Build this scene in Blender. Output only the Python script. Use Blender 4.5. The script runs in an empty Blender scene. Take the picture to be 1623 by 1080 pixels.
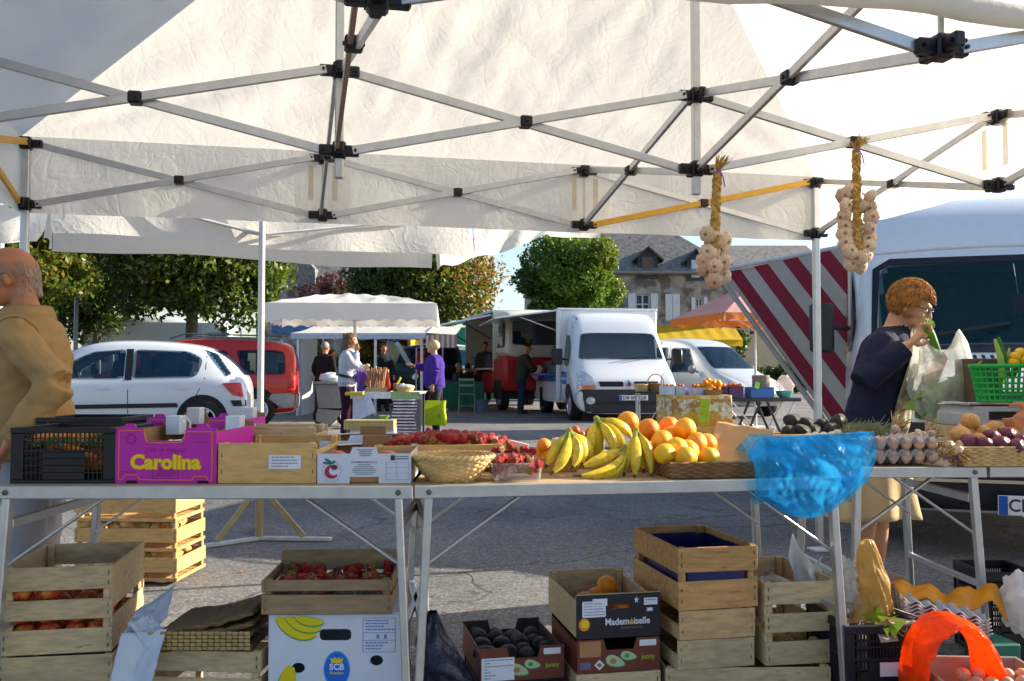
import bpy, bmesh, math, random
import numpy as np
from mathutils import Vector, Matrix, noise, kdtree
from mathutils.bvhtree import BVHTree
from mathutils.geometry import tessellate_polygon
random.seed(7)
rnd = random.Random(11)
R = math.radians
sc = bpy.context.scene
col = sc.collection

# ------------------------------------------------------------------ camera, sky, sun, exposure
CAM_H = 1.08
FPX, HORIZ = 1455.2, 593.6            # focal length and horizon row of the 1623 x 1080 photograph
TILT = math.atan((HORIZ - 540) / FPX)
cd = bpy.data.cameras.new('camera'); cam = bpy.data.objects.new('camera', cd); col.objects.link(cam)
cd.sensor_width = 36; cd.lens = FPX / 1623 * 36; cd.clip_start = .05; cd.clip_end = 2000
cam.location = (0, 0, CAM_H); cam.rotation_euler = (math.pi / 2 + TILT, 0, 0)
sc.camera = cam
SUN_AZ, SUN_EL = R(74), R(23)
w = bpy.data.worlds.new('World'); sc.world = w; w.use_nodes = True
nt = w.node_tree; bgn = nt.nodes['Background']
sky = nt.nodes.new('ShaderNodeTexSky'); sky.sky_type = 'NISHITA'; sky.sun_disc = False
sky.sun_elevation = SUN_EL; sky.sun_rotation = SUN_AZ; sky.air_density = 1.0; sky.dust_density = 1.2; sky.ozone_density = 1.6
nt.links.new(sky.outputs[0], bgn.inputs[0]); bgn.inputs[1].default_value = .095
sl = bpy.data.lights.new('sun', 'SUN'); sl.energy = 5.0; sl.angle = R(.5); sl.color = (1, .89, .71)
so = bpy.data.objects.new('sun', sl); col.objects.link(so)
TO_SUN = Vector((math.sin(SUN_AZ) * math.cos(SUN_EL), math.cos(SUN_AZ) * math.cos(SUN_EL), math.sin(SUN_EL)))
so.rotation_euler = TO_SUN.to_track_quat('Z', 'Y').to_euler()
so.location = TO_SUN * 60
vs = sc.view_settings
vs.view_transform = 'Standard'; vs.look = 'None'; vs.gamma = 1; vs.exposure = 1.33
try: vs.use_curve_mapping = False
except Exception: pass
sc.render.resolution_x = 1024; sc.render.resolution_y = 681
sc.cycles.max_bounces = 8; sc.cycles.diffuse_bounces = 4; sc.cycles.transmission_bounces = 6; sc.cycles.transparent_max_bounces = 10

def P(x, y, Y):
    """point at distance Y (metres) ahead of the standpoint, seen at photograph pixel x, y"""
    a = (x - 811.5) / FPX; b = (540 - y) / FPX
    dy = math.cos(TILT) - b * math.sin(TILT); dz = math.sin(TILT) + b * math.cos(TILT)
    return Vector((a / dy * Y, Y, CAM_H + dz / dy * Y))
def gz(Y):
    return 0.0 if Y < 6 else .0075 * (min(Y, 60) - 6)
def G(x, Y):
    p = P(x, 600, Y); return Vector((p.x, Y, gz(Y)))

# ------------------------------------------------------------------ materials
MATS = {}
def M(name, c, rough=.6, metal=0, var=.12, sc_=18, bump=0, bsc=60, rand=0, spec=.4, coat=0, trans=0, tcol=None,
      alpha=1, stretch=None, hue=0, sss=0, dark=None, dsc=4, dlo=.5, dhi=.7):
    """procedural material: base colour with noise mottling, optional grain, bump, translucency, per-object variation"""
    if name in MATS: return MATS[name]
    m = bpy.data.materials.new(name); m.use_nodes = True; n = m.node_tree; nd = n.nodes; L = n.links
    b = nd['Principled BSDF']; out = nd['Material Output']
    b.inputs['Roughness'].default_value = rough; b.inputs['Metallic'].default_value = metal
    b.inputs['Specular IOR Level'].default_value = spec; b.inputs['Coat Weight'].default_value = coat
    b.inputs['Coat Roughness'].default_value = .08
    if alpha < 1: b.inputs['Alpha'].default_value = alpha
    tc = nd.new('ShaderNodeTexCoord'); mp = nd.new('ShaderNodeMapping'); L.new(tc.outputs['Object'], mp.inputs[0])
    if stretch: mp.inputs['Scale'].default_value = stretch
    oi = nd.new('ShaderNodeObjectInfo')
    ad = nd.new('ShaderNodeVectorMath'); ad.operation = 'ADD'
    cmb = nd.new('ShaderNodeCombineXYZ'); mu = nd.new('ShaderNodeMath'); mu.operation = 'MULTIPLY'; mu.inputs[1].default_value = 37
    L.new(oi.outputs['Random'], mu.inputs[0])
    for i in range(3): L.new(mu.outputs[0], cmb.inputs[i])
    L.new(mp.outputs[0], ad.inputs[0]); L.new(cmb.outputs[0], ad.inputs[1])
    tx = nd.new('ShaderNodeTexNoise'); tx.inputs['Scale'].default_value = sc_; tx.inputs['Detail'].default_value = 6
    L.new(ad.outputs[0], tx.inputs['Vector'])
    mr = nd.new('ShaderNodeMapRange'); mr.inputs[1].default_value = .3; mr.inputs[2].default_value = .7
    mr.inputs[3].default_value = 1 - var; mr.inputs[4].default_value = 1 + var
    L.new(tx.outputs[0], mr.inputs[0])
    val = mr.outputs[0]
    if rand:
        m2 = nd.new('ShaderNodeMapRange'); m2.inputs[3].default_value = 1 - rand; m2.inputs[4].default_value = 1 + rand
        L.new(oi.outputs['Random'], m2.inputs[0])
        mm = nd.new('ShaderNodeMath'); mm.operation = 'MULTIPLY'; L.new(val, mm.inputs[0]); L.new(m2.outputs[0], mm.inputs[1]); val = mm.outputs[0]
    hs = nd.new('ShaderNodeHueSaturation'); hs.inputs['Color'].default_value = (*c, 1); L.new(val, hs.inputs['Value'])
    if hue:
        m3 = nd.new('ShaderNodeMapRange'); m3.inputs[3].default_value = .5 - hue; m3.inputs[4].default_value = .5 + hue
        L.new(oi.outputs['Random'], m3.inputs[0]); L.new(m3.outputs[0], hs.inputs['Hue'])
    cout = hs.outputs[0]
    if dark:
        t2 = nd.new('ShaderNodeTexNoise'); t2.inputs['Scale'].default_value = dsc; t2.inputs['Detail'].default_value = 8; L.new(ad.outputs[0], t2.inputs['Vector'])
        r2 = nd.new('ShaderNodeMapRange'); r2.inputs[1].default_value = dlo; r2.inputs[2].default_value = dhi; L.new(t2.outputs[0], r2.inputs[0])
        mx = nd.new('ShaderNodeMix'); mx.data_type = 'RGBA'; L.new(r2.outputs[0], mx.inputs[0]); L.new(cout, mx.inputs[6]); mx.inputs[7].default_value = (*dark, 1)
        cout = mx.outputs[2]
    L.new(cout, b.inputs['Base Color'])
    if sss:
        b.inputs['Subsurface Weight'].default_value = sss; b.inputs['Subsurface Radius'].default_value = (.012, .005, .003)
    if bump:
        t3 = nd.new('ShaderNodeTexNoise'); t3.inputs['Scale'].default_value = bsc; t3.inputs['Detail'].default_value = 5; L.new(ad.outputs[0], t3.inputs['Vector'])
        bp = nd.new('ShaderNodeBump'); bp.inputs['Strength'].default_value = bump; bp.inputs['Distance'].default_value = .01
        L.new(t3.outputs[0], bp.inputs['Height']); L.new(bp.outputs[0], b.inputs['Normal'])
    if trans:
        tr = nd.new('ShaderNodeBsdfTranslucent'); ms = nd.new('ShaderNodeMixShader'); ms.inputs[0].default_value = trans
        if tcol: tr.inputs[0].default_value = (*tcol, 1)
        else: L.new(cout, tr.inputs[0])
        if bump: L.new(bp.outputs[0], tr.inputs['Normal'])
        L.new(b.outputs[0], ms.inputs[1]); L.new(tr.outputs[0], ms.inputs[2]); L.new(ms.outputs[0], out.inputs[0])
    MATS[name] = m
    return m
def plastic_film(name, c, alpha, rough=.12, trans=.5):
    """thin crumpled see-through plastic: part clear, part tinted, glossy"""
    if name in MATS: return MATS[name]
    m = M(name, c, rough, bump=.6, bsc=42, var=.25, sc_=22, spec=.6, trans=trans)
    n = m.node_tree; nd = n.nodes; L = n.links; out = nd['Material Output']
    src = out.inputs[0].links[0].from_socket
    t = nd.new('ShaderNodeBsdfTransparent'); t.inputs[0].default_value = (*[min(1, .35 + v) for v in c], 1)
    ms = nd.new('ShaderNodeMixShader'); ms.inputs[0].default_value = alpha
    L.new(t.outputs[0], ms.inputs[1]); L.new(src, ms.inputs[2]); L.new(ms.outputs[0], out.inputs[0])
    return m
def glass(name='glass', c=(.02, .03, .035), clear=.45):
    if name in MATS: return MATS[name]
    m = bpy.data.materials.new(name); m.use_nodes = True; nd = m.node_tree.nodes; L = m.node_tree.links
    b = nd['Principled BSDF']; b.inputs['Base Color'].default_value = (*c, 1); b.inputs['Roughness'].default_value = .02; b.inputs['Specular IOR Level'].default_value = .12
    t = nd.new('ShaderNodeBsdfTransparent'); t.inputs[0].default_value = (.75, .85, .85, 1)
    ms = nd.new('ShaderNodeMixShader'); ms.inputs[0].default_value = 1 - clear
    L.new(t.outputs[0], ms.inputs[1]); L.new(b.outputs[0], ms.inputs[2]); L.new(ms.outputs[0], nd['Material Output'].inputs[0])
    MATS[name] = m; return m

# ------------------------------------------------------------------ mesh helpers
def rotm(rx=0, ry=0, rz=0):
    return (Matrix.Rotation(rz, 3, 'Z') @ Matrix.Rotation(ry, 3, 'Y') @ Matrix.Rotation(rx, 3, 'X'))
class MB:
    def __init__(s): s.v = []; s.f = []; s.m = []
    def add(s, vs, fs, m=0):
        o = len(s.v); s.v += [tuple(p) for p in vs]; s.f += [tuple(i + o for i in f) for f in fs]; s.m += [m] * len(fs); return s
    def box(s, c, d, rot=None, ch=0, m=0):
        hx, hy, hz = d[0] / 2, d[1] / 2, d[2] / 2; c = Vector(c)
        ch = min(ch, hx * .45, hy * .45, hz * .45)
        if ch <= 0:
            vs = [Vector((x * hx, y * hy, z * hz)) for x in (-1, 1) for y in (-1, 1) for z in (-1, 1)]
            fs = [(0, 1, 3, 2), (4, 6, 7, 5), (0, 4, 5, 1), (2, 3, 7, 6), (0, 2, 6, 4), (1, 5, 7, 3)]
        else:
            vs = []; ix = {}
            for x in (-1, 1):
                for y in (-1, 1):
                    for z in (-1, 1):
                        for a in range(3):
                            h = [hx - ch, hy - ch, hz - ch]; h[a] += ch
                            ix[(x, y, z, a)] = len(vs); vs.append(Vector((x * h[0], y * h[1], z * h[2])))
            fs = []
            for a in range(3):
                b, c2 = [(1, 2), (2, 0), (0, 1)][a]
                for sg in (-1, 1):
                    q = []
                    for (p1, p2) in ((-1, -1), (1, -1), (1, 1), (-1, 1)):
                        k = [0, 0, 0]; k[a] = sg; k[b] = p1; k[c2] = p2; q.append(ix[(*k, a)])
                    fs.append(q if sg > 0 else q[::-1])
            for a in range(3):
                b, c2 = [(1, 2), (2, 0), (0, 1)][a]
                for s1 in (-1, 1):
                    for s2 in (-1, 1):
                        k1 = [0, 0, 0]; k1[b] = s1; k1[c2] = s2; k1[a] = -1; k2 = list(k1); k2[a] = 1
                        q = [ix[(*k1, b)], ix[(*k2, b)], ix[(*k2, c2)], ix[(*k1, c2)]]
                        fs.append(q[::-1] if s1 * s2 > 0 else q)
            for x in (-1, 1):
                for y in (-1, 1):
                    for z in (-1, 1):
                        q = [ix[(x, y, z, 0)], ix[(x, y, z, 1)], ix[(x, y, z, 2)]]
                        fs.append(q if x * y * z > 0 else q[::-1])
        if rot is not None: vs = [rot @ p for p in vs]
        return s.add([p + c for p in vs], fs, m)
    def bar(s, p, q, wd, th, ch=.002, m=0, up=(0, 0, 1)):
        p = Vector(p); q = Vector(q); d = (q - p); L = d.length; d.normalize(); u = Vector(up)
        if abs(d.dot(u)) > .98: u = Vector((0, 1, 0))
        x = d.cross(u).normalized(); z = x.cross(d)
        rot = Matrix((x, d, z)).transposed()
        return s.box((p + q) / 2, (wd, L, th), rot, ch, m)
    def tube(s, pts, rs, n=8, cap=True, m=0, closed=False, flat=1):
        pts = [Vector(p) for p in pts]
        if not isinstance(rs, (list, tuple)): rs = [rs] * len(pts)
        prev = None; rings = []
        for i, p in enumerate(pts):
            if closed: d = pts[(i + 1) % len(pts)] - pts[i - 1]
            else: d = pts[min(i + 1, len(pts) - 1)] - pts[max(i - 1, 0)]
            if d.length < 1e-9: d = Vector((0, 0, 1))
            d.normalize()
            if prev is None:
                a = Vector((0, 0, 1)) if abs(d.z) < .9 else Vector((1, 0, 0)); x = d.cross(a).normalized()
            else:
                x = (prev - d * prev.dot(d)); x = x.normalized() if x.length > 1e-6 else prev
            prev = x; y = d.cross(x)
            rings.append([p + (x * math.cos(2 * math.pi * k / n) + y * math.sin(2 * math.pi * k / n) * flat) * rs[i] for k in range(n)])
        return s.loft(rings, cap and not closed, m, closed)
    def loft(s, rings, cap=True, m=0, closed=False):
        n = len(rings[0]); vs = [p for r in rings for p in r]; fs = []
        K = len(rings)
        for i in range(K if closed else K - 1):
            a = i * n; b = ((i + 1) % K) * n
            for k in range(n): fs.append((a + k, a + (k + 1) % n, b + (k + 1) % n, b + k))
        if cap: fs.append(tuple(range(n))[::-1]); fs.append(tuple((K - 1) * n + k for k in range(n)))
        return s.add(vs, fs, m)
    def lathe(s, prof, n=20, c=(0, 0, 0), m=0, rot=None, wob=None):
        c = Vector(c); rings = []
        for (r, z) in prof:
            ring = []
            for k in range(n):
                a = 2 * math.pi * k / n; rr = r * (1 + (wob(a, z) if wob else 0))
                p = Vector((rr * math.cos(a), rr * math.sin(a), z)); ring.append((rot @ p if rot is not None else p) + c)
            rings.append(ring)
        return s.loft(rings, True, m)
    def ell(s, c, r, nu=14, nv=9, rot=None, m=0, nz=0, nf=3, seed=0):
        c = Vector(c); r = (r, r, r) if not hasattr(r, '__len__') else r
        rings = []
        for j in range(nv + 1):
            t = math.pi * (j + (.02 if j == 0 else -.02 if j == nv else 0)) / nv; ring = []
            for k in range(nu):
                a = 2 * math.pi * k / nu; d = Vector((math.sin(t) * math.cos(a), math.sin(t) * math.sin(a), -math.cos(t)))
                q = 1 + (nz * noise.noise(d * nf + Vector((seed, seed * 1.7, 0))) if nz else 0)
                p = Vector((d.x * r[0] * q, d.y * r[1] * q, d.z * r[2] * q)); ring.append((rot @ p if rot is not None else p) + c)
            rings.append(ring)
        return s.loft(rings, True, m)
    def prism(s, poly, th, fn, m=0):
        """2-D outline extruded; fn(a, b, t) -> 3-D point, t along the thickness"""
        n = len(poly); vs = [fn(a, b, 0) for a, b in poly] + [fn(a, b, th) for a, b in poly]
        tris = tessellate_polygon([[Vector((a, b, 0)) for a, b in poly]])
        fs = [tuple(t) for t in tris] + [tuple(n + i for i in t[::-1]) for t in tris]
        fs += [(i, (i + 1) % n, n + (i + 1) % n, n + i) for i in range(n)]
        return s.add(vs, fs, m)
    def grid(s, fn, nu, nv, m=0, wrap=False):
        vs = [fn(i / nu, j / nv) for j in range(nv + 1) for i in range(nu + 1)]
        fs = [(j * (nu + 1) + i, j * (nu + 1) + i + 1, (j + 1) * (nu + 1) + i + 1, (j + 1) * (nu + 1) + i) for j in range(nv) for i in range(nu)]
        return s.add(vs, fs, m)
    def mesh(s, name, mats, smooth=True, angle=40):
        me = bpy.data.meshes.new(name); me.from_pydata(s.v, [], s.f)
        bm = bmesh.new(); bm.from_mesh(me); bmesh.ops.recalc_face_normals(bm, faces=bm.faces); bm.to_mesh(me); bm.free()
        if not isinstance(mats, (list, tuple)): mats = [mats]
        for x in mats: me.materials.append(x)
        if len(mats) > 1: me.polygons.foreach_set('material_index', s.m)
        if smooth:
            me.shade_smooth()
            try: me.set_sharp_from_angle(angle=R(angle))
            except Exception: pass
        return me
    def build(s, name, mats, parent=None, smooth=True, angle=40, loc=None, rot=None):
        return link(name, s.mesh(name, mats, smooth, angle), parent, loc, rot)
def link(name, me, parent=None, loc=None, rot=None):
    o = bpy.data.objects.new(name, me); col.objects.link(o)
    if parent is not None: o.parent = parent
    if loc is not None: o.location = loc
    if rot is not None: o.rotation_euler = rot
    return o
def tag(o, label, cat, group=None, kind=None):
    o['label'] = label
    if cat: o['category'] = cat
    if group: o['group'] = group
    if kind: o['kind'] = kind
    return o
def thing(name, label, cat, loc=(0, 0, 0), rz=0, group=None, rot=None):
    o = bpy.data.objects.new(name, None); col.objects.link(o); o.location = loc; o.rotation_euler = rot or (0, 0, rz); o.empty_display_size = .05
    return tag(o, label, cat, group)
def struct(o): o['kind'] = 'structure'; return o
def ctree(o, parent=None):
    c = o.copy(); col.objects.link(c); c.parent = parent
    for ch in list(o.children): ctree(ch, c)
    return c
TMP = bpy.data.scenes.new('scratch')
def evaluated(o_):
    """mesh of an object with its modifiers applied, worked out in an otherwise empty scratch scene"""
    TMP.collection.objects.link(o_); vl = TMP.view_layers[0]; vl.update(); dg = vl.depsgraph
    me = bpy.data.meshes.new_from_object(o_.evaluated_get(dg)); bpy.data.objects.remove(o_); return me
CACHE = {}
def cboxm(d, mat, ch=.002):
    k = (round(d[0], 4), round(d[1], 4), round(d[2], 4), mat.name, ch)
    if k not in CACHE: CACHE[k] = MB().box((0, 0, 0), d, None, ch).mesh('slat', mat, False)
    return CACHE[k]
def pbox(name, c, d, mat, parent, rot=None, ch=.002): return link(name, cboxm(d, mat, ch), parent, c, rot)
def text(name, s, size, c, mat, parent, bold=0, rot=(math.pi / 2, 0, 0), ext=.0004, shear=0, space=1, xs=1, align='CENTER'):
    cu = bpy.data.curves.new('t', 'FONT'); cu.body = s; cu.size = size; cu.offset = bold; cu.extrude = ext; cu.shear = shear
    cu.align_x = align; cu.align_y = 'CENTER'; cu.space_character = space; cu.resolution_u = 3
    t = bpy.data.objects.new('t', cu); me = evaluated(t); bpy.data.curves.remove(cu)
    me.materials.clear(); me.materials.append(mat)
    o = link(name, me, parent, c, rot); o.scale = (xs, 1, 1); return o
def flat(name, poly, mat, parent, y, th=.0006, hole=None):
    """print lying on a vertical face that looks toward -y: outline in (x, z)"""
    return MB().prism(poly, th, lambda a, b, t: Vector((a, y - t, b))).build(name, mat, parent, False)
def ellipse(cx, cz, a, b, n=24): return [(cx + a * math.cos(2 * math.pi * k / n), cz + b * math.sin(2 * math.pi * k / n)) for k in range(n)]
def rect(x0, x1, z0, z1): return [(x0, z0), (x1, z0), (x1, z1), (x0, z1)]
def fbm(p, o=4): return noise.fractal(Vector(p), 1.0, 2.0, o)

ALU = M('aluminium', (.55, .56, .58), .35, .75, var=.08, bump=.05, bsc=120)
STEEL = M('painted_steel', (.62, .62, .62), .4, .3, var=.1)
BLACKP = M('black_plastic', (.008, .008, .012), .4, var=.2)
RUBBER = M('rubber', (.012, .012, .013), .8, bump=.1)
WOODP = M('pale_poplar', (.55, .355, .165), .7, var=.24, sc_=5, stretch=(3, 12, 14), rand=.12, bump=.1, bsc=40, dark=(.22, .12, .05), dsc=5, dlo=.63, dhi=.8)
WOODY = M('yellow_pine', (.57, .345, .13), .65, var=.18, sc_=5, stretch=(3, 14, 14), rand=.12, bump=.1, bsc=40, dark=(.2, .09, .03), dsc=5, dlo=.62, dhi=.8)
WOODG = M('grey_poplar', (.55, .405, .225), .7, var=.24, sc_=5, stretch=(3, 12, 14), rand=.1, bump=.1, bsc=40, dark=(.2, .13, .07), dsc=5, dlo=.62, dhi=.8)
CARD = M('brown_cardboard', (.30, .17, .075), .8, var=.08, sc_=12, bump=.04)
WCARD = M('white_card', (.62, .65, .74), .5, var=.03)
PAPER = M('white_label_paper', (.72, .73, .8), .6, var=.03)
INK = M('dark_ink', (.03, .03, .05), .6, var=.02)
GREYINK = M('grey_ink', (.22, .23, .3), .6, var=.02)
# ------------------------------------------------------------------ ground
def asphalt():
    m = bpy.data.materials.new('worn_asphalt'); m.use_nodes = True; nd = m.node_tree.nodes; L = m.node_tree.links; b = nd['Principled BSDF']
    tc = nd.new('ShaderNodeTexCoord')
    def nz(s, d=4): 
        t = nd.new('ShaderNodeTexNoise'); t.inputs['Scale'].default_value = s; t.inputs['Detail'].default_value = d; L.new(tc.outputs['Object'], t.inputs['Vector']); return t
    vo = nd.new('ShaderNodeTexVoronoi'); vo.inputs['Scale'].default_value = 85; L.new(tc.outputs['Object'], vo.inputs['Vector'])
    cr = nd.new('ShaderNodeValToRGB'); e = cr.color_ramp.elements
    e[0].position = 0; e[0].color = (.075, .076, .080, 1); e[1].position = 1; e[1].color = (.26, .25, .245, 1)
    x = cr.color_ramp.elements.new(.45); x.color = (.125, .124, .128, 1); x = cr.color_ramp.elements.new(.8); x.color = (.172, .168, .168, 1)
    sepc = nd.new('ShaderNodeSeparateColor'); L.new(vo.outputs['Color'], sepc.inputs[0]); L.new(sepc.outputs[0], cr.inputs[0])
    big = nz(.6, 8); mr = nd.new('ShaderNodeMapRange'); mr.inputs[1].default_value = .3; mr.inputs[2].default_value = .7; mr.inputs[3].default_value = .58; mr.inputs[4].default_value = 1.35; L.new(big.outputs[0], mr.inputs[0])
    hs = nd.new('ShaderNodeHueSaturation'); L.new(cr.outputs[0], hs.inputs['Color']); L.new(mr.outputs[0], hs.inputs['Value'])
    cn = nz(2.2, 3); cv = nd.new('ShaderNodeTexVoronoi'); cv.feature = 'DISTANCE_TO_EDGE'; cv.inputs['Scale'].default_value = .55
    va = nd.new('ShaderNodeVectorMath'); va.operation = 'MULTIPLY_ADD'; va.inputs[1].default_value = (.9, .9, .9); L.new(cn.outputs['Color'], va.inputs[0]); L.new(tc.outputs['Object'], va.inputs[2]); L.new(va.outputs[0], cv.inputs['Vector'])
    ck = nd.new('ShaderNodeMapRange'); ck.inputs[1].default_value = .004; ck.inputs[2].default_value = .014; ck.inputs[3].default_value = .55; ck.inputs[4].default_value = 0; L.new(cv.outputs[0], ck.inputs[0])
    mx = nd.new('ShaderNodeMix'); mx.data_type = 'RGBA'; L.new(ck.outputs[0], mx.inputs[0]); L.new(hs.outputs[0], mx.inputs[6]); mx.inputs[7].default_value = (.03, .028, .026, 1)
    L.new(mx.outputs[2], b.inputs['Base Color']); b.inputs['Roughness'].default_value = .85
    bp = nd.new('ShaderNodeBump'); bp.inputs['Strength'].default_value = .8; bp.inputs['Distance'].default_value = .006
    sb = nd.new('ShaderNodeMath'); sb.operation = 'SUBTRACT'; L.new(sepc.outputs[0], sb.inputs[0]); L.new(ck.outputs[0], sb.inputs[1]); L.new(sb.outputs[0], bp.inputs['Height']); L.new(bp.outputs[0], b.inputs['Normal'])
    return m
ASPH = asphalt()
ys = [-300, -20, 0, 2, 4, 6, 10, 20, 40, 60, 120, 400, 1200]; xs_ = [-900, -60, -20, 0, 20, 60, 900]
mb = MB(); mb.add([(x, y, gz(y)) for y in ys for x in xs_], [(j * 7 + i, j * 7 + i + 1, (j + 1) * 7 + i + 1, (j + 1) * 7 + i) for j in range(len(ys) - 1) for i in range(6)])
struct(mb.build('ground', ASPH, None, False))

# ------------------------------------------------------------------ far houses
STONE = M('rubble_stone_wall', (.34, .30, .265), .9, var=.35, sc_=2.2, bump=.5, bsc=5, dark=(.14, .11, .09), dsc=1.6, dlo=.5, dhi=.62)
SLATE = M('slate_roof', (.17, .165, .165), .75, var=.5, sc_=5, bump=.6, bsc=6, dark=(.22, .2, .17), dsc=4, dlo=.5, dhi=.65)
LEAD = M('dark_slate_cheek', (.05, .055, .065), .6, var=.2, sc_=8, bump=.3, bsc=8)
SHUT = M('white_shutter_paint', (.62, .64, .68), .5, var=.08, sc_=4)
BROWNW = M('old_brown_shutter', (.14, .09, .075), .7, var=.25, sc_=6)
GL = glass('window_glass', (.05, .07, .09), 0)
CREAM = M('cream_render', (.55, .47, .32), .9, var=.06, sc_=2)
WHITEP = M('white_paint', (.78, .78, .78), .35, var=.03, coat=.2)
DIRTYW = M('dull_white_paint', (.6, .6, .58), .5, var=.06, sc_=3)
YELLOWC = M('yellow_canvas', (.75, .48, .02), .7, var=.08, sc_=3, trans=.3)
HY = 45.; S = HY / FPX
def hx(x): return (x - 811.5) * S
def hzp(y): return CAM_H + (HORIZ - y) * S
g0 = gz(HY)
house = thing('stone_house', 'grey rubble stone house with slate hip roof, dormers and white shutters', 'house', (hx(985), HY, g0))
hxl, hxr = hx(835) - hx(985), hx(1166) - hx(985); eav = hzp(432) - g0
mb = MB(); 
def cut_wall(mb, x0, x1, z0, z1, y0, y1, holes):
    """wall with real window openings: columns between the openings"""
    xs = sorted({x0, x1, *[h[0] for h in holes], *[h[1] for h in holes]})
    for a, b in zip(xs[:-1], xs[1:]):
        hs = sorted([(h[2], h[3]) for h in holes if h[0] <= a + 1e-6 and h[1] >= b - 1e-6]); z = z0
        for (h0, h1) in hs + [(z1, z1)]:
            if h0 > z + 1e-6: mb.box(((a + b) / 2, (y0 + y1) / 2, (z + h0) / 2), (b - a, y1 - y0, h0 - z))
            z = h1
    return mb
ops = []
for (a, b, c, d) in ((1008, 1031, 466, 506), (1055, 1078, 467, 508), (1103, 1115, 472, 505), (880, 902, 466, 506), (935, 957, 466, 506)):
    ops.append((hx(a) - hx(985), hx(b) - hx(985), hzp(d) - g0, hzp(c) - g0))
shopops = [(hx(1032) - hx(985), hx(1058) - hx(985), .05, 2.35), (hx(1068) - hx(985), hx(1092) - hx(985), .05, 2.4), (hx(1105) - hx(985), hx(1150) - hx(985), .5, 2.3)]
cut_wall(MB(), hxl, hxr, 0, eav, 0, .45, ops + shopops).build('wall', STONE, house, False)
mb = MB(); mb.box((hxl + .22, 4.2, eav / 2), (.44, 7.5, eav)); mb.box((hxr - .22, 4.2, eav / 2), (.44, 7.5, eav)); mb.box(((hxl + hxr) / 2, 8.2, eav / 2), (hxr - hxl, .44, eav)); mb.build('side_wall', STONE, house, False)
for i, (a, b, c, d) in enumerate(ops):
    wn = MB().box(((a + b) / 2, .2, (c + d) / 2), (b - a, .05, d - c)).build('window', GL, house, False)
    f = MB()
    for x in (a + .04, b - .04, (a + b) / 2): f.box((x, .16, (c + d) / 2), (.07, .05, d - c))
    for z in (c + .04, d - .04, (c * .4 + d * .6)): f.box(((a + b) / 2, .158, z), (b - a, .045, .06))
    f.build('frame', SHUT, wn, False)
    MB().box(((a + b) / 2, -.02, c - .06), (b - a + .2, .2, .1)).build('sill', STONE, wn, False)
    hw = (b - a) / 2
    if i == 1:
        for sx in (-1, 1): MB().box(((a + b) / 2 + sx * (hw / 2 + .005), -.03, (c + d) / 2), (hw - .01, .04, d - c + .04), None, .008).build('shutter', SHUT, house, False)
    else:
        for sx in (-1, 1): MB().box(((a + b) / 2 + sx * (hw + hw / 2 + .02), -.04, (c + d) / 2), (hw, .04, d - c + .05), None, .008).build('shutter', SHUT, house, False)
for (a, b, c, d) in shopops:
    wn = MB().box(((a + b) / 2, .25, (c + d) / 2), (b - a, .05, d - c)).build('shop_window', GL, house, False)
    MB().box(((a + b) / 2, .2, c + .35), (b - a, .06, .5)).build('stall_riser', M('terracotta_paint', (.3, .1, .06), .7), house, False)
rt = hzp(300) - g0; dpt = 8.4; ov = .35
A = [(hxl - ov, -ov, eav), (hxr + ov, -ov, eav), (hxr + ov, dpt + ov, eav), (hxl - ov, dpt + ov, eav)]
B = [(hxl + 3.5, dpt / 2, rt), (hx(1010) - hx(985), dpt / 2, rt)]
rf = MB().add(A + B + [(p[0], p[1], p[2] - .12) for p in A], [(0, 1, 5, 4), (1, 2, 5), (2, 3, 4, 5), (3, 0, 4), (0, 1, 7, 6), (1, 2, 8, 7), (2, 3, 9, 8), (3, 0, 6, 9), (9, 8, 7, 6)]).build('roof', SLATE, house, False)
MB().tube([(hxl - ov, -ov - .06, eav - .02), (hxr + ov, -ov - .06, eav - .02)], .07, 8).build('gutter', M('zinc', (.3, .32, .34), .4, .7), rf)
slope = (rt - eav) / (dpt / 2 + ov)
for (a, b, yt, yb, mt) in ((1018, 1036, 408, 437, BROWNW), (1096, 1109, 412, 440, SHUT)):
    x0, x1 = hx(a) - hx(985), hx(b) - hx(985); z0, z1 = hzp(yb) - g0, hzp(yt) - g0; xc = (x0 + x1) / 2; w2 = (x1 - x0) / 2 + .22; ap = z1 + .5
    d = MB(); d.prism([(xc - w2, z0 - .15), (xc + w2, z0 - .15), (xc + w2, z1 + .05), (xc, ap - .05), (xc - w2, z1 + .05)], 2.2, lambda a, b, t: Vector((a, -.1 + t, b)))
    dm = d.build('dormer', LEAD, rf, False)
    for sx in (-1, 1): MB().add([(xc, -.35, ap + .04), (xc + sx * (w2 + .25), -.35, z1 - .12), (xc + sx * (w2 + .25), 2.4, z1 - .12), (xc, 2.4, ap + .04), (xc, -.35, ap - .06), (xc + sx * (w2 + .25), -.35, z1 - .22), (xc + sx * (w2 + .25), 2.4, z1 - .22), (xc, 2.4, ap - .06)], [(0, 1, 2, 3), (4, 5, 6, 7), (0, 1, 5, 4), (1, 2, 6, 5)]).build('dormer_roof', LEAD, dm, False)
    MB().box((xc, -.13, (z0 + z1) / 2), (x1 - x0, .06, z1 - z0)).build('dormer_shutter', mt, dm, False)
MB().box((hx(1025) - hx(985), dpt / 2 + .3, rt + .2), (.8, .5, 1.2), None, .03).build('chimney', STONE, rf, False)
aw = thing('shop_awning', 'bright yellow canvas shop awning on the stone house', 'awning', (hx(1098), HY - .05, g0))
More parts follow.
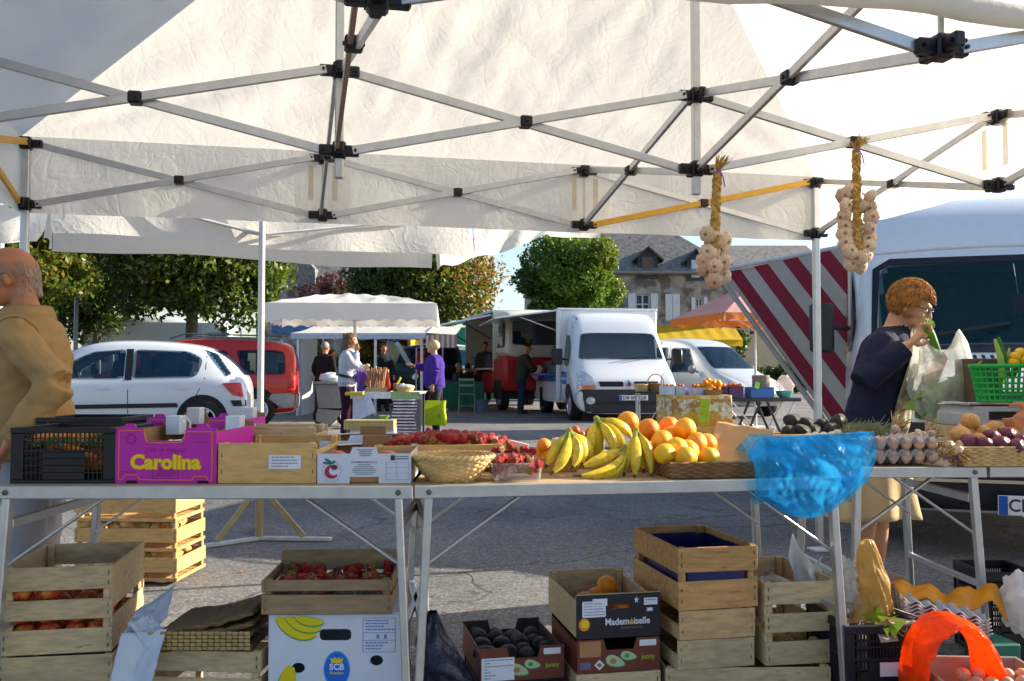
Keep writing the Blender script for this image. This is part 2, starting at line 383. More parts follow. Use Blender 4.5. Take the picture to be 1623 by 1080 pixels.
def awn(u, v):
    x = (hx(1163) - hx(1033)) * (u - .5); z0 = hzp(517) - g0; z1 = hzp(541) - g0
    return Vector((x * (1 - .02 * v), -1.9 * v, z0 + (z1 - z0) * v + .05 * math.sin(u * 40) * v * (1 - v)))
MB().grid(awn, 40, 8).build('canopy', YELLOWC, aw)
MB().grid(lambda u, v: Vector(((hx(1163) - hx(1033)) * (u - .5) * .98, -1.91, hzp(541) - g0 - (.28 + .05 * abs(math.sin(u * 50))) * v)), 120, 2).build('valance', YELLOWC, aw)
for sx in (-1, 1): MB().bar(((hx(1163) - hx(1033)) * .47 * sx, 0, hzp(535) - g0), ((hx(1163) - hx(1033)) * .47 * sx, -1.85, hzp(541) - g0 - .03), .05, .05).build('arm', STEEL, aw, False)
pb = MB(); pb.lathe([(.28, 0), (.30, .5), (.28, .55), (.28, .9), (.3, 1.2), (.26, 1.25), (.1, 1.3)], 20)
tag(pb.build('rubbish_bin', M('grey_bin', (.2, .2, .22), .5), None, loc=(hx(1066), HY - 3.2, gz(HY - 3.2))), 'round grey waste bin below the yellow shop awning', 'bin')

ch = thing('cream_house', 'cream rendered house corner with one window beyond the striped tarp', 'house', (5.2 * 50 / 20, 50, gz(50)))
def w50(x, y): p = P(x, y, 50); return p.x - 13.0, p.z - gz(50)
(x0, z1), (x1, z0) = w50(1176, 385), w50(1320, 592)
wa, wb_ = w50(1188, 507), w50(1198, 530)
cut_wall(MB(), x0, x1, 0, 6.2, 0, .4, [(wa[0], wb_[0], wb_[1], wa[1])]).build('wall', CREAM, ch, False)
MB().box(((x0 + x1) / 2, 4.5, 3.1), (x1 - x0 - .02, 8, 6.18)).build('side_wall', CREAM, ch, False)
wn = MB().box(((wa[0] + wb_[0]) / 2, .2, (wa[1] + wb_[1]) / 2), (wb_[0] - wa[0], .06, wa[1] - wb_[1])).build('window', GL, ch, False)
for sx in (-1, 1): MB().box(((wa[0] + wb_[0]) / 2 + sx * .3, -.03, (wa[1] + wb_[1]) / 2), (.16, .04, wa[1] - wb_[1])).build('shutter', SHUT, wn, False)
MB().add([(x0 - .3, -.3, 6.15), (x1 + .3, -.3, 6.15), (x1 + .3, 9, 6.15), (x0 - .3, 9, 6.15), (x0, 4.3, 8.4), (x1, 4.3, 8.4)], [(0, 1, 5, 4), (1, 2, 5), (2, 3, 4, 5), (3, 0, 4), (3, 2, 1, 0)]).build('roof', SLATE, ch, False)

lh = thing('slate_roofed_house', 'distant house with dark slate roof between the two big trees', 'house', (P(510, 600, 52).x, 52, gz(52)))
z1 = P(510, 398, 52).z; z0 = P(510, 452, 52).z
MB().box((0, 3, z0 / 2), (7.5, 6, z0)).build('wall', STONE, lh, False)
rf = MB().add([(-4, -.3, z0), (4, -.3, z0), (4, 6.3, z0), (-4, 6.3, z0), (-2.4, 3, z1 + .6), (3, 3, z1 + .6)], [(0, 1, 5, 4), (1, 2, 5), (2, 3, 4, 5), (3, 0, 4), (3, 2, 1, 0)]).build('roof', SLATE, lh, False)
MB().prism([(-1.9, z0 - .5), (-.3, z0 - .5), (-.3, z0 + .5), (-1.1, z0 + 1.3), (-1.9, z0 + .5)], 3, lambda a, b, t: Vector((a, -.6 + t, b))).build('gable', SLATE, rf, False)

# ------------------------------------------------------------------ trees
BARK = M('bark', (.09, .07, .05), .9, var=.3, bump=.5, bsc=12)
LEAF = {}
def leafmat(n, c, tr=.35):
    return M('leaf_' + n, c, .45, var=.25, sc_=.9, trans=tr, tcol=(min(1, c[0] * 1.7), min(1, c[1] * 1.6), c[2] * .7), spec=.35)
LM = {'g': leafmat('green', (.060, .105, .018)), 'd': leafmat('dark_green', (.035, .065, .014)), 'l': leafmat('light_green', (.12, .16, .025)),
      'y': leafmat('yellowing', (.26, .17, .025)), 'o': leafmat('orange_brown', (.24, .10, .025)), 'b': leafmat('bright_green', (.085, .17, .022)), 'p': leafmat('purple', (.11, .035, .055))}
def tree(name, label, base, blobs, trunk, nleaf, ls, mix, seed, cat='tree', group=None, gap=.0, part='crown', hue_light_axis=None):
    rg = np.random.default_rng(seed)
    t = thing(name, label, cat, base, 0, group)
    vol = np.array([b[3] * b[4] * b[5] for b in blobs]) ** .8; vol /= vol.sum()
    idx = rg.choice(len(blobs), nleaf, p=vol); B = np.array(blobs)[idx]
    d = rg.normal(size=(nleaf, 3)); d /= np.linalg.norm(d, axis=1)[:, None]
    rr = 1 - np.abs(rg.normal(0, .2, nleaf)); rr = np.clip(rr + rg.normal(0, .05, nleaf), .1, 1.14)
    lump = 1 + .13 * np.sin(d[:, 0] * 7 + idx) * np.cos(d[:, 2] * 6 + idx * 2.) + .08 * np.sin(d[:, 1] * 13 + idx)
    c = B[:, :3] + d * B[:, 3:6] * (rr * lump)[:, None]
    cl = np.sin(c[:, 0] * 4.1 + seed) * np.sin(c[:, 1] * 3.7 + 1) * np.sin(c[:, 2] * 4.6 + 2) + .35 * np.sin(c[:, 0] * 11) * np.sin(c[:, 2] * 12 + c[:, 1] * 9)
    keep = cl > -.42 + gap; c = c[keep]; d = d[keep]; n = len(c)
    nr = d * .45 + rg.normal(size=(n, 3)) * .75 + np.array([0, 0, .3]); nr /= np.linalg.norm(nr, axis=1)[:, None]
    a = rg.normal(size=(n, 3)); u = np.cross(nr, a); u /= np.linalg.norm(u, axis=1)[:, None]; v = np.cross(nr, u)
    s = ls * rg.uniform(.6, 1.35, n)[:, None]
    q = np.stack([c + u * s, c + v * s * .55 + nr * s * .15, c - u * s, c - v * s * .55 + nr * s * .15], 1).reshape(-1, 3)
    me = bpy.data.meshes.new(part); me.vertices.add(4 * n); me.vertices.foreach_set('co', q.astype('f').ravel())
    me.loops.add(4 * n); me.loops.foreach_set('vertex_index', np.arange(4 * n, dtype='i')); me.polygons.add(n)
    me.polygons.foreach_set('loop_start', np.arange(0, 4 * n, 4, dtype='i'))
    for k in mix: me.materials.append(LM[k[0]])
    score = rg.random(n)
    if hue_light_axis is not None:  # lit side painted in lighter leaf greens; also places the autumn tints
        ax = c @ np.array(hue_light_axis); score = np.clip((ax - ax.min()) / (ax.max() - ax.min()) + rg.normal(0, .16, n), 0, .999)
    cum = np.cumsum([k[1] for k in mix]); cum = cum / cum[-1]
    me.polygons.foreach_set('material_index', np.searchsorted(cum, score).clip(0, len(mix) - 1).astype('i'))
    me.update(); me.validate(); link(part, me, t)
    if trunk:
        r0, h = trunk; mb = MB()
        mb.tube([(0, 0, -.1), (.02, 0, h * .3), (.05, .02, h * .7), (.02, 0, h * 1.05)], [r0 * 1.35, r0, r0 * .9, r0 * .7], 10); mb.build('trunk', BARK, t)
        rr_ = random.Random(seed)
        for b in blobs[:9]:
            tip = Vector(b[:3]); m0 = Vector((.02, 0, h * (.75 + .25 * rr_.random()))); mid = m0.lerp(tip, .5) + Vector((0, 0, -.2))
            MB().tube([m0, mid, tip], [r0 * .5, r0 * .3, r0 * .1], 7).build('branch', BARK, t)
    return t
def blobs(rx, ry, z0, z1, n, r, seed, flat=.8):
    g = random.Random(seed); o = []
    for i in range(n):
        a = g.random() * 6.283; q = math.sqrt(g.random()) * .8; z = z0 + (z1 - z0) * (i + .5) / n
        k = 1 - .25 * abs(2 * (z - z0) / (z1 - z0) - .9)
        o.append((rx * q * math.cos(a) * k, ry * q * math.sin(a) * k, z, r * g.uniform(.75, 1.2), r * g.uniform(.75, 1.2), r * flat * g.uniform(.8, 1.15)))
    return o
b_ = G(300, 25)
tree('lime_tree', 'broad dark green tree with low hanging crown behind the white hatchback', b_, [(0, 0, 4.6, 2.7, 2.6, 1.9)] + blobs(2.7, 2.2, 2.9, 6.2, 26, 1.05, 1), (.17, 3.4), 42000, .085, [('d', .45), ('g', .4), ('l', .15)], 3, hue_light_axis=(.5, -.3, .1))
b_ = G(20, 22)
tree('lime_tree', 'yellow-green leafy tree at the far left behind the bald man', b_, [(0, 0, 4.2, 1.7, 1.6, 1.7)] + blobs(1.9, 1.6, 2.2, 5.8, 20, .8, 5), (.13, 2.8), 26000, .075, [('g', .35), ('l', .5), ('y', .15)], 4, hue_light_axis=(.3, -.4, .3))
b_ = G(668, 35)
tree('autumn_tree', 'dense dark tree turning orange on its right side above the white parasol', b_, [(0, 0, 4.6, 3.0, 2.6, 1.9)] + blobs(2.6, 2.2, 2.9, 6.2, 28, 1.1, 8), (.18, 3.2), 46000, .09, [('d', .52), ('g', .2), ('l', .13), ('y', .08), ('o', .04)], 5, hue_light_axis=(.75, -.25, .22))
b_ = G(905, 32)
tree('round_tree', 'round bright green tree standing behind the white box truck', b_, [(0, 0, 4.2, 1.35, 1.3, 1.0)] + blobs(2.0, 1.7, 3.0, 5.35, 34, .58, 12, 1.0), (.14, 3.2), 40000, .072, [('d', .25), ('b', .6), ('l', .15)], 6, hue_light_axis=(.6, -.2, .35))
b_ = G(505, 44)
tree('purple_vine', 'purple leaved shrub below the distant slate roof', b_, blobs(1.6, .8, 3.0, 5.2, 9, .8, 3), (.1, 2.6), 5000, .09, [('p', .8), ('d', .2)], 9, 'shrub')
b_ = G(1190, 58)
tree('far_tree', 'small tree top showing above the striped tarp', b_, blobs(1.5, 1.2, 5.0, 8.2, 9, 1.0, 6), (.14, 5), 5000, .1, [('g', .6), ('l', .4)], 10, gap=.15)
b_ = G(1165, 47)
tree('dark_hedge', 'dark green bush between the stone house and the cream house', b_, blobs(.5, .5, .5, 3.6, 7, .6, 6), (.06, 1), 4000, .08, [('d', .7), ('g', .3)], 11, 'bush')
b_ = G(1235, 40)
tree('low_hedge', 'low dark hedge behind the silver grey small van', b_, blobs(2.3, .5, .3, 1.0, 12, .55, 16), (.05, .4), 7000, .07, [('d', .8), ('g', .2)], 12, 'hedge')
b_ = G(150, 29)
tree('lime_tree', 'dark tree filling the gap between the two left trees', b_, [(0, 0, 4.3, 2.2, 1.6, 2.0)] + blobs(2.2, 1.4, 2.6, 6.4, 18, .95, 25), (.14, 3.0), 24000, .09, [('d', .6), ('g', .3), ('l', .1)], 14)
# ------------------------------------------------------------------ the folding market tent
def canvas(name, c, tr, bump=.18, bs=5):
    if name in MATS: return MATS[name]
    m = M(name, c, .75, var=.035, sc_=2.5, trans=tr, bump=.15, bsc=14, spec=.2)
    nd = m.node_tree.nodes; L = m.node_tree.links
    tc = nd.new('ShaderNodeTexCoord')
    def wrinkle(scale, rot, seed, lo, hi):
        mp = nd.new('ShaderNodeMapping'); mp.inputs['Rotation'].default_value = (0, 0, rot); mp.inputs['Scale'].default_value = scale; mp.inputs['Location'].default_value = (seed, seed, 0); L.new(tc.outputs['Object'], mp.inputs[0])
        a = nd.new('ShaderNodeTexNoise'); a.inputs['Scale'].default_value = 1; a.inputs['Detail'].default_value = 3; a.inputs['Distortion'].default_value = .8; L.new(mp.outputs[0], a.inputs['Vector'])
        s = nd.new('ShaderNodeMath'); s.operation = 'SUBTRACT'; s.inputs[1].default_value = .5; L.new(a.outputs[0], s.inputs[0])
        b = nd.new('ShaderNodeMath'); b.operation = 'ABSOLUTE'; L.new(s.outputs[0], b.inputs[0])
        r = nd.new('ShaderNodeMapRange'); r.inputs[1].default_value = lo; r.inputs[2].default_value = hi; r.inputs[3].default_value = 1; r.inputs[4].default_value = 0; L.new(b.outputs[0], r.inputs[0])
        return r.outputs[0]
    w1 = wrinkle((bs, bs * .35, bs), .5, 0, 0, .05); w2 = wrinkle((bs * .5, bs * 1.4, bs), -.7, 5, 0, .06); w3 = wrinkle((bs * 2.2, bs * 1.3, bs), .2, 9, 0, .09)
    s1 = nd.new('ShaderNodeMath'); s1.operation = 'ADD'; L.new(w1, s1.inputs[0]); L.new(w2, s1.inputs[1])
    s2 = nd.new('ShaderNodeMath'); s2.operation = 'MULTIPLY_ADD'; s2.inputs[1].default_value = .5; L.new(w3, s2.inputs[0]); L.new(s1.outputs[0], s2.inputs[2])
    bn = [n for n in nd if n.type == 'BUMP'][0]; b2 = nd.new('ShaderNodeBump'); b2.inputs['Strength'].default_value = bump; b2.inputs['Distance'].default_value = .006
    L.new(s2.outputs[0], b2.inputs['Height']); L.new(bn.outputs[0], b2.inputs['Normal'])
    for n in nd:
        if n.type in ('BSDF_PRINCIPLED', 'BSDF_TRANSLUCENT'): L.new(b2.outputs[0], n.inputs['Normal'])
    return m
CANV = canvas('white_tent_canvas', (.87, .83, .76), .47, .13)
CANV2 = canvas('white_parasol_canvas', (.80, .78, .74), .35, .2)
YBAR = M('yellow_painted_bar', (.62, .34, .04), .45, .2, var=.1)
BRONZE = M('bronze_bar', (.33, .25, .2), .4, .5, var=.1)
T0 = Vector((-2.506, 4.697, 0)); TU = Vector((math.cos(.219), math.sin(.219), 0)) * 1.5; TV = Vector((math.sin(.245), -math.cos(.245), 0)) * 1.503
ZU, ZL, ZP, ZV = 2.270, 1.955, 2.98, 1.915
tent = thing('market_tent', 'white folding market tent with metal scissor frame over the whole stall', 'tent', (0, 0, 0))
def N(i, j, z): p = T0 + TU * i + TV * j; return Vector((p.x, p.y, z))
def scissor(a, b, mats=(ALU, ALU), off=.012):
    """two crossing bars between upper and lower nodes of a and b, with the black pivot"""
    pa, pb = N(*a, 0), N(*b, 0); d = (pb - pa).normalized(); n = Vector((-d.y, d.x, 0)) * off
    u1, l1, u2, l2 = (Vector((q.x, q.y, z)) for q, z in ((pa, ZU), (pa, ZL), (pb, ZU), (pb, ZL)))
    e = d * .05
    MB().bar(u1 + e + n, l2 - e + n, .017, .034).build('truss_bar', mats[0], tent, False)
    MB().bar(l1 + e - n, u2 - e - n, .017, .034).build('truss_bar', mats[1], tent, False)
    c = (u1 + l2) / 2; rot = Matrix((d, Vector((-d.y, d.x, 0)), (0, 0, 1))).transposed()
    mb = MB(); mb.box(c, (.05, .058, .046), rot, .006); mb.box(c + Vector((0, 0, -.0)), (.012, .07, .012), rot, .002)
    mb.build('pivot', BLACKP, tent, False)
def hub(i, j, z):
    c = N(i, j, z); d = TU.normalized(); rot = Matrix((d, Vector((-d.y, d.x, 0)), (0, 0, 1))).transposed()
    mb = MB(); mb.box(c, (.052, .052, .068), rot, .007)
    for sx, sy in ((1, 0), (-1, 0), (0, 1), (0, -1)):
        mb.box(c + rot @ Vector((sx * .05, sy * .05, 0)), (.055 if sx else .032, .055 if sy else .032, .042), rot, .005)
        mb.tube([c + rot @ Vector((sx * .062 - sy * .028, sy * .062 - sx * .028, 0)), c + rot @ Vector((sx * .062 + sy * .028, sy * .062 + sx * .028, 0))], .006, 6)
    mb.build('connector', BLACKP, tent, False)
for j in range(3):
    for i in range(4):
        for z in (ZU, ZL): hub(i, j, z)
for j in range(3):
    for i in range(3):
        y = (j == 0 and i == 2)
        scissor((i, j), (i + 1, j), (ALU, YBAR) if y else (ALU, ALU))
for i in range(4):
    for j in range(2): scissor((i, j), (i, j + 1), (YBAR, YBAR) if (i == 0 and j == 0) else (ALU, BRONZE) if i == 1 and j == 1 else (ALU, ALU))
for (i, j) in ((0, 0), (3, 0), (0, 2), (3, 2)):
    p = N(i, j, 0)
    MB().box((p.x, p.y, ZU / 2 + .02), (.038, .038, ZU - .06), Matrix.Rotation(.219, 3, 'Z'), .004).build('leg', ALU, tent, False)
    MB().box((p.x, p.y, .008), (.11, .11, .012), Matrix.Rotation(.219, 3, 'Z'), .002).build('foot', STEEL, tent, False)
for i in (1, 2):
    p = N(i, 1, 0); MB().box((p.x, p.y, (ZP + ZL) / 2 - .06), (.034, .034, ZP - ZL + .1), Matrix.Rotation(.219, 3, 'Z'), .004).build('peak_post', ALU, tent, False)
    for j in (0, 2):
        q = N(i, j, 0); MB().box((q.x, q.y, (ZU + ZL) / 2), (.014, .014, ZU - ZL), None, .002).build('side_post', STEEL, tent, False)
def roof(name, a, b, c, d, nu, nv, sag, fold, seed):
    """canvas panel a-b (eave) to d-c (ridge) with sag, corner folds and small creases"""
    nrm = (b - a).cross(d - a); nrm = nrm.normalized() if nrm.z > 0 else -nrm.normalized()
    def fn(u, v):
        p = a.lerp(b, u).lerp(d.lerp(c, u), v)
        k = math.sin(math.pi * min(1, u * 1.0)) if True else 0
        edge = min(u, 1 - u) * 4; edge = min(1, edge) * min(1, v * 5) * min(1, (1 - v) * 4)
        s = -sag * math.sin(math.pi * u) * math.sin(math.pi * v) ** .8
        for (q, am) in ((a, 1.2), (b, 1), (c, .1), (d, .1)):
            r = (p - q); L = r.length
            if L > 1e-4:
                ang = math.atan2(r.dot(nrm.cross(b - a).normalized()), r.dot((b - a).normalized()))
                s += fold * am * math.exp(-L / .8) * min(1, L / .12) * math.sin(ang * 17 + noise.noise(p * 2) * 2.5) * edge
        s += .007 * fbm(p * 3.5 + Vector((seed, 0, 0))) * edge
        s += .006 * noise.noise(Vector((p.x * 9 + p.y * 4, p.y * 3, p.z * 2 + seed))) * edge
        return p + nrm * s
    return MB().grid(fn, nu, nv).build(name, CANV, tent, True, 180)
e = .028; ze = ZU + .045
E00, E30, E32, E02 = (N(i, j, ze) for i, j in ((-.02, -.02), (3.02, -.02), (3.02, 2.02), (-.02, 2.02)))
PA, PB = N(1, 1, ZP + .03), N(2, 1, ZP + .03)
roof('roof_panel', E00, E30, PB, PA, 150, 60, .05, .05, 1)
roof('roof_panel', E30, E32, PB, PB, 80, 60, .04, .05, 2)
roof('roof_panel', E32, E02, PA, PB, 60, 30, .05, .03, 3)
roof('roof_panel', E02, E00, PA, PA, 60, 50, .05, .05, 4)
def valance(a, b, z0, nu, seed, amp=.012):
    d = (b - a).normalized(); n = Vector((-d.y, d.x, 0))
    def fn(u, v):
        p = a.lerp(b, u); ed = min(1, min(u, 1 - u) * 12)
        o = amp * v * (math.sin(u * 21 + seed) + .6 * math.sin(u * 47 + seed * 2)) * ed
        return Vector((p.x, p.y, ze + (z0 - ze) * v)) + n * o
    return MB().grid(fn, nu, 12).build('valance', CANV, tent, True, 180)
valance(E00, E30, ZV, 120, 1); valance(E30, E32, ZV + .03, 90, 2); valance(E00, E02, ZV, 60, 3)
# front flap rolled up into a thick tube under the front eave
f0, f1 = N(-.02, 2.03, 2.065), N(3.02, 2.03, 2.065)
pts = [f0.lerp(f1, k / 40) + Vector((0, 0, -.012 * math.sin(k * .7) - .02 * math.sin(math.pi * k / 40))) for k in range(41)]
MB().tube(pts, [.031 + .003 * math.sin(k * 1.9) for k in range(41)], 14).build('rolled_flap', CANV, tent)
for (i, j, du) in ((2, 0, TU), (1, 0, TU), (3, 1, TV)):
    # canvas reinforcing patch with hook-and-loop strips, sewn inside the valance
    p = N(i, j, 0); d = du.normalized(); n = Vector((d.y, -d.x, 0)) if du is TU else Vector((d.y, -d.x, 0))
    inw = (TV.normalized() if du is TU else -TU.normalized()) * .012
    rot = Matrix((d, Vector((-d.y, d.x, 0)), (0, 0, 1))).transposed()
    MB().box(p + inw + Vector((0, 0, 2.12)), (.30, .003, .36), rot, 0).build('reinforcing_patch', M('patch_canvas', (.80, .76, .68), .8, var=.03, alpha=.16), tent, False)
    for s in (-1, 1): MB().box(p + inw * 1.5 + d * .065 * s + Vector((0, 0, 2.13)), (.028, .003, .19), rot, 0).build('fastening_strip', M('beige_strip', (.66, .57, .42), .9, alpha=.45), tent, False)

# ------------------------------------------------------------------ market parasols behind the tent
def rect_parasol(label, c, rz, lx, ly, ztop, zeave, zval, pole, scallop=0, mat=None, vmat=None, poff=(0, 0), tripod=False, sub='canopy', wavy=.01):
    t = thing('market_parasol', label, 'parasol', c, rz)
    mat = mat or CANV2; vmat = vmat or mat
    hx_, hy_ = lx / 2, ly / 2; ridge = max(0, hx_ - hy_)
    cs = [Vector((-hx_, -hy_, zeave)), Vector((hx_, -hy_, zeave)), Vector((hx_, hy_, zeave)), Vector((-hx_, hy_, zeave))]
    ap = [Vector((-ridge, 0, ztop)), Vector((ridge, 0, ztop)), Vector((ridge, 0, ztop)), Vector((-ridge, 0, ztop))]
    mb = MB()
    for i in range(4):
        a, b, d, e_ = cs[i], cs[(i + 1) % 4], ap[(i + 1) % 4], ap[i]
        def fn(u, v, a=a, b=b, d=d, e_=e_):
            p = a.lerp(b, u).lerp(e_.lerp(d, u), v); return p + Vector((0, 0, -.05 * math.sin(math.pi * v) * math.sin(math.pi * u) + wavy * noise.noise(p * 4) * min(1, v * 5)))
        mb.grid(fn, 30, 10)
    mb.build(sub, mat, t, True, 60)
    for i in range(4):
        a, b = cs[i], cs[(i + 1) % 4]; n = Vector((b.y - a.y, a.x - b.x, 0)).normalized()
        def fv(u, v, a=a, b=b, n=n):
            p = a.lerp(b, u); L = (b - a).length
            zz = zval + (scallop * abs(math.sin(u * math.pi * round(L / .25))) if scallop else .015 * math.sin(u * 9 + i))
            return Vector((p.x, p.y, zeave + (zz - zeave) * v)) + n * (.02 * v * math.sin(u * L * 8 + i) + .02 * v)
        MB().grid(fv, 64, 6).build('valance', vmat, t, True, 180)
    px, py = poff
    MB().tube([(px, py, .05), (px, py, ztop - .02)], pole, 14).build('pole', STEEL, t)
    for sx in (-1, 1):
        for sy in (-1, 1): MB().tube([(px, py, zeave - .25), (hx_ * .97 * sx, hy_ * .97 * sy, zeave + .0)], .012, 6).build('rib', STEEL, t)
    if tripod:
        for k, a in enumerate((200, 330, 80)):
            q = Vector((math.cos(R(a)) * .48, math.sin(R(a)) * .48, 0))
            MB().bar((px, py, .015), (px + q.x, py + q.y, .015), .05, .022).build('foot_bar', M('pale_steel', (.5, .55, .6), .4, .5), t, False)
            MB().bar((px + q.x * .62, py + q.y * .62, .03), (px, py, .36), .035, .02, up=(q.y, -q.x, 0)).build('brace', M('dull_tan_steel', (.34, .27, .15), .5, .3), t, False)
        MB().tube([(px, py, .02), (px, py, .40)], pole * 1.25, 14).build('sleeve', MATS['dull_tan_steel'], t)
    else:
        MB().box((px, py, .04), (.5, .5, .06), None, .01).build('base', STEEL, t, False)
    return t
a, b = P(80, 371, 5.55), P(745, 410, 6.75)
dirv = (b - a); rz = math.atan2(dirv.y, dirv.x); L_ = Vector((dirv.x, dirv.y)).length
nn = Vector((-math.sin(rz), math.cos(rz), 0)); mid = (a + b) / 2; ctr = Vector((mid.x, mid.y, 0)) + nn * .38
pl = G(413, 6.02); loc = Matrix.Rotation(-rz, 3, 'Z') @ (pl - ctr)
rect_parasol('white canvas parasol behind the stall on one pole with tripod foot', ctr, rz, L_, .76, 2.42, 2.25, (a.z + b.z) / 2 - .0, .021, poff=(loc.x, loc.y), tripod=True)
# loose canvas corner of the next awning, and a pale awning edge at far left
fl = thing('canvas_awning', 'loose white canvas corner hanging right of the pole parasol', 'awning', (0, 0, 0))
def flapf(u, v):
    top = P(752 + 200 * u, 352, 7.4 + .9 * u); yb = 409 - 33 * min(1, u / .62) ** .7 + 6 * math.sin(u * 7) * (u < .6); bot = P(752 + 200 * u, yb, 7.4 + .9 * u)
    p = top.lerp(bot, v); return p + Vector((0, .05 * v * math.sin(u * 9) + .02 * math.sin(u * 25 + v * 3), 0))
MB().grid(flapf, 40, 12).build('valance', CANV2, fl, True, 180); MB().grid(lambda u, v: flapf(u, 0) + Vector((.1 * v, 1.6 * v, .45 * v)), 20, 6).build('canopy', CANV2, fl, True, 180)
MB().tube([flapf(.9, 0) + Vector((0, 1.2, .3)), flapf(.9, 0) + Vector((.3, 1.2, .32))], .02, 8).build('rafter', STEEL, fl)
fl = thing('canvas_awning', 'pale canvas awning corner at far left behind the tent leg', 'awning', (0, 0, 0))
MB().grid(lambda u, v: P(-160 + 240 * u, 325, 6.6).lerp(P(-160 + 240 * u - 25 * v * (u > .8), 392 - 10 * u, 6.6), v) + Vector((0, .03 * math.sin(u * 20) * v, 0)), 30, 8).build('valance', CANV2, fl, True, 180); MB().grid(lambda u, v: P(-160 + 240 * u, 325, 6.6) + Vector((0, 1.5 * v, .4 * v)), 10, 4).build('canopy', CANV2, fl, True, 180)
p_ = P(2, 330, 6.7); MB().tube([(p_.x, 6.7, 0), (p_.x, 6.7, p_.z + .1)], .025, 10).build('post', STEEL, fl)
c = G(562, 17)
rect_parasol('big white rectangular parasol over the lavender stall', c, R(4), 3.05, 2.1, 2.56 - .08, 2.32 - .08, 1.99 - .08, .028, .05, wavy=.05)
# orange parasol at the right
c = P(1180, 600, 16); 
ORG = M('orange_canvas', (.75, .22, .03), .7, var=.06, trans=.35); PINKC = M('faded_salmon_canvas', (.66, .36, .33), .7, var=.08, sc_=3, trans=.35)
rect_parasol('faded salmon parasol with orange scalloped edge behind the striped tarp', Vector((c.x + .35, 16.6, gz(16))), R(14), 2.3, 2.2, 2.75 - .08, 2.12 - .08, 1.93 - .06, .022, .06, PINKC, ORG)

# ------------------------------------------------------------------ striped tarp beside the van
tarp = thing('striped_tarp', 'burgundy and grey striped tarp hanging beside the big white van', 'tarp', (0, 0, 0))
BURG = M('burgundy_cloth', (.22, .012, .035), .8, var=.1, sc_=3, trans=.15); GREYC = M('grey_cloth', (.40, .375, .355), .8, var=.07, sc_=3, trans=.15)
TY = 6.9
ptl, ptr, pbr, pbl = P(1147, 432, TY + .9), P(1338, 393, TY), P(1340, 672, TY), P(1322, 676, TY + .08)
A_, B_, C_ = Vector(ptl), Vector(ptr), Vector(pbl)
def lin(p): return p
pts2 = []
ns = 13
# stripes run parallel to the slanting left edge; each stripe is a strip of cloth of its own colour
nl = (C_ - A_); top = (B_ - A_)
for k in range(ns):
    s0, s1 = max(0, (k - .7) / 8.2), (k + .3) / 8.2
    def fn(u, v, s0=s0, s1=s1):
        s = s0 + (s1 - s0) * u; o = A_ + top * s
        # clip to the right-hand edge x = pbr.x
        t1 = 1.0
        p = o + nl * v
        if o.x > B_.x: 
            o = o; 
        lim = B_.x + .01
        if p.x > lim:
            f = max(0, (lim - o.x) / max(1e-6, nl.x)); p = o + nl * f * 1.0 if o.x < lim else Vector((lim, o.y, o.z))
        return p + Vector((0, .03 * math.sin(p.x * 5 + p.z * 2), 0))
    if s0 * top.x + A_.x >= B_.x - .005: break
    MB().grid(fn, 5, 24).build('stripe', GREYC if k % 2 == 0 and k else (GREYC if k == 0 else BURG), tarp, True, 180)
MB().tube([A_ + Vector((-.03, 0, .02)), B_ + Vector((.05, 0, .02))], .018, 8).build('top_rail', STEEL, tarp)
MB().tube([B_ + Vector((.04, .02, .05)), Vector((B_.x + .04, B_.y + .02, 0))], .02, 8).build('post', STEEL, tarp)
MB().tube([A_ + Vector((-.06, 0, 0)), C_ + Vector((-.03, 0, -.02))], .022, 8).build('hem', GREYC, tarp)
# ------------------------------------------------------------------ vehicles
GLASSV = glass('car_glass', (.010, .034, .080), .50)
CUTS, BODIES = {}, {}
CHROME = M('chrome', (.7, .7, .72), .12, 1, var=.02)
SILVERR = M('wheel_silver', (.6, .6, .62), .3, .8, var=.05)
REDL = M('red_lamp', (.55, .012, .012), .12, var=.05, coat=.6)
AMBER = M('amber_lamp', (.75, .16, .01), .15, var=.05, coat=.6)
LAMPG = M('lamp_glass', (.62, .66, .68), .08, .4, var=.15, sc_=25, coat=.8)
TRIM = M('charcoal_trim', (.028, .032, .04), .55, var=.1, bump=.1)
GAPM = M('panel_gap', (.05, .05, .055), .8, var=0)
CARW = M('white_car_paint', (.58, .62, .67), .22, var=.02, coat=.6)
VANW = M('white_van_paint', (.68, .71, .75), .25, var=.03, coat=.5)
CARR = M('red_car_paint', (.50, .018, .016), .22, var=.03, coat=.6)
def sec(zb, w, zbelt, wr, zr, crown=.025):
    return [(0, zb), (w * .84, zb), (w * .965, zb + .10), (w, zb + (zbelt - zb) * .45), (w * .99, zbelt - .08), (w * .955, zbelt + .0), (wr + (w - wr) * .35, zbelt + (zr - zbelt) * .55), (wr + .0, zr - .05), (wr - .12, zr), (0, zr + crown)]
def loft_body(stations, mat, parent, name='body', sub=3):
    rings = []
    for (x, s) in stations:
        rings.append([Vector((x, y, z)) for y, z in s] + [Vector((x, -y, z)) for y, z in s[-2:0:-1]])
    mb = MB().loft(rings); me = mb.mesh(name, mat, False)
    t = bpy.data.objects.new('t', me); md = t.modifiers.new('s', 'SUBSURF'); md.levels = sub; md.render_levels = sub
    m2 = evaluated(t)
    m2.shade_smooth(); m2.name = name
    o = link(name, m2, parent); BODIES[parent.name] = o; CUTS[parent.name] = []
    bvh = BVHTree.FromPolygons([v.co.copy() for v in m2.vertices], [tuple(p.vertices) for p in m2.polygons])
    return o, bvh
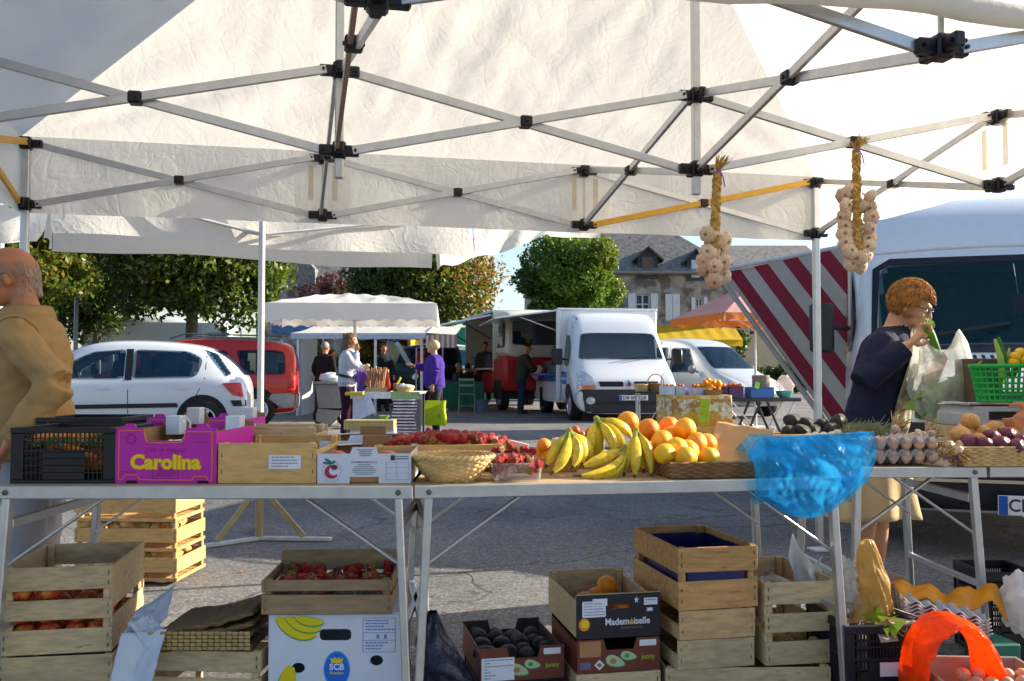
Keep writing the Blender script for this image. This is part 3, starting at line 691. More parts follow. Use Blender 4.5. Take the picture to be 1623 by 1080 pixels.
def roundp(poly, r, n=4):
    out = []; K = len(poly)
    for i in range(K):
        p0, p, p1 = Vector(poly[i - 1]), Vector(poly[i]), Vector(poly[(i + 1) % K])
        a = (p0 - p); b = (p1 - p); ra = min(r, a.length * .45); rb = min(r, b.length * .45); a = p + a.normalized() * ra; b = p + b.normalized() * rb
        for k in range(n + 1):
            t = k / n; q = a * (1 - t) ** 2 + p * 2 * t * (1 - t) + b * t * t; out.append((q.x, q.y))
    return out
AX = {'+y': (Vector((0, 5, 0)), lambda a, b: Vector((a, 0, b))), '-y': (Vector((0, -5, 0)), lambda a, b: Vector((a, 0, b))),
      '+x': (Vector((9, 0, 0)), lambda a, b: Vector((0, a, b))), '-x': (Vector((-9, 0, 0)), lambda a, b: Vector((0, a, b))), '+z': (Vector((0, 0, 6)), lambda a, b: Vector((a, b, 0)))}
def decal(bvh, poly, axis, mat, name, parent, off=.006, r=0, res=.12, depth=.012):
    """panel, pane, lamp or trim shaped to the body surface it sits on"""
    if r: poly = roundp(poly, r)
    if mat.name in ('car_glass', 'teal_glass'): CUTS[parent.name].append((poly, axis))
    o, fn = AX[axis]; d = -o.normalized(); bm = bmesh.new()
    vs = [bm.verts.new((a, b, 0)) for a, b in poly]; bm.verts.ensure_lookup_table()
    for t in tessellate_polygon([[Vector((a, b, 0)) for a, b in poly]]):
        try: bm.faces.new([vs[i] for i in t])
        except ValueError: pass
    for _ in range(4):
        es = [e for e in bm.edges if e.calc_length() > res]
        if not es: break
        bmesh.ops.subdivide_edges(bm, edges=es, cuts=1, use_grid_fill=True); bmesh.ops.triangulate(bm, faces=bm.faces)
    for v in bm.verts:
        st = fn(v.co.x, v.co.y); hit = bvh.ray_cast(st + o, d)
        if hit[0] is None:
            hit = bvh.find_nearest(st + o * .18)
        v.co = hit[0] - d * off
    be = [e for e in bm.edges if e.is_boundary]
    ex = bmesh.ops.extrude_edge_only(bm, edges=be)
    for g in ex['geom']:
        if isinstance(g, bmesh.types.BMVert): g.co += d * depth
    bmesh.ops.recalc_face_normals(bm, faces=bm.faces)
    me = bpy.data.meshes.new(name); bm.to_mesh(me); bm.free(); me.materials.append(mat); me.shade_smooth()
    try: me.set_sharp_from_angle(angle=R(35))
    except Exception: pass
    return link(name, me, parent)
WH = {}
def wheel(parent, c, r, wd, side, spokes=7, capm=SILVERR):
    k = (r, wd, spokes, capm.name)
    if k not in WH:
        ty = MB(); prof = [(r * .62, -wd / 2), (r * .9, -wd / 2), (r * .98, -wd * .42), (r, -wd * .3), (r, wd * .3), (r * .98, wd * .42), (r * .9, wd / 2), (r * .62, wd / 2 - .01), (r * .6, 0)]
        ty.lathe(prof, 32)
        rim = MB(); rim.lathe([(r * .63, wd * .3), (r * .65, wd * .46), (r * .60, wd * .48), (r * .56, wd * .40), (r * .56, wd * .3)], 28)
        for i in range(spokes):
            a = 2 * math.pi * i / spokes; q = Matrix.Rotation(a, 3, 'Z')
            rim.box(q @ Vector((r * .35, 0, wd * .38)), (r * .5, r * .17, .02), q, .006)
        rim.lathe([(.001, wd * .36), (r * .2, wd * .36), (r * .2, wd * .44), (r * .1, wd * .47), (.001, wd * .47)], 16)
        WH[k] = (ty.mesh('tyre', RUBBER), rim.mesh('rim', capm), MB().lathe([(.001, wd * .2), (r * .6, wd * .2), (r * .6, wd * .24), (.001, wd * .24)], 20).mesh('brake_disc', TRIM))
    w = link('wheel', WH[k][0], parent, c, (-math.pi / 2 * side, 0, 0) if True else None)
    link('rim', WH[k][1], w); link('brake_disc', WH[k][2], w)
    return w
def arch(bvh, x, z, r, axis, parent, mat=None, z0=.2):
    pts = [(x + r * math.cos(math.pi * k / 14), z + r * math.sin(math.pi * k / 14)) for k in range(15)]
    pts = [(x + r, z0)] + pts + [(x - r, z0)]
    return decal(bvh, pts, axis, mat or RUBBER, 'wheel_arch', parent, .004)
def strip(pts, w_):
    """thin outline polygon following a polyline"""
    L, Rr = [], []
    for i, p in enumerate(pts):
        a = Vector(pts[max(0, i - 1)]); b = Vector(pts[min(len(pts) - 1, i + 1)]); d = (b - a).normalized(); n = Vector((-d.y, d.x)) * w_ / 2
        L.append((p[0] + n.x, p[1] + n.y)); Rr.append((p[0] - n.x, p[1] - n.y))
    return L + Rr[::-1]
def mirrorx(poly): return [(-a, b) for a, b in poly]
def plate(parent, c, s, rot=(math.pi / 2, 0, math.pi / 2), w_=.52, band=True, tx=.02):
    h = .11; e = link('number_plate', MB().box((0, 0, 0), (w_, h, .012), None, .004).mesh('number_plate', PAPER, False), parent, c, rot)
    if band: link('blue_band', MB().box((-w_ / 2 + .025, 0, .0072), (.046, h * .96, .003)).mesh('blue_band', M('plate_blue', (.01, .09, .45), .4), False), e)
    text('plate_text', s, .098, (tx, -.002, .0068), INK, e, .0015, (0, 0, 0), .0006, xs=.92)
    return e

# --- white hatchback
c = P(397, 690, 15.0); rz = R(193); fw = Vector((math.cos(rz), math.sin(rz), 0))
ctr = Vector((c.x, 14.9, gz(14.6))) + fw * 2.06
car = thing('parked_car', 'white five-door hatchback parked behind the bald man', 'car', ctr, rz)
st = [(-2.12, sec(.42, .55, .62, .42, .78)), (-2.08, sec(.30, .76, .72, .56, .93)), (-1.98, sec(.24, .84, .88, .58, 1.09)), (-1.72, sec(.22, .865, .97, .56, 1.33)), (-1.4, sec(.2, .87, .98, .58, 1.47)), (-.8, sec(.19, .87, .96, .60, 1.53)), (-.1, sec(.19, .87, .94, .61, 1.54)), (.35, sec(.19, .87, .93, .60, 1.47)), (.8, sec(.2, .87, .92, .62, 1.22)), (1.15, sec(.2, .865, .90, .66, .99)), (1.6, sec(.22, .85, .80, .60, .87)), (1.95, sec(.25, .78, .66, .5, .72)), (2.1, sec(.32, .58, .52, .4, .58))]
body, bv = loft_body(st, CARW, car)
decal(bv, [(-1.33, .97), (-1.42, 1.25), (-1.2, 1.37), (-.42, 1.395), (-.40, .95)], '+y', GLASSV, 'window', car, .006, .09); decal(bv, [(-1.33, .97), (-1.42, 1.25), (-1.2, 1.37), (-.42, 1.395), (-.40, .95)], '-y', GLASSV, 'window', car, .006, .09)
decal(bv, [(-.30, .95), (-.30, 1.395), (.16, 1.355), (.55, 1.16), (.83, .95)], '+y', GLASSV, 'window', car, .006, .06); decal(bv, [(-.30, .95), (-.30, 1.395), (.16, 1.355), (.55, 1.16), (.83, .95)], '-y', GLASSV, 'window', car, .006, .06)
decal(bv, strip([(-.36, .93), (-.36, 1.40)], .1), '+y', BLACKP, 'door_pillar', car, .004)
for sgn, ax in ((1, '+y'), (-1, '-y')):
    for ln in ([(-.36, .93), (-.37, .28)], [(-1.46, 1.3), (-1.45, .95), (-1.30, .62), (-1.12, .35), (-.95, .27), (.7, .26)], [(.95, .95), (.88, .6), (.75, .28)]):
        decal(bv, strip(ln, .012), ax, GAPM, 'door_gap', car, .002, 0, .2, .004)
    decal(bv, [(-1.08, .52), (-1.06, .585), (.9, .56), (.9, .50)], ax, BLACKP, 'side_moulding', car, .014, .02)
    arch(bv, -1.42, .34, .37, ax, car); arch(bv, 1.28, .34, .37, ax, car)
    decal(bv, [(-1.98, .89), (-1.70, .88), (-1.86, .70), (-2.02, .66)], ax, REDL, 'tail_lamp', car, .012, .03)
    decal(bv, [(-2.06, .62), (-1.83, .62), (-1.87, .53), (-2.06, .53)], ax, BLACKP, 'bumper_strip', car, .012, .02)
    for x in (-1.15, -.05): decal(bv, [(x - .1, .80), (x + .1, .80), (x + .1, .832), (x - .1, .832)], ax, CARW, 'door_handle', car, .03, .015)
    wheel(car, (-1.42, .80 * sgn, .315), .315, .2, sgn, 6); wheel(car, (1.28, .80 * sgn, .315), .315, .2, sgn, 6)
mm = MB(); mm.ell((.58, .98, .99), (.09, .085, .065), 14, 8); mm.bar((.62, .86, .95), (.6, .95, .96), .05, .03); mm.build('wing_mirror', CARW, car)
decal(bv, [(-1.62, 1.33), (-1.42, 1.40), (-1.76, .98), (-1.84, 1.02)], '+y', GLASSV, 'rear_window_edge', car, .008, .02)
decal(bv, [(-.55, 1.00), (.55, 1.00), (.45, 1.40), (-.45, 1.40)], '-x', GLASSV, 'rear_window', car, .006, .08)
decal(bv, [(-.62, 1.02), (.62, 1.02), (.5, 1.43), (-.5, 1.43)], '+x', GLASSV, 'windscreen', car, .006, .08)
decal(bv, [(-.7, .66), (-.38, .7), (-.4, .58), (-.7, .52)], '+x', LAMPG, 'headlight', car, .01, .03); decal(bv, [(.7, .66), (.38, .7), (.4, .58), (.7, .52)], '+x', LAMPG, 'headlight', car, .01, .03)

# --- red estate
c = P(471, 680, 18.3); rz = R(192); fw = Vector((math.cos(rz), math.sin(rz), 0))
ctr = Vector((c.x, 18.2, gz(18))) + fw * 2.2
car = thing('parked_car', 'red estate car with grey bumper parked beyond the white hatchback', 'car', ctr, rz)
st = [(-2.25, sec(.42, .62, .80, .55, 1.02)), (-2.22, sec(.28, .82, .96, .62, 1.40)), (-2.1, sec(.24, .86, 1.0, .64, 1.58)), (-1.7, sec(.22, .87, 1.0, .65, 1.66)), (-1.0, sec(.2, .87, .99, .66, 1.69)), (-.2, sec(.2, .87, .98, .66, 1.68)), (.35, sec(.2, .87, .97, .64, 1.58)), (.85, sec(.2, .87, .95, .64, 1.25)), (1.2, sec(.2, .86, .92, .66, 1.02)), (1.7, sec(.22, .84, .84, .6, .90)), (2.05, sec(.25, .76, .68, .5, .74)), (2.2, sec(.34, .55, .55, .4, .6))]
body, bv = loft_body(st, CARR, car)
ROOFG = M('dark_teal_roof_reflection_paint', (.05, .09, .10), .2, coat=.5)  # teal reflection painted onto the red car's roof
decal(bv, [(-2.02, 1.02), (-2.0, 1.40), (-1.86, 1.45), (-1.1, 1.45), (-1.2, 1.12), (-1.32, 1.0), (-1.9, .98)], '+y', GLASSV, 'window', car, .006, .07); decal(bv, [(-2.02, 1.02), (-2.0, 1.40), (-1.86, 1.45), (-1.1, 1.45), (-1.2, 1.12), (-1.32, 1.0), (-1.9, .98)], '-y', GLASSV, 'window', car, .006, .07)
decal(bv, [(-.94, .98), (-1.0, 1.35), (-.92, 1.44), (-.3, 1.45), (-.26, .97)], '+y', GLASSV, 'window', car, .006, .07); decal(bv, [(-.94, .98), (-1.0, 1.35), (-.92, 1.44), (-.3, 1.45), (-.26, .97)], '-y', GLASSV, 'window', car, .006, .07)
decal(bv, [(-.18, .97), (-.2, 1.44), (.3, 1.38), (.75, .97)], '+y', GLASSV, 'window', car, .006, .06); decal(bv, [(-.18, .97), (-.2, 1.44), (.3, 1.38), (.75, .97)], '-y', GLASSV, 'window', car, .006, .06)
for sgn, ax in ((1, '+y'), (-1, '-y')):
    for ln in ([(-1.02, 1.5), (-1.05, 1.0), (-1.0, .7), (-1.1, .3)], [(-.22, 1.45), (-.22, .3), (.8, .3)]): decal(bv, strip(ln, .013), ax, GAPM, 'door_gap', car, .002, 0, .2, .004)
    decal(bv, [(-2.24, .36), (-2.24, .64), (-1.75, .62), (-1.72, .52), (-1.95, .36)], ax, M('grey_bumper', (.30, .31, .33), .5), 'bumper_corner', car, .014, .04)
    arch(bv, -1.5, .36, .38, ax, car); arch(bv, 1.4, .36, .38, ax, car)
    decal(bv, [(-2.2, .68), (-2.2, 1.05), (-2.10, 1.0), (-2.06, .68)], ax, REDL, 'tail_lamp', car, .014, .03)
    wheel(car, (-1.5, .80 * sgn, .32), .32, .2, sgn, 9, M('white_hubcap', (.72, .72, .72), .35)); wheel(car, (1.4, .80 * sgn, .32), .32, .2, sgn, 9, MATS['white_hubcap'])
    MB().tube([(-1.9, .60 * sgn, 1.64), (-1.85, .6 * sgn, 1.72), (-.2, .61 * sgn, 1.75), (.1, .6 * sgn, 1.66)], .016, 6).build('roof_rail', M('teal_grey', (.08, .12, .13), .4), car)
decal(bv, [(-.6, 1.05), (.6, 1.05), (.52, 1.48), (-.52, 1.48)], '-x', GLASSV, 'rear_window', car, .006, .08)
decal(bv, [(-.78, .34), (.78, .34), (.78, .62), (-.78, .62)], '-x', MATS['grey_bumper'], 'rear_bumper', car, .016, .05)
decal(bv, [(-.62, 1.05), (.62, 1.05), (.5, 1.52), (-.5, 1.52)], '+x', GLASSV, 'windscreen', car, .006, .08)
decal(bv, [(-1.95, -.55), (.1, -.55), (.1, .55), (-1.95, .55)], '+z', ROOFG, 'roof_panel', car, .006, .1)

# --- white box truck
nose = Vector((P(997, 640, 19.0).x, 19.0, gz(19.0)))
rz = R(-90 + 8); fw = Vector((math.cos(rz), math.sin(rz), 0)); ctr = nose - fw * 2.55
truck = thing('box_truck', 'white box truck with open serving side and blue stripes', 'truck', ctr, rz)
def vsec(zb, w, zbelt, wr, zr): return sec(zb, w, zbelt, wr, zr, .03)
st = [(.75, vsec(.35, .94, 1.2, .80, 2.42)), (.95, vsec(.32, .95, 1.22, .80, 2.44)), (1.15, vsec(.3, .955, 1.22, .79, 2.42)), (1.4, vsec(.3, .96, 1.2, .78, 2.25)), (1.62, vsec(.3, .96, 1.18, .80, 1.92)), (1.95, vsec(.3, .96, 1.14, .80, 1.40)), (2.1, vsec(.29, .955, 1.05, .80, 1.22)), (2.35, vsec(.18, .93, .90, .74, 1.02)), (2.5, vsec(.16, .90, .80, .70, .90)), (2.56, vsec(.18, .86, .68, .64, .76))]
body, bv = loft_body(st, VANW, truck, 'cab')
decal(bv, [(-.80, 1.36), (.80, 1.36), (.70, 1.93), (.55, 1.96), (-.55, 1.96), (-.70, 1.93)], '+x', GLASSV, 'windscreen', truck, .008, .06)
for s in (-1, 1): MB().bar((2.05, s * .1 + .05, 1.37), (1.95, s * .1 + .55, 1.40), .02, .02).build('wiper', BLACKP, truck, False)
decal(bv, [(-.9, .19), (.9, .19), (.93, .58), (.88, .70), (-.88, .70), (-.93, .58)], '+x', TRIM, 'bumper', truck, .03, .05)
decal(bv, [(-.52, .76), (-.10, .76), (-.10, .87), (-.54, .87)], '+x', BLACKP, 'grille', truck, .012, .02); decal(bv, [(.52, .76), (.10, .76), (.10, .87), (.54, .87)], '+x', BLACKP, 'grille', truck, .012, .02)
dm = decal(bv, [(0, .72), (.065, .815), (0, .91), (-.065, .815)], '+x', CHROME, 'emblem', truck, .03)
decal(bv, [(0, .765), (.03, .815), (0, .865), (-.03, .815)], '+x', TRIM, 'emblem_centre', dm, .036)
for s in (-1, 1):
    decal(bv, [(s * .90, .79), (s * .60, .79), (s * .64, .98), (s * .76, 1.10), (s * .88, 1.06)], '+x', LAMPG, 'headlight', truck, .014, .03)
    decal(bv, [(s * .91, .71), (s * .60, .71), (s * .60, .785), (s * .90, .785)], '+x', AMBER, 'indicator', truck, .016, .02)
    decal(bv, ellipse(s * .7, .46, .08, .08, 16), '+x', LAMPG, 'fog_lamp', truck, .045)
    decal(bv, strip([(s * .66, 2.40), (s * .76, 2.2), (s * .83, 2.0)], .03), '+x', TRIM, 'roof_seam', truck, .006)
decal(bv, [(-.6, .36), (.6, .36), (.6, .44), (-.6, .44)], '+x', BLACKP, 'air_intake', truck, .036, .02)
plate(truck, (2.64, .06, .52), 'DB 001 QB', (math.pi / 2, 0, math.pi / 2))
for s, ax in ((-1, '-y'), (1, '+y')):
    decal(bv, [(1.0, 1.28), (1.0, 1.92), (1.24, 1.92), (1.52, 1.62), (1.56, 1.22), (1.40, 1.2)], ax, GLASSV, 'side_window', truck, .008, .05)
    arch(bv, 1.75, .40, .42, ax, truck, TRIM)
    for q in (.80, .96): decal(bv, [(.8, q), (1.55, q), (1.58, q + .12 if q > .9 else q + .1), (.8, q + .12 if q > .9 else q + .1)], ax, M('blue_stripe', (.02, .16, .52), .4), 'blue_stripe', truck, .004)
    wheel(truck, (1.75, .84 * s, .34), .34, .22, s, 8); wheel(truck, (-1.6, .84 * s, .34), .34, .22, s, 8)
    m_ = MB(); m_.box((1.62, s * 1.14, 1.42), (.10, .2, .36), None, .03); m_.bar((1.5, s * .93, 1.35), (1.6, s * 1.1, 1.38), .05, .04); m_.build('wing_mirror', BLACKP, truck)
    decal(bv, strip([(.98, 2.0), (.98, .45), (1.5, .45)], .014), ax, GAPM, 'door_gap', truck, .003)
    decal(bv, [(1.02, 1.02), (1.14, 1.02), (1.14, 1.10), (1.02, 1.10)], ax, BLACKP, 'door_handle', truck, .02, .02)
truck.scale = (1, 1.17, .96)
# body box, with its serving side (image left = local -y) open; local +y is image right
BX0, BX1, BW, BZ0, BZ1 = -2.6, .72, .97, .42, 2.52
INT = M('box_interior', (.45, .42, .36), .7)
def wall(nm, c_, d_, mt=VANW): return MB().box(c_, d_, None, .012).build(nm, mt, truck, False)
wall('box_front', (BX1, 0, (BZ0 + BZ1) / 2), (.05, 2 * BW, BZ1 - BZ0)); wall('box_rear', (BX0, 0, (BZ0 + BZ1) / 2), (.05, 2 * BW, BZ1 - BZ0))
wall('box_roof', ((BX0 + BX1) / 2, 0, BZ1 + .03), (BX1 - BX0 + .08, 2 * BW + .04, .06)); wall('box_floor', ((BX0 + BX1) / 2, 0, BZ0 - .03), (BX1 - BX0 + .06, 2 * BW + .02, .06))
wall('box_side', ((BX0 + BX1) / 2, BW, (BZ0 + BZ1) / 2), (BX1 - BX0 - .06, .05, BZ1 - BZ0))
wall('box_lower_side', ((BX0 + BX1) / 2, -BW, BZ0 + .22), (BX1 - BX0 - .06, .05, .44)); wall('inner_lining', ((BX0 + BX1) / 2, BW - .05, (BZ0 + BZ1) / 2), (BX1 - BX0 - .08, .03, BZ1 - BZ0 - .02), INT)
wall('inner_lining', (BX0 + .05, 0, (BZ0 + BZ1) / 2), (.03, 2 * BW - .12, BZ1 - BZ0 - .02), INT)
wall('corner_post', (BX1 + .01, -BW, (BZ0 + BZ1) / 2), (.09, .08, BZ1 - BZ0 + .02)); wall('corner_post', (BX0, -BW, (BZ0 + BZ1) / 2), (.09, .08, BZ1 - BZ0 + .02))
wall('counter', ((BX0 + BX1) / 2, -BW - .12, 1.02), (BX1 - BX0 - .2, .42, .05), M('blue_counter', (.03, .12, .3), .4)); wall('counter_front', ((BX0 + BX1) / 2, -BW - .03, .93), (BX1 - BX0 - .1, .03, .14), MATS['blue_stripe'])
wall('display_glass', ((BX0 + BX1) / 2 + .4, -BW + .05, 1.2), (1.9, .02, .3), glass('display_glass', (.2, .22, .24), .5)); wall('display_case', ((BX0 + BX1) / 2 + .4, -BW + .3, 1.12), (1.8, .4, .12), STEEL)
MB().box(((BX0 + BX1) / 2, -BW - .62, BZ1 + .0 - .09), (BX1 - BX0 - .06, 1.25, .04), rotm(R(9), 0, 0), .01).build('raised_flap', VANW, truck, False)
for x in (BX0 + .3, BX1 - .3): MB().bar((x, -BW, BZ1 - .45), (x, -BW - .7, BZ1 - .14), .025, .025).build('flap_strut', STEEL, truck, False)
wall('chassis', (-.6, 0, .32), (3.6, .9, .14), RUBBER)
wall('mudguard', (-1.2, -.95, .45), (.05, .2, .5), RUBBER)
tag(MB().grid(lambda u, v: Vector(((u - .5) * .3 + .04 * math.sin(v * 9), .05 * math.sin(u * 8 + v * 5), .32 * v)), 12, 12).build('plastic_bag', M('blue_bag_plastic', (.03, .12, .6), .3, trans=.3), None, True, loc=ctr + Matrix.Rotation(rz, 3, 'Z') @ Vector((0, -BW - .02, 1.32))), 'blue plastic bag on the box truck serving counter', 'bag')

# --- silver-white small van
rz = R(-90 + 31); fw = Vector((math.cos(rz), math.sin(rz), 0)); n0 = P(1212, 640, 20.2); ctr = Vector((n0.x, 20.2, gz(20.5))) - fw * 1.9
kv = thing('small_van', 'pale silver small van parked behind the fruit tables', 'van', ctr, rz)
KV = M('silver_white_paint', (.48, .51, .53), .25, .1, var=.02, coat=.5)
st = [(-2.0, sec(.3, .74, .9, .66, 1.70)), (-1.95, sec(.25, .81, .95, .68, 1.78)), (-1.2, sec(.22, .83, .96, .68, 1.84)), (-.3, sec(.22, .83, .96, .67, 1.83)), (.25, sec(.22, .83, .96, .64, 1.72)), (.75, sec(.22, .83, .95, .64, 1.32)), (1.05, sec(.22, .83, .93, .66, 1.08)), (1.5, sec(.24, .81, .84, .6, .94)), (1.85, sec(.26, .74, .70, .5, .78)), (1.98, sec(.34, .58, .55, .42, .62))]
body, bv = loft_body(st, KV, kv)
decal(bv, [(-.64, 1.10), (.64, 1.10), (.55, 1.62), (-.55, 1.62)], '+x', GLASSV, 'windscreen', kv, .008, .07)
for s, ax in ((-1, '-y'), (1, '+y')):
    for (x0, x1) in ((-1.75, -1.2), (-1.1, -.45), (-.35, .3)):
        decal(bv, [(x0, 1.02), (x0 + .02, 1.60), (x1 - (.08 if x1 > 0 else .02), 1.62 if x1 < 0 else 1.58), (x1 + (.25 if x1 > 0 else 0), 1.02)], ax, GLASSV, 'side_window', kv, .007, .07)
    for ln in ([(-1.15, 1.66), (-1.15, .35), (-.4, .35)], [(-.4, 1.66), (-.4, .3), (.6, .3)]): decal(bv, strip(ln, .014), ax, GAPM, 'door_gap', kv, .003, 0, .2, .004)
    arch(bv, 1.2, .34, .37, ax, kv); arch(bv, -1.35, .34, .37, ax, kv); wheel(kv, (1.2, .76 * s, .3), .3, .18, s, 7); wheel(kv, (-1.35, .76 * s, .3), .3, .18, s, 7)
    m_ = MB(); m_.ell((.62, s * .95, 1.08), (.08, .10, .1), 12, 8); m_.bar((.66, s * .8, 1.02), (.64, s * .9, 1.05), .05, .04); m_.build('wing_mirror', M('grey_plastic', (.2, .21, .22), .5), kv)
    decal(bv, [(s * .66, .70), (s * .40, .74), (s * .42, .60), (s * .66, .56)], '+x', LAMPG, 'headlight', kv, .012, .04)
decal(bv, [(-.7, .34), (.7, .34), (.72, .54), (-.72, .54)], '+x', MATS['grey_plastic'], 'bumper', kv, .02, .05)

# --- big white van at the right
vx = P(1336, 600, 7.2).x
rz = R(-107); ctr = Vector((3.86, 7.92, 0))
van = thing('white_van', 'tall white van with dark windscreen standing behind the customer', 'van', ctr, rz)
def bsec(zb, w, zbelt, wr, zr): return [(0, zb), (w * .9, zb), (w * .985, zb + .06), (w, zb + (zbelt - zb) * .5), (w, zbelt - .06), (w * .985, zbelt + .02), (wr + (w * .985 - wr) * .4, zbelt + (zr - zbelt) * .6), (wr + .01, zr - .12), (wr - .03, zr - .02), (wr - .12, zr), (0, zr + .02)]
st = [(-2.95, bsec(.33, .99, 1.16, .93, 2.42)), (-2.9, bsec(.3, 1.0, 1.16, .94, 2.50)), (-2.0, bsec(.3, 1.0, 1.16, .94, 2.52)), (.2, bsec(.3, 1.0, 1.16, .94, 2.52)), (.55, bsec(.3, 1.0, 1.16, .94, 2.50)), (.95, bsec(.3, 1.0, 1.16, .92, 2.36)), (1.22, bsec(.3, 1.0, 1.16, .90, 2.10)), (1.42, bsec(.3, 1.0, 1.15, .88, 1.88)), (1.95, bsec(.3, 1.0, 1.14, .90, 1.33)), (2.15, bsec(.3, 1.0, 1.08, .90, 1.20)), (2.5, bsec(.28, .99, .98, .88, 1.06)), (2.78, bsec(.26, .97, .84, .84, .92)), (2.86, bsec(.30, .92, .7, .8, .8))]
body, bv = loft_body(st, VANW, van)
decal(bv, strip([(-.2, 1.25), (.85, 1.25), (.78, 1.85), (.68, 1.912), (-.68, 1.912), (-.78, 1.85), (-.85, 1.25), (-.19, 1.25)], .05), '+x', BLACKP, 'windscreen_seal', van, .016)
decal(bv, [(-.82, 1.27), (.82, 1.27), (.755, 1.84), (.66, 1.895), (-.66, 1.895), (-.755, 1.84)], '+x', glass('teal_glass', (.010, .045, .055), .40), 'windscreen', van, .012, .05)
MB().tube([(1.44, -.80, 1.97), (1.50, -.4, 1.985), (1.52, 0, 1.99), (1.50, .4, 1.985), (1.44, .80, 1.97)], .014, 6).build('roof_edge_trim', VANW, van)
for s0 in (-.55, .15):
    MB().bar((2.12, s0, 1.33), (1.93, s0 + .55, 1.42), .018, .022).build('wiper', BLACKP, van, False)
decal(bv, [(-.96, .30), (.96, .30), (.97, .70), (.9, .80), (-.9, .80), (-.97, .70)], '+x', M('dark_navy_bumper', (.012, .014, .025), .35), 'bumper', van, .03, .05)
decal(bv, [(-.7, .82), (.7, .82), (.66, .98), (-.66, .98)], '+x', BLACKP, 'grille', van, .02, .04)
for k in range(26): decal(bv, rect(-.62 + k * .05, -.60 + k * .05, 1.155, 1.205), '+x', BLACKP, 'vent_slot', van, .004, 0, .3, .004)
decal(bv, strip([(-.9, .47), (.9, .47)], .018), '+x', M('cream_strip', (.5, .45, .36), .5), 'bumper_line', van, .045)
for s, ax in ((-1, '-y'), (1, '+y')):
    decal(bv, [(.85, 1.28), (.88, 1.84), (1.15, 1.86), (1.62, 1.42), (1.66, 1.24)], ax, GLASSV, 'side_window', van, .008, .05)
    arch(bv, 1.95, .40, .43, ax, van, TRIM); wheel(van, (1.95, .88 * s, .35), .35, .22, s, 8); arch(bv, -1.8, .40, .43, ax, van, TRIM); wheel(van, (-1.8, .88 * s, .35), .35, .22, s, 8)
    decal(bv, strip([(.78, 2.0), (.78, .42), (1.4, .42)], .014), ax, GAPM, 'door_gap', van, .003)
    m_ = MB(); m_.box((1.62, s * 1.17, 1.42), (.09, .17, .36), None, .03); m_.bar((1.5, s * .98, 1.42), (1.6, s * 1.12, 1.42), .05, .03); m_.build('wing_mirror', TRIM, van)
    decal(bv, [(s * .93, .84), (s * .70, .84), (s * .72, 1.02), (s * .86, 1.08), (s * .92, 1.0)], '+x', LAMPG, 'headlight', van, .014, .03)
plate(van, (2.935, -.02, .345), 'CE', (math.pi / 2, 0, math.pi / 2), tx=-.155)
# --- red and cream snack van
rz = R(-90 + 14); ctr = Vector((P(808, 600, 25.6).x + .25, 25.6, gz(25.6)))
fv = thing('snack_van', 'red and cream catering van with open hatch beyond the box truck', 'van', ctr, rz)
CRM = M('cream_van_paint', (.66, .62, .5), .4, var=.04); RDP = M('red_van_paint', (.42, .02, .015), .4, var=.05)
MB().box((1.55, 0, .95), (1.3, 1.9, .9), None, .1).build('lower_front', RDP, fv); MB().box((-1.0, 0, .72), (3.8, 1.9, .6), None, .05).build('lower_body', RDP, fv)
st = [(.95, vsec(1.35, .94, 1.7, .86, 2.55)), (1.2, vsec(1.35, .94, 1.7, .86, 2.6)), (1.8, vsec(1.35, .94, 1.7, .84, 2.58)), (2.05, vsec(1.35, .93, 1.7, .82, 2.38)), (2.2, vsec(1.35, .9, 1.6, .82, 1.9)), (2.25, vsec(1.4, .84, 1.5, .8, 1.62))]
cabm, bv = loft_body(st, CRM, fv, 'cab')
decal(bv, [(-.75, 1.68), (.75, 1.68), (.7, 2.3), (-.7, 2.3)], '+x', GLASSV, 'windscreen', fv, .01, .06)
for s, ax in ((-1, '-y'), (1, '+y')): decal(bv, [(1.3, 1.62), (1.3, 2.25), (1.95, 2.25), (2.05, 1.62)], ax, GLASSV, 'side_window', fv, .008, .05)
for x in (-2.88, .92): MB().box((x, 0, 1.8), (.06, 1.9, 1.6), None, .01).build('end_wall', CRM, fv, False)
MB().box((-1, 0, 2.63), (3.9, 1.96, .08), None, .02).build('roof', VANW, fv, False); MB().box((-1, .93, 1.8), (3.7, .05, 1.6), None, .01).build('back_wall', CRM, fv, False)
MB().box((-1, -.98, 1.08), (3.7, .3, .05), None, .01).build('counter', CRM, fv, False); MB().box((-1, -.85, 1.3), (2.6, .03, .36), None, .005).build('display_case', MATS['display_glass'], fv, False)
MB().box((-1, -1.75, 2.36), (3.7, 1.6, .05), rotm(R(12), 0, 0), .01).build('raised_hatch', VANW, fv, False)
for x in (-2.6, .6): MB().bar((x, -.95, 1.9), (x, -1.7, 2.33), .03, .03).build('hatch_strut', RUBBER, fv, False)
for s in (-1, 1):
    for x in (1.5, -2.0): wheel(fv, (x, .82 * s, .36), .36, .22, s, 6); MB().box((x, .94 * s, .55), (.9, .03, .5), None, .1).build('wheel_arch', RUBBER, fv)
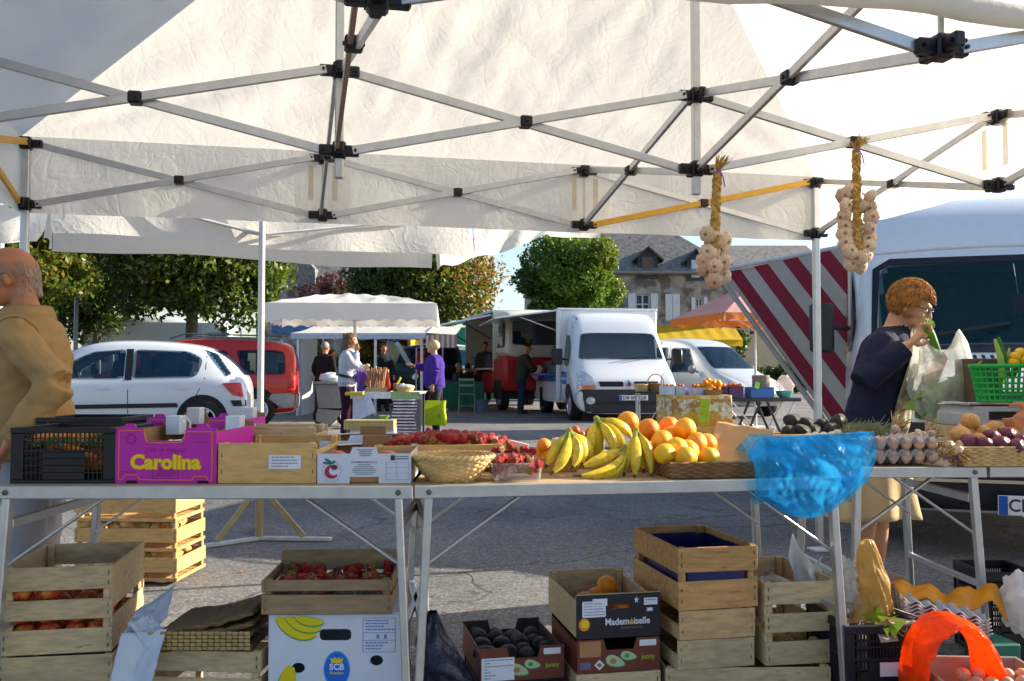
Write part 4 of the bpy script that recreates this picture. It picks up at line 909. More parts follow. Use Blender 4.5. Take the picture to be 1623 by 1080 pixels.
# --- dark off-road car and yellow trailer in the middle distance
rz = R(-90 - 20); ctr = Vector((P(672, 600, 27).x, 27.6, gz(27)))
jp = thing('off_road_car', 'dark green off-road car with pale roof behind the purple jacketed woman', 'car', ctr, rz)
JG = M('dark_green_paint', (.012, .05, .04), .4); 
st = [(-1.9, sec(.5, .78, 1.1, .7, 1.78)), (-1.85, sec(.45, .84, 1.12, .72, 1.85)), (.1, sec(.45, .84, 1.12, .72, 1.86)), (.45, sec(.45, .84, 1.12, .7, 1.55)), (.6, sec(.45, .84, 1.1, .7, 1.18)), (1.6, sec(.45, .82, 1.02, .7, 1.10)), (1.8, sec(.48, .78, .9, .66, .98)), (1.85, sec(.55, .7, .8, .6, .88))]
body, bv = loft_body(st, JG, jp)
decal(bv, [(-.65, 1.22), (.65, 1.22), (.62, 1.70), (-.62, 1.70)], '+x', GLASSV, 'windscreen', jp, .008, .05); decal(bv, [(-1.8, -.68), (.05, -.68), (.05, .68), (-1.8, .68)], '+z', M('pale_blue_roof', (.35, .42, .55), .4), 'roof_panel', jp, .01, .1)
for s, ax in ((-1, '-y'), (1, '+y')):
    decal(bv, [(-.6, 1.2), (-.6, 1.68), (.1, 1.68), (.35, 1.2)], ax, GLASSV, 'side_window', jp, .008, .05); decal(bv, [(-1.7, 1.2), (-1.7, 1.68), (-.75, 1.68), (-.75, 1.2)], ax, GLASSV, 'side_window', jp, .008, .05)
    for x in (1.2, -1.2): arch(bv, x, .42, .44, ax, jp, None, .4); wheel(jp, (x, .78 * s, .38), .38, .24, s, 6)
    decal(bv, ellipse(s * .55, .86, .09, .09, 16), '+x', LAMPG, 'headlight', jp, .02)
MB().box((1.98, 0, .6), (.12, 1.6, .16), None, .03).build('bumper', BLACKP, jp); decal(bv, rect(-.35, .35, .72, .96), '+x', BLACKP, 'grille', jp, .014, .02)
# --- caravans under the trees, left
def caravan(label, x, Y, lx, h, rz, wins, name='caravan', door=None):
    c = G(x, Y); t = thing(name, label, 'caravan', c, rz)
    MB().box((0, 0, .45 + (h - .45) / 2), (lx, 2.1, h - .45), None, .16).build('body', CARW, t)
    MB().box((0, -1.055, .95), (lx * .98, .02, .06), None, .004).build('side_trim', M('grey_trim', (.35, .36, .38), .5), t, False); MB().box((0, -1.055, 1.95), (lx * .98, .02, .03), None, .004).build('side_trim', MATS['grey_trim'], t, False)
    for (a, b, z0, z1) in wins:
        wn = MB().box(((a + b) / 2, -1.06, (z0 + z1) / 2), (b - a, .03, z1 - z0), None, .01).build('window', GLASSV, t, False)
        f = MB()
        for xx in (a, b): f.box((xx, -1.075, (z0 + z1) / 2), (.05, .02, z1 - z0 + .05))
        for zz in (z0, z1): f.box(((a + b) / 2, -1.075, zz), (b - a, .022, .05))
        f.build('window_frame', MATS['grey_trim'], wn, False)
    for s in (-1, 1):
        for xx in ((-.5, .5) if lx < 5 else (-1.6, 1.8)): wheel(t, (xx, s * .95, .32), .32, .2, s, 6)
    MB().box((0, 0, .42), (lx * .9, 1.7, .1), None, .02).build('chassis', RUBBER, t, False)
    return t
cv = caravan('long white caravan half hidden under the dark tree', 255, 31, 4.6, 2.75, R(8), [(-2.0, -1.5, 1.3, 1.9), (1.2, 2.0, 1.45, 2.1)])
cv2 = caravan('white van with rounded window outline right of the tree trunk', 352, 30, .95, 2.55, R(8), [(-.25, .3, 1.6, 2.2)], 'white_panel_van')
st_ = thing('entrance_steps', 'grey metal entrance steps with handrail left of the caravan', 'steps', G(142, 27.5))
for k in range(4): MB().box((-.5 + k * .28, 0, .2 + k * .22), (.3, .9, .04), None, .005).build('step', STEEL, st_, False)
for s in (-.45, .45): MB().bar((-.6, s, .95), (.6, s, 1.75), .05, .05).build('handrail', WHITEP, st_, False); [MB().bar((q, s, 0), (q, s, .95 + (q + .6) * .66), .04, .04).build('post', WHITEP, st_, False) for q in (-.5, .5)]
sp = G(119, 24.5); o = thing('lamp_post', 'grey metal lamp post rising behind the bald man', 'lamp post', sp)
MB().tube([(0, 0, 0), (0, 0, 1), (0, 0, 5.5)], [.07, .06, .045], 12).build('pole', M('galvanised', (.22, .24, .26), .5, .5), o); MB().tube([(0, 0, 5.4), (.3, -.2, 5.7), (.8, -.4, 5.75)], .03, 8).build('arm', MATS['galvanised'], o); MB().ell((1.0, -.5, 5.72), (.3, .14, .07)).build('lamp_head', MATS['galvanised'], o)

# ------------------------------------------------------------------ cut the window openings and furnish the cabins
def inside(p, poly):
    c_ = False; j = len(poly) - 1
    for i in range(len(poly)):
        (xi, yi), (xj, yj) = poly[i], poly[j]
        if (yi > p[1]) != (yj > p[1]) and p[0] < (xj - xi) * (p[1] - yi) / (yj - yi) + xi: c_ = not c_
        j = i
    return c_
for nm, cuts in CUTS.items():
    me = BODIES[nm].data; bm = bmesh.new(); bm.from_mesh(me); dead = set()
    for f in bm.faces:
        for poly, ax in cuts:
            o_, _ = AX[ax]
            if f.normal.dot(o_.normalized()) < .25: continue
            pr = [(v.co.x, v.co.z) if 'y' in ax else (v.co.y, v.co.z) if 'x' in ax else (v.co.x, v.co.y) for v in f.verts]
            if 'x' in ax and (f.calc_center_median().x * (1 if ax == '+x' else -1)) < 0: continue
            if all(inside(p, poly) for p in pr): dead.add(f); break
    bmesh.ops.delete(bm, geom=list(dead), context='FACES'); bm.to_mesh(me); bm.free()
SEATM = M('dark_seat_fabric', (.035, .04, .05), .9); CABM = M('dark_cabin_plastic', (.02, .022, .025), .7)
def cabin(root, rows, w_, zseat, dash_x, zdash, floor, wheel_y):
    for x in rows:
        for y in (-w_ * .48, w_ * .48):
            s_ = MB().box((x - .22, y, zseat + .30), (.14, w_ * .72, .62), rotm(0, -.18, 0), .05).build('seat', SEATM, root)
            MB().box((x - .29, y, zseat + .70), (.10, w_ * .36, .18), None, .04).build('headrest', SEATM, s_); MB().box((x + .02, y, zseat), (.5, w_ * .72, .14), None, .05).build('cushion', SEATM, s_)
    if dash_x is not None:
        MB().box((dash_x, 0, zdash - .1), (.38, w_ * 2 + .1, .2), None, .06).build('dashboard', CABM, root)
        MB().tube([Vector((dash_x - .30 + .06 * math.sin(a), wheel_y + .19 * math.cos(a), zdash + .02 + .18 * math.sin(a))) for a in [2 * math.pi * q / 20 for q in range(20)]], .014, 6, False, 0, True).build('steering_wheel', CABM, root)
    MB().box(((floor[0] + floor[1]) / 2, 0, floor[2] / 2 + .15), (floor[1] - floor[0], w_ * 2 + .12, floor[2] - .3), None, .02).build('cabin_floor', CABM, root, False)
by = {o.get('label', ''): o for o in col.objects if o.type == 'EMPTY'}
def find(s_): return [o for k_, o in by.items() if s_ in k_][0]
cabin(find('white five-door'), (-.9, .1), .68, .62, .78, .95, (-1.6, 1.0, .62), .33)
cabin(find('red estate'), (-.9, .1), .68, .65, .75, .98, (-1.9, 1.0, .65), .33)
cabin(find('pale silver'), (-.2,), .66, .7, .68, 1.04, (-1.7, .9, .7), -.33)
cabin(find('white box truck'), (1.15,), .74, .85, 1.78, 1.26, (.85, 1.7, .85), -.36)
cabin(find('tall white van'), (.9,), .78, .85, 1.75, 1.22, (.0, 1.7, .85), -.4)
cabin(find('red and cream'), (1.3,), .7, 1.3, None, 0, (1.0, 1.9, 1.4), 0); cabin(find('dark green off-road'), (-.2,), .64, .85, .45, 1.16, (-1.6, .4, .85), .3)
MB().box((.98, 0, 1.40), (.03, 1.62, 1.7), None, .01).build('cabin_back_panel', M('dark_blue_cab_shade', (.02, .04, .09), .8), find('white box truck'), False); MB().box((-.75, 0, 1.2), (.03, 1.36, 1.1), None, .01).build('cabin_shade_panel', M('dark_grey_cabin_shade', (.04, .045, .05), .8), find('pale silver'), False)  # dark panels added behind the windscreens, standing in for cabin shade
vv = find('tall white van'); MB().box((-.15, 0, 1.45), (.04, 1.7, 1.7), None, .01).build('cabin_back_panel', M('grey_bulkhead', (.16, .19, .2), .8), vv, False)
bt_ = MB(); bt_.prism([(-.03, 0), (.07, 0), (.085, .03), (.03, .05), (.03, .13), (-.03, .13)], .03, lambda a, b, t: Vector((1.62, a + .12, b + 1.50)) + Vector((t, 0, 0))); o_ = bt_.build('felt_boot_ornament', M('dark_red_felt', (.2, .01, .02), .9), vv, False); MB().tube([(1.63, .12, 1.63), (1.5, .12, 1.86)], .003, 4).build('cord', PAPER, o_)
# ------------------------------------------------------------------ people
def skinm(n, c): return M('skin_' + n, c, .5, var=.08, sc_=14, bump=.08, bsc=90, sss=.08)
def cloth(n, c, bump=.25, **k): return M('cloth_' + n, c, .85, var=.10, sc_=9, bump=bump, bsc=35, spec=.15, **k)
SKIN = skinm('tan', (.50, .26, .16)); SKINR = skinm('ruddy', (.50, .20, .10))
def person(name, label, loc, rz, H, top, legs, shoe, skin, larm, rarm, lean=0., head=(0, 0), hip=(0, 0), bulk=0., belly=.0, vox=.011, sit=False, skirt=False, legjs=None, sleeve=1, hairf=None, fold=.006, curl=(.9, .9), grip=(None, None), inner=None):
    """one continuous body: limbs, trunk, neck, head, hands with five fingers and shoes fused into a single surface.
    local frame: facing -y, +x = the person's left; arms are (elbow, wrist, finger direction)"""
    k = H / 1.66; mb = MB(); mats = [skin, top, legs, shoe, inner or top]
    kb_ = k
    def V(*p): return Vector(p) * kb_
    def limb(pts, rs, m, n=14, st=7, fl=1):
        P_, R_ = [], []
        for i in range(len(pts) - 1):
            for s in range(st):
                t = s / st; P_.append(Vector(pts[i]).lerp(Vector(pts[i + 1]), t)); R_.append(rs[i] + (rs[i + 1] - rs[i]) * (t * t * (3 - 2 * t)))
        P_.append(Vector(pts[-1])); R_.append(rs[-1]); mb.tube(P_, R_, n, True, m, False, fl)
    def off(z): return -lean * max(0, (z - .85)) / .6
    rings = [(.84, .15, .115), (.90, .172, .128), (.98, .172, .128), (1.07, .16, .118), (1.16, .163, .12), (1.24, .175, .125), (1.30, .183, .12), (1.35, .172, .102), (1.39, .125, .08), (1.43, .066, .056)]
    if sit: rings = [(z if z > .9 else z, a, b) for z, a, b in rings]
    rr = []
    for (z, a, b) in rings:
        bb = bulk * (1 if z < 1.4 else .4); yb = -belly * math.exp(-((z - 1.05) / .14) ** 2)
        rr.append([V((a + bb) * math.cos(2 * math.pi * q / 26), (b + bb + (-yb) * .5) * math.sin(2 * math.pi * q / 26) + off(z) + yb * .5, z) for q in range(26)])
    fine = []
    for i in range(len(rr) - 1):
        for s in range(4): fine.append([rr[i][q].lerp(rr[i + 1][q], s / 4) for q in range(26)])
    fine.append(rr[-1]); mb.loft(fine, True, 1)
    if not skirt or True:
        lj = legjs or [((.09, 0, .88), (.10, -.01, .48), (.10, .02, .09)), ((-.09, 0, .88), (-.10, -.01, .48), (-.10, .02, .09))]
        for (a, b, c) in lj:
            if skirt: limb([V(*a), V(*b), V(*(Vector(b).lerp(Vector(c), .35))), V(*c)], [.085 * k, .055 * k, .052 * k, .034 * k], 0)
            else: limb([V(*a), V(*b), V(*c)], [.098 * k + bulk * .5, .076 * k, .064 * k], 2)
            mb.ell(V(c[0], c[1] - .055, c[2] - .045), (.044 * k, .12 * k, .045 * k), 14, 8, None, 3)
    y0 = off(1.46); hc = V(head[0], y0 - .02 + head[1], 1.565 + (head[5] if len(head) > 5 else 0))
    limb([V(0, y0 * .97 + .005, 1.39), (V(0, y0 + .0, 1.47)).lerp(hc, .2), hc + V(0, .015, -.03)], [.06 * k, .052 * k, .052 * k], 0)
    for sg, arm, cu, gr in ((1, larm, curl[0], grip[0]), (-1, rarm, curl[1], grip[1])):
        sh = V(sg * (.180 + bulk * .6), off(1.36), 1.335); el, wr, fd = (Vector(x) for x in arm)
        b = .012 + bulk * .3
        limb([sh + V(-sg * .05, 0, .0), sh, el], [.06 * k, .062 * k + b * .6, .048 * k + b], 1)
        cuff = el.lerp(wr, .93 if sleeve else .05)
        limb([el, el.lerp(wr, .5), cuff], [.048 * k + b, .045 * k + b * .9, .036 * k + b * .7], 1 if sleeve else 0)
        limb([el.lerp(wr, .5), wr], [.036 * k, .027 * k], 0, 10)
        fd = fd.normalized(); side = (wr - el).normalized(); side = fd.cross(Vector((sg, .2, .1))); side = side.normalized() if side.length > .1 else Vector((0, 0, 1)); nrm = fd.cross(side).normalized() * sg
        pc = wr + fd * .05 * k
        limb([wr - fd * .01, pc, pc + fd * .03 * k], [.027 * k, .036 * k, .034 * k], 0, 12, 5, .55)
        for i, L in enumerate((.068, .078, .074, .058)):
            bpt = pc + fd * .025 * k + side * (.027 - .018 * i) * k; j1 = bpt + fd * L * .5 * k
            bend = (fd * (1 - cu) + nrm * cu).normalized(); j2 = j1 + bend * L * .42 * k; bend2 = (bend * .5 + (nrm - fd * cu * .7) * .5).normalized() if cu > .3 else bend
            limb([bpt, j1, j2, j2 + bend2 * L * .3 * k], [.0095 * k, .009 * k, .0085 * k, .007 * k], 0, 8, 3)
        tb = wr + fd * .022 * k + side * .028 * k; t1 = tb + (side * .7 + fd * .7 + nrm * .3).normalized() * .04 * k
        limb([tb, t1, t1 + (fd + nrm * cu * .8).normalized() * .034 * k], [.0135 * k, .0105 * k, .0085 * k], 0, 8, 3)
    hy, hp = (head[2] if len(head) > 2 else 0), (head[3] if len(head) > 3 else 0)
    hr = rotm(hp, 0, hy); hs_ = head[4] if len(head) > 4 else 1
    k0 = k; k = k * hs_
    def hv(*p): return hc + hr @ (Vector(p) * k)
    mb.ell(hv(0, .012, .025), (.076 * k, .097 * k, .092 * k), 22, 14, hr, 0)
    mb.ell(hv(0, -.030, -.035), (.058 * k, .064 * k, .075 * k), 18, 12, hr, 0); mb.ell(hv(0, -.062, -.085), (.030 * k, .026 * k, .024 * k), 12, 8, hr, 0)
    mb.ell(hv(0, -.098, -.018), (.013 * k, .022 * k, .016 * k), 10, 8, hr, 0); limb([hv(0, -.085, .022), hv(0, -.105, -.014)], [.009 * k, .012 * k], 0, 8, 4)
    mb.ell(hv(0, -.088, -.055), (.022 * k, .010 * k, .009 * k), 10, 6, hr, 0); mb.ell(hv(0, -.078, .032), (.052 * k, .018 * k, .012 * k), 12, 6, hr, 0)
    for s in (-1, 1): mb.ell(hv(s * .076, .012, -.012), (.009 * k, .019 * k, .031 * k), 10, 8, hr @ rotm(0, 0, s * .35), 0); mb.ell(hv(s * .042, -.065, -.022), (.022 * k, .02 * k, .022 * k), 10, 8, hr, 0)
    src = mb.mesh('body', mats, False)
    t = bpy.data.objects.new('t', src); md = t.modifiers.new('r', 'REMESH'); md.mode = 'VOXEL'; md.voxel_size = vox
    ms = t.modifiers.new('s', 'SMOOTH'); ms.iterations = 2; ms.factor = .5
    me = evaluated(t)
    kd = kdtree.KDTree(len(mb.v)); vm = [0] * len(mb.v)
    for f, m_ in zip(mb.f, mb.m):
        for i in f: vm[i] = m_
    for i, v in enumerate(mb.v): kd.insert(v, i)
    kd.balance()
    me.materials.clear()
    for m_ in mats: me.materials.append(m_)
    mi = []
    for p in me.polygons: mi.append(vm[kd.find(p.center)[1]])
    me.polygons.foreach_set('material_index', mi)
    if fold:
        vmi = {}
        for p, m_ in zip(me.polygons, mi):
            for i in p.vertices: vmi[i] = m_
        nrms = [v.normal.copy() for v in me.vertices]; cos = []
        for v in me.vertices:
            cos.append(v.co.copy())
            if vmi.get(v.index, 0) in (1, 2, 4):
                q = v.co; d = noise.noise(Vector((q.x * 9, q.y * 9, q.z * 13 + q.x * 6))) + .6 * noise.noise(Vector((q.x * 22 + q.z * 8, q.y * 20, q.z * 26))) + .5 * noise.noise(Vector((q.x * 5 + 9, q.y * 5, q.z * 22 - q.y * 14)))
                cos[-1] = q + nrms[v.index] * d * fold
    if fold: me.vertices.foreach_set('co', [x for c in cos for x in c])
    me.update(); me.shade_smooth(); me.name = 'body'
    root = thing(name, label, 'person', loc, rz)
    link('body', me, root)
    return root, hv, hr, k, V, off
def hairpiece(root, hv, hr, k, mat, kind='short', name='hair', seed=0):
    g = random.Random(seed); mb = MB()
    def cap(zmin, ymax, rr=(.084, .106, .103), nz=.05, c=(0, .016, .028)):
        rings = []
        for j in range(15):
            t = math.pi * j / 14 * .999 + .0005; ring = []
            for q in range(26):
                a = 2 * math.pi * q / 26; d = Vector((math.sin(t) * math.cos(a), math.sin(t) * math.sin(a), math.cos(t)))
                n_ = 1 + nz * noise.noise(d * 5 + Vector((seed, 0, 0))) ; p = Vector((d.x * rr[0], d.y * rr[1], d.z * rr[2])) * n_ + Vector(c)
                zm = zmin + (.06 if d.y < -.3 else 0) * 1 
                if p.z < zm: p.z = zm; p.x *= .9; p.y = p.y * .9
                if p.y < ymax and p.z < .07: p.y = ymax
                ring.append(hv(*p))
            rings.append(ring)
        mb.loft(rings)
    if kind == 'short': cap(-.03, -.05)
    elif kind == 'long':
        cap(-.12, -.045, (.092, .116, .108), .1)
        for i in range(160):
            a = g.uniform(-.2, math.pi + .2); z = g.uniform(-.13, .10); r_ = .098
            p = Vector((math.cos(a) * r_, math.sin(a) * r_ * 1.12 + .01, z)); mb.ell(hv(*p), (.02 * k, .02 * k, .03 * k), 6, 4, None, 0, .3, 3, i)
    elif kind == 'curly':
        cap(-.02, -.04, (.090, .112, .110), .16)
        for i in range(1500):
            d = Vector((g.gauss(0, 1), g.gauss(0, 1), g.gauss(0, 1))).normalized()
            p = Vector((d.x * .089, d.y * .111 + .016, d.z * .107 + .03))
            if p.z < -.05 or (p.y < -.035 and p.z < .065) or (abs(p.x) > .06 and p.z < .0 and p.y < .03): continue
            c = hv(*p); q = Vector((g.gauss(0, 1), g.gauss(0, 1), g.gauss(0, 1))).normalized(); s = g.uniform(.009, .022) * k
            u = d.cross(q).normalized(); v = d.cross(u)
            mb.tube([c + (hr @ (u * math.cos(a) + v * math.sin(a))) * s + (hr @ d) * .002 * a for a in (0, 1, 2, 3, 4, 5)], .0021 * k, 4)
    elif kind == 'fringe':
        for i in range(1500):
            a = g.uniform(-.75, math.pi + .75); z = g.uniform(-.07, .03) if g.random() < .7 else g.uniform(0, .055); rx, ry = .0785, .0985
            if abs(a - math.pi / 2) > 1.25 and z < -.0: continue
            q = math.sqrt(max(.1, 1 - (max(0, z - .02) / .1) ** 2)); p = Vector((math.cos(a) * rx * q, math.sin(a) * ry * q + .012, z))
            c = hv(*p); d = hr @ Vector((math.cos(a) * .3, math.sin(a) * .5, -1)).normalized(); mb.tube([c, c + d * .009 * k, c + d * .018 * k - (hr @ Vector((math.cos(a), math.sin(a), 0))) * .003], [.0008, .0008, .0004], 3)
    elif kind == 'cap':
        cap(.035, -.2, (.086, .108, .104), .0); mb.ell(hv(0, -.125, .035), (.06 * k, .06 * k, .008 * k), 14, 6, hr)
    return mb.build(name, mat, root)
def glasses(root, hv, k, mat):
    mb = MB()
    for s in (-1, 1):
        mb.tube([hv(s * .033 + .024 * math.cos(a), -.100 + .006 * abs(math.cos(a)), .012 + .018 * math.sin(a)) for a in [2 * math.pi * q / 14 for q in range(14)]], .0022 * k, 6, False, 0, True)
        mb.tube([hv(s * .057, -.094, .016), hv(s * .079, -.05, .014), hv(s * .082, .012, .008), hv(s * .082, .03, -.012)], .0022 * k, 6)
    mb.tube([hv(-.010, -.104, .016), hv(0, -.108, .019), hv(.010, -.104, .016)], .002 * k, 6)
    return mb.build('glasses', mat, root)
def eyes(root, hv, k):
    W_ = M('eye_white', (.7, .68, .64), .2); D_ = M('eye_dark', (.02, .015, .012), .1)
    for s in (-1, 1):
        e = MB().ell(hv(s * .031, -.079, .008), (.013 * k, .009 * k, .008 * k), 10, 8).build('eye', W_, root); MB().ell(hv(s * .031, -.0865, .008), (.0055 * k, .003 * k, .0055 * k), 8, 6).build('iris', D_, e)

# --- bald man in the tan jacket at the left
TAN = cloth('tan_jacket', (.40, .245, .10), .35)
loc = Vector((P(62, 600, 3.5).x, 3.5, 0)); 
man, hv, hr, k, V, off = person('person', 'bald man in tan jacket and grey trousers standing at the left edge', loc, R(-78), 1.535, TAN, cloth('grey_trousers', (.30, .30, .32)), M('brown_shoe', (.05, .03, .02), .4), SKINR,
    ((.265, .13, 1.05), (.275, -.02, .83), (0, -.6, -.8)), ((-.28, -.02, 1.08), (-.22, -.24, .92), (0, -.9, -.2)), lean=.05, head=(0, -.055, 0.10, .10, 1.07), bulk=.026, belly=.05, vox=.0075, fold=.011)
hairpiece(man, hv, hr, k, M('grey_white_hair', (.45, .36, .29), .6), 'fringe', 'hair'); glasses(man, hv, k, M('gold_wire', (.3, .2, .1), .3, .8)); eyes(man, hv, k)
mb = MB()   # turned-down jacket collar, plaid shirt collar inside
def ring_(z, a, b, y, n=28, gap=.5): return [V(a * math.cos(t), b * math.sin(t) + y, z) for t in [(-math.pi / 2 + gap) + (2 * math.pi - 2 * gap) * q / (n - 1) for q in range(n)]]
def collar(rows, mat, nm):
    th = .006; m_ = MB(); n = len(rows[0])
    m_.add([p for r_ in rows for p in r_], [(i * n + q, i * n + q + 1, (i + 1) * n + q + 1, (i + 1) * n + q) for i in range(len(rows) - 1) for q in range(n - 1)])
    o = m_.build(nm, mat, man, True, 180); md = o.modifiers.new('s', 'SOLIDIFY'); md.thickness = th; return o
yo = off(1.45)
collar([ring_(1.39, .082, .076, yo + .005), ring_(1.442, .080, .076, yo + .006), ring_(1.450, .088, .084, yo + .006), ring_(1.43, .108, .102, yo), ring_(1.375, .15, .128, yo - .01, gap=.35)], TAN, 'collar')
collar([ring_(1.39, .074, .068, yo, gap=.25), ring_(1.438, .068, .065, yo, gap=.3)], M('plaid_shirt', (.05, .06, .10), .8, var=.6, sc_=40), 'shirt_collar')
for sg in (-1, 1):   # armhole seams, cuff bands and back yoke seam
    MB().tube([V(sg * (.150 + .02 * math.cos(a)) + sg * .045, off(1.3) + .088 * math.sin(a) + .005, 1.30 + .095 * math.cos(a)) for a in [2 * math.pi * q / 28 for q in range(28)]], .0035, 5, False, 0, True).build('armhole_seam', TAN, man)
MB().tube([V((.172 + .035 + .004) * math.cos(a), (.128 + .04) * math.sin(a) + off(.86) - .012, .855) for a in [2 * math.pi * q / 40 for q in range(40)]], .014, 8, False, 0, True, 1.6).build('hem_band', TAN, man)
m_ = MB(); fr = [V(.018 * math.sin(z * 30), off(z) - .155 - .05 * math.exp(-((z - 1.05) / .16) ** 2) - (.0 if z < 1.3 else -(z - 1.3) * .35), z) for z in [.84 + .05 * q for q in range(12)]]
m_.tube(fr, .006, 6).build('zip_flap', TAN, man)

# --- customer: woman with curly hair, navy cardigan, beige skirt
WY = 4.65; loc = Vector((P(1380, 600, WY).x, WY, 0)); rzw = R(58)
def toloc(p): return Matrix.Rotation(-rzw, 3, 'Z') @ (Vector(p) - loc)
NAVY = cloth('navy_cardigan', (.016, .02, .045), .3); FLORAL = M('floral_blouse', (.28, .27, .19), .8, var=.55, sc_=26, dark=(.22, .12, .09), dsc=18, dlo=.48, dhi=.6)
el, wr = toloc(P(1368, 606, 4.38)), toloc(P(1440, 546, 4.33)); fdir = toloc(P(1470, 522, 4.33)) - wr
el2, wr2 = toloc(P(1440, 632, 4.62)), toloc(P(1478, 600, 4.42)); fdir2 = Vector((.1, -.3, .8))
wom, hv, hr, k, V, off = person('person', 'curly haired woman in navy cardigan and beige skirt filling a plastic bag', loc, rzw, 1.53, NAVY, NAVY, M('beige_shoe', (.35, .25, .16), .5), SKIN,
    (el2, wr2, fdir2), (el, wr, fdir), lean=.125, head=(0, -.065, .0, .44, 1.04, -.03), bulk=.034, vox=.0075, skirt=True, fold=.006, curl=(.5, .62), legjs=[((.09, 0, .86), (.09, -.02, .46), (.12, .0, .08)), ((-.09, 0, .86), (-.09, -.0, .46), (-.15, .05, .08))])
hairpiece(wom, hv, hr, k, M('auburn_hair', (.36, .175, .06), .8, var=.45, sc_=28, spec=.1), 'curly'); glasses(wom, hv, k, M('dark_frame', (.05, .03, .03), .3)); eyes(wom, hv, k)
def skirtfn(u, v):
    a = 2 * math.pi * u; z = .93 - .53 * v; w1 = .185 + .075 * v; w2 = .15 + .08 * v
    f = 1 + (.02 + .06 * v) * math.sin(a * 7 + 1) * (.4 + v) + .02 * math.sin(a * 3)
    return V(w1 * f * math.cos(a), w2 * f * math.sin(a), z + .012 * math.sin(a * 2) * v)
o = MB().grid(skirtfn, 96, 20).build('skirt', cloth('beige_skirt', (.58, .44, .26), .12, trans=.15), wom, True, 180); o.modifiers.new('s', 'SOLIDIFY').thickness = .004
def blousefn(u, v):   # blouse panel showing between the open cardigan fronts
    a = -math.pi / 2 - .10 + (u - .5) * 1.7 * (1 - .45 * v); z = .80 + .62 * v
    tb = [(.80, .165, .14), (.9, .195, .153), (1.07, .183, .142), (1.24, .198, .150), (1.32, .19, .13), (1.39, .13, .095)]
    for (z0, a0, b0), (z1, a1, b1) in zip(tb[:-1], tb[1:]):
        if z <= z1: t = (z - z0) / (z1 - z0); A_, B_ = a0 + (a1 - a0) * t, b0 + (b1 - b0) * t; break
    else: A_, B_ = tb[-1][1:]
    return V((A_ + .020) * math.cos(a), (B_ + .030 + .003 * math.sin(u * 30)) * math.sin(a) + off(z), z)
MB().grid(blousefn, 30, 26).build('blouse', FLORAL, wom, True, 180)

# --- woman with the grey jumper, and the one in purple, at the lavender stall
def arms(l, r): return l, r
loc = Vector((P(550, 600, 14.6).x, 14.6, gz(14.6)))
w2, hv, hr, k, V, off = person('person', 'woman in pale grey jumper and dark trousers, hand at her mouth', loc, R(88), 1.64, cloth('grey_jumper', (.42, .43, .50)), cloth('aubergine_trousers', (.035, .008, .022)), BLACKP, SKIN,
    ((.22, -.16, 1.10), (.08, -.30, 1.12), (-.6, -.3, .4)), ((-.24, -.17, 1.12), (-.10, -.17, 1.38), (.2, -.05, .9)), lean=.03, head=(0, -.01, 0, .05), bulk=.025, vox=.011)
hairpiece(w2, hv, hr, k, M('brown_hair', (.12, .055, .02), .5, var=.3, sc_=20), 'long', seed=3)
MB().tube([V(.20 * math.cos(a), .16 * math.sin(a), 1.0 + .03 * math.sin(a)) for a in [2 * math.pi * q / 24 for q in range(24)]], .022, 6, False, 0, True).build('waist_bag_strap', BLACKP, w2); MB().ell(V(-.06, -.19, .97), (.10, .05, .075)).build('waist_bag', BLACKP, w2)
loc = Vector((P(690, 600, 15.2).x, 15.2, gz(15.2)))
w3, hv, hr, k, V, off = person('person', 'short haired woman in purple jacket holding a lime green bag', loc, R(-88), 1.55, cloth('purple_jacket', (.05, .025, .22)), cloth('dark_trousers', (.03, .03, .035)), BLACKP, SKIN,
    ((.26, .02, 1.08), (.24, -.03, .84), (0, -.2, -1)), ((-.24, -.12, 1.10), (-.20, -.36, 1.16), (0, -.9, .2)), lean=.02, head=(0, -.005, 0, -.1), bulk=.05, belly=.05, vox=.011, curl=(.8, .3))
hairpiece(w3, hv, hr, k, M('blond_hair', (.55, .40, .20), .5, var=.15), 'short', seed=5)
c = P(686, 655, 15.05); bag = thing('shopping_bag', 'lime green shopping bag in the hand of the purple jacketed woman', 'bag', c)
LIME = M('lime_plastic', (.48, .62, .01), .35, trans=.25, var=.05)
def bagfn(u, v):
    a = 2 * math.pi * u; x = .225 * math.copysign(abs(math.cos(a)) ** .4, math.cos(a)) * (1 - .06 * v); y = .07 * math.copysign(abs(math.sin(a)) ** .6, math.sin(a))
    return Vector((x + .008 * math.sin(v * 7 + a), y, -.2 + .40 * v + .01 * math.sin(a * 3)))
o = MB().grid(bagfn, 48, 10).build('body', LIME, bag, True, 180); MB().box((0, 0, -.19), (.42, .13, .02), None, .005).build('bottom', LIME, bag, False)
MB().tube([(-.07, 0, .19), (-.05, 0, .29), (0, 0, .325), (.05, 0, .29), (.07, 0, .19)], .012, 6).build('handle', M('dark_red', (.3, .01, .05), .5), bag)
MB().tube([Vector((.12 + .022 * math.cos(a), -.075, -.05 + .03 * math.sin(a))) for a in [5.5 * q / 12 for q in range(13)]], .004, 5).build('emblem', INK, bag)
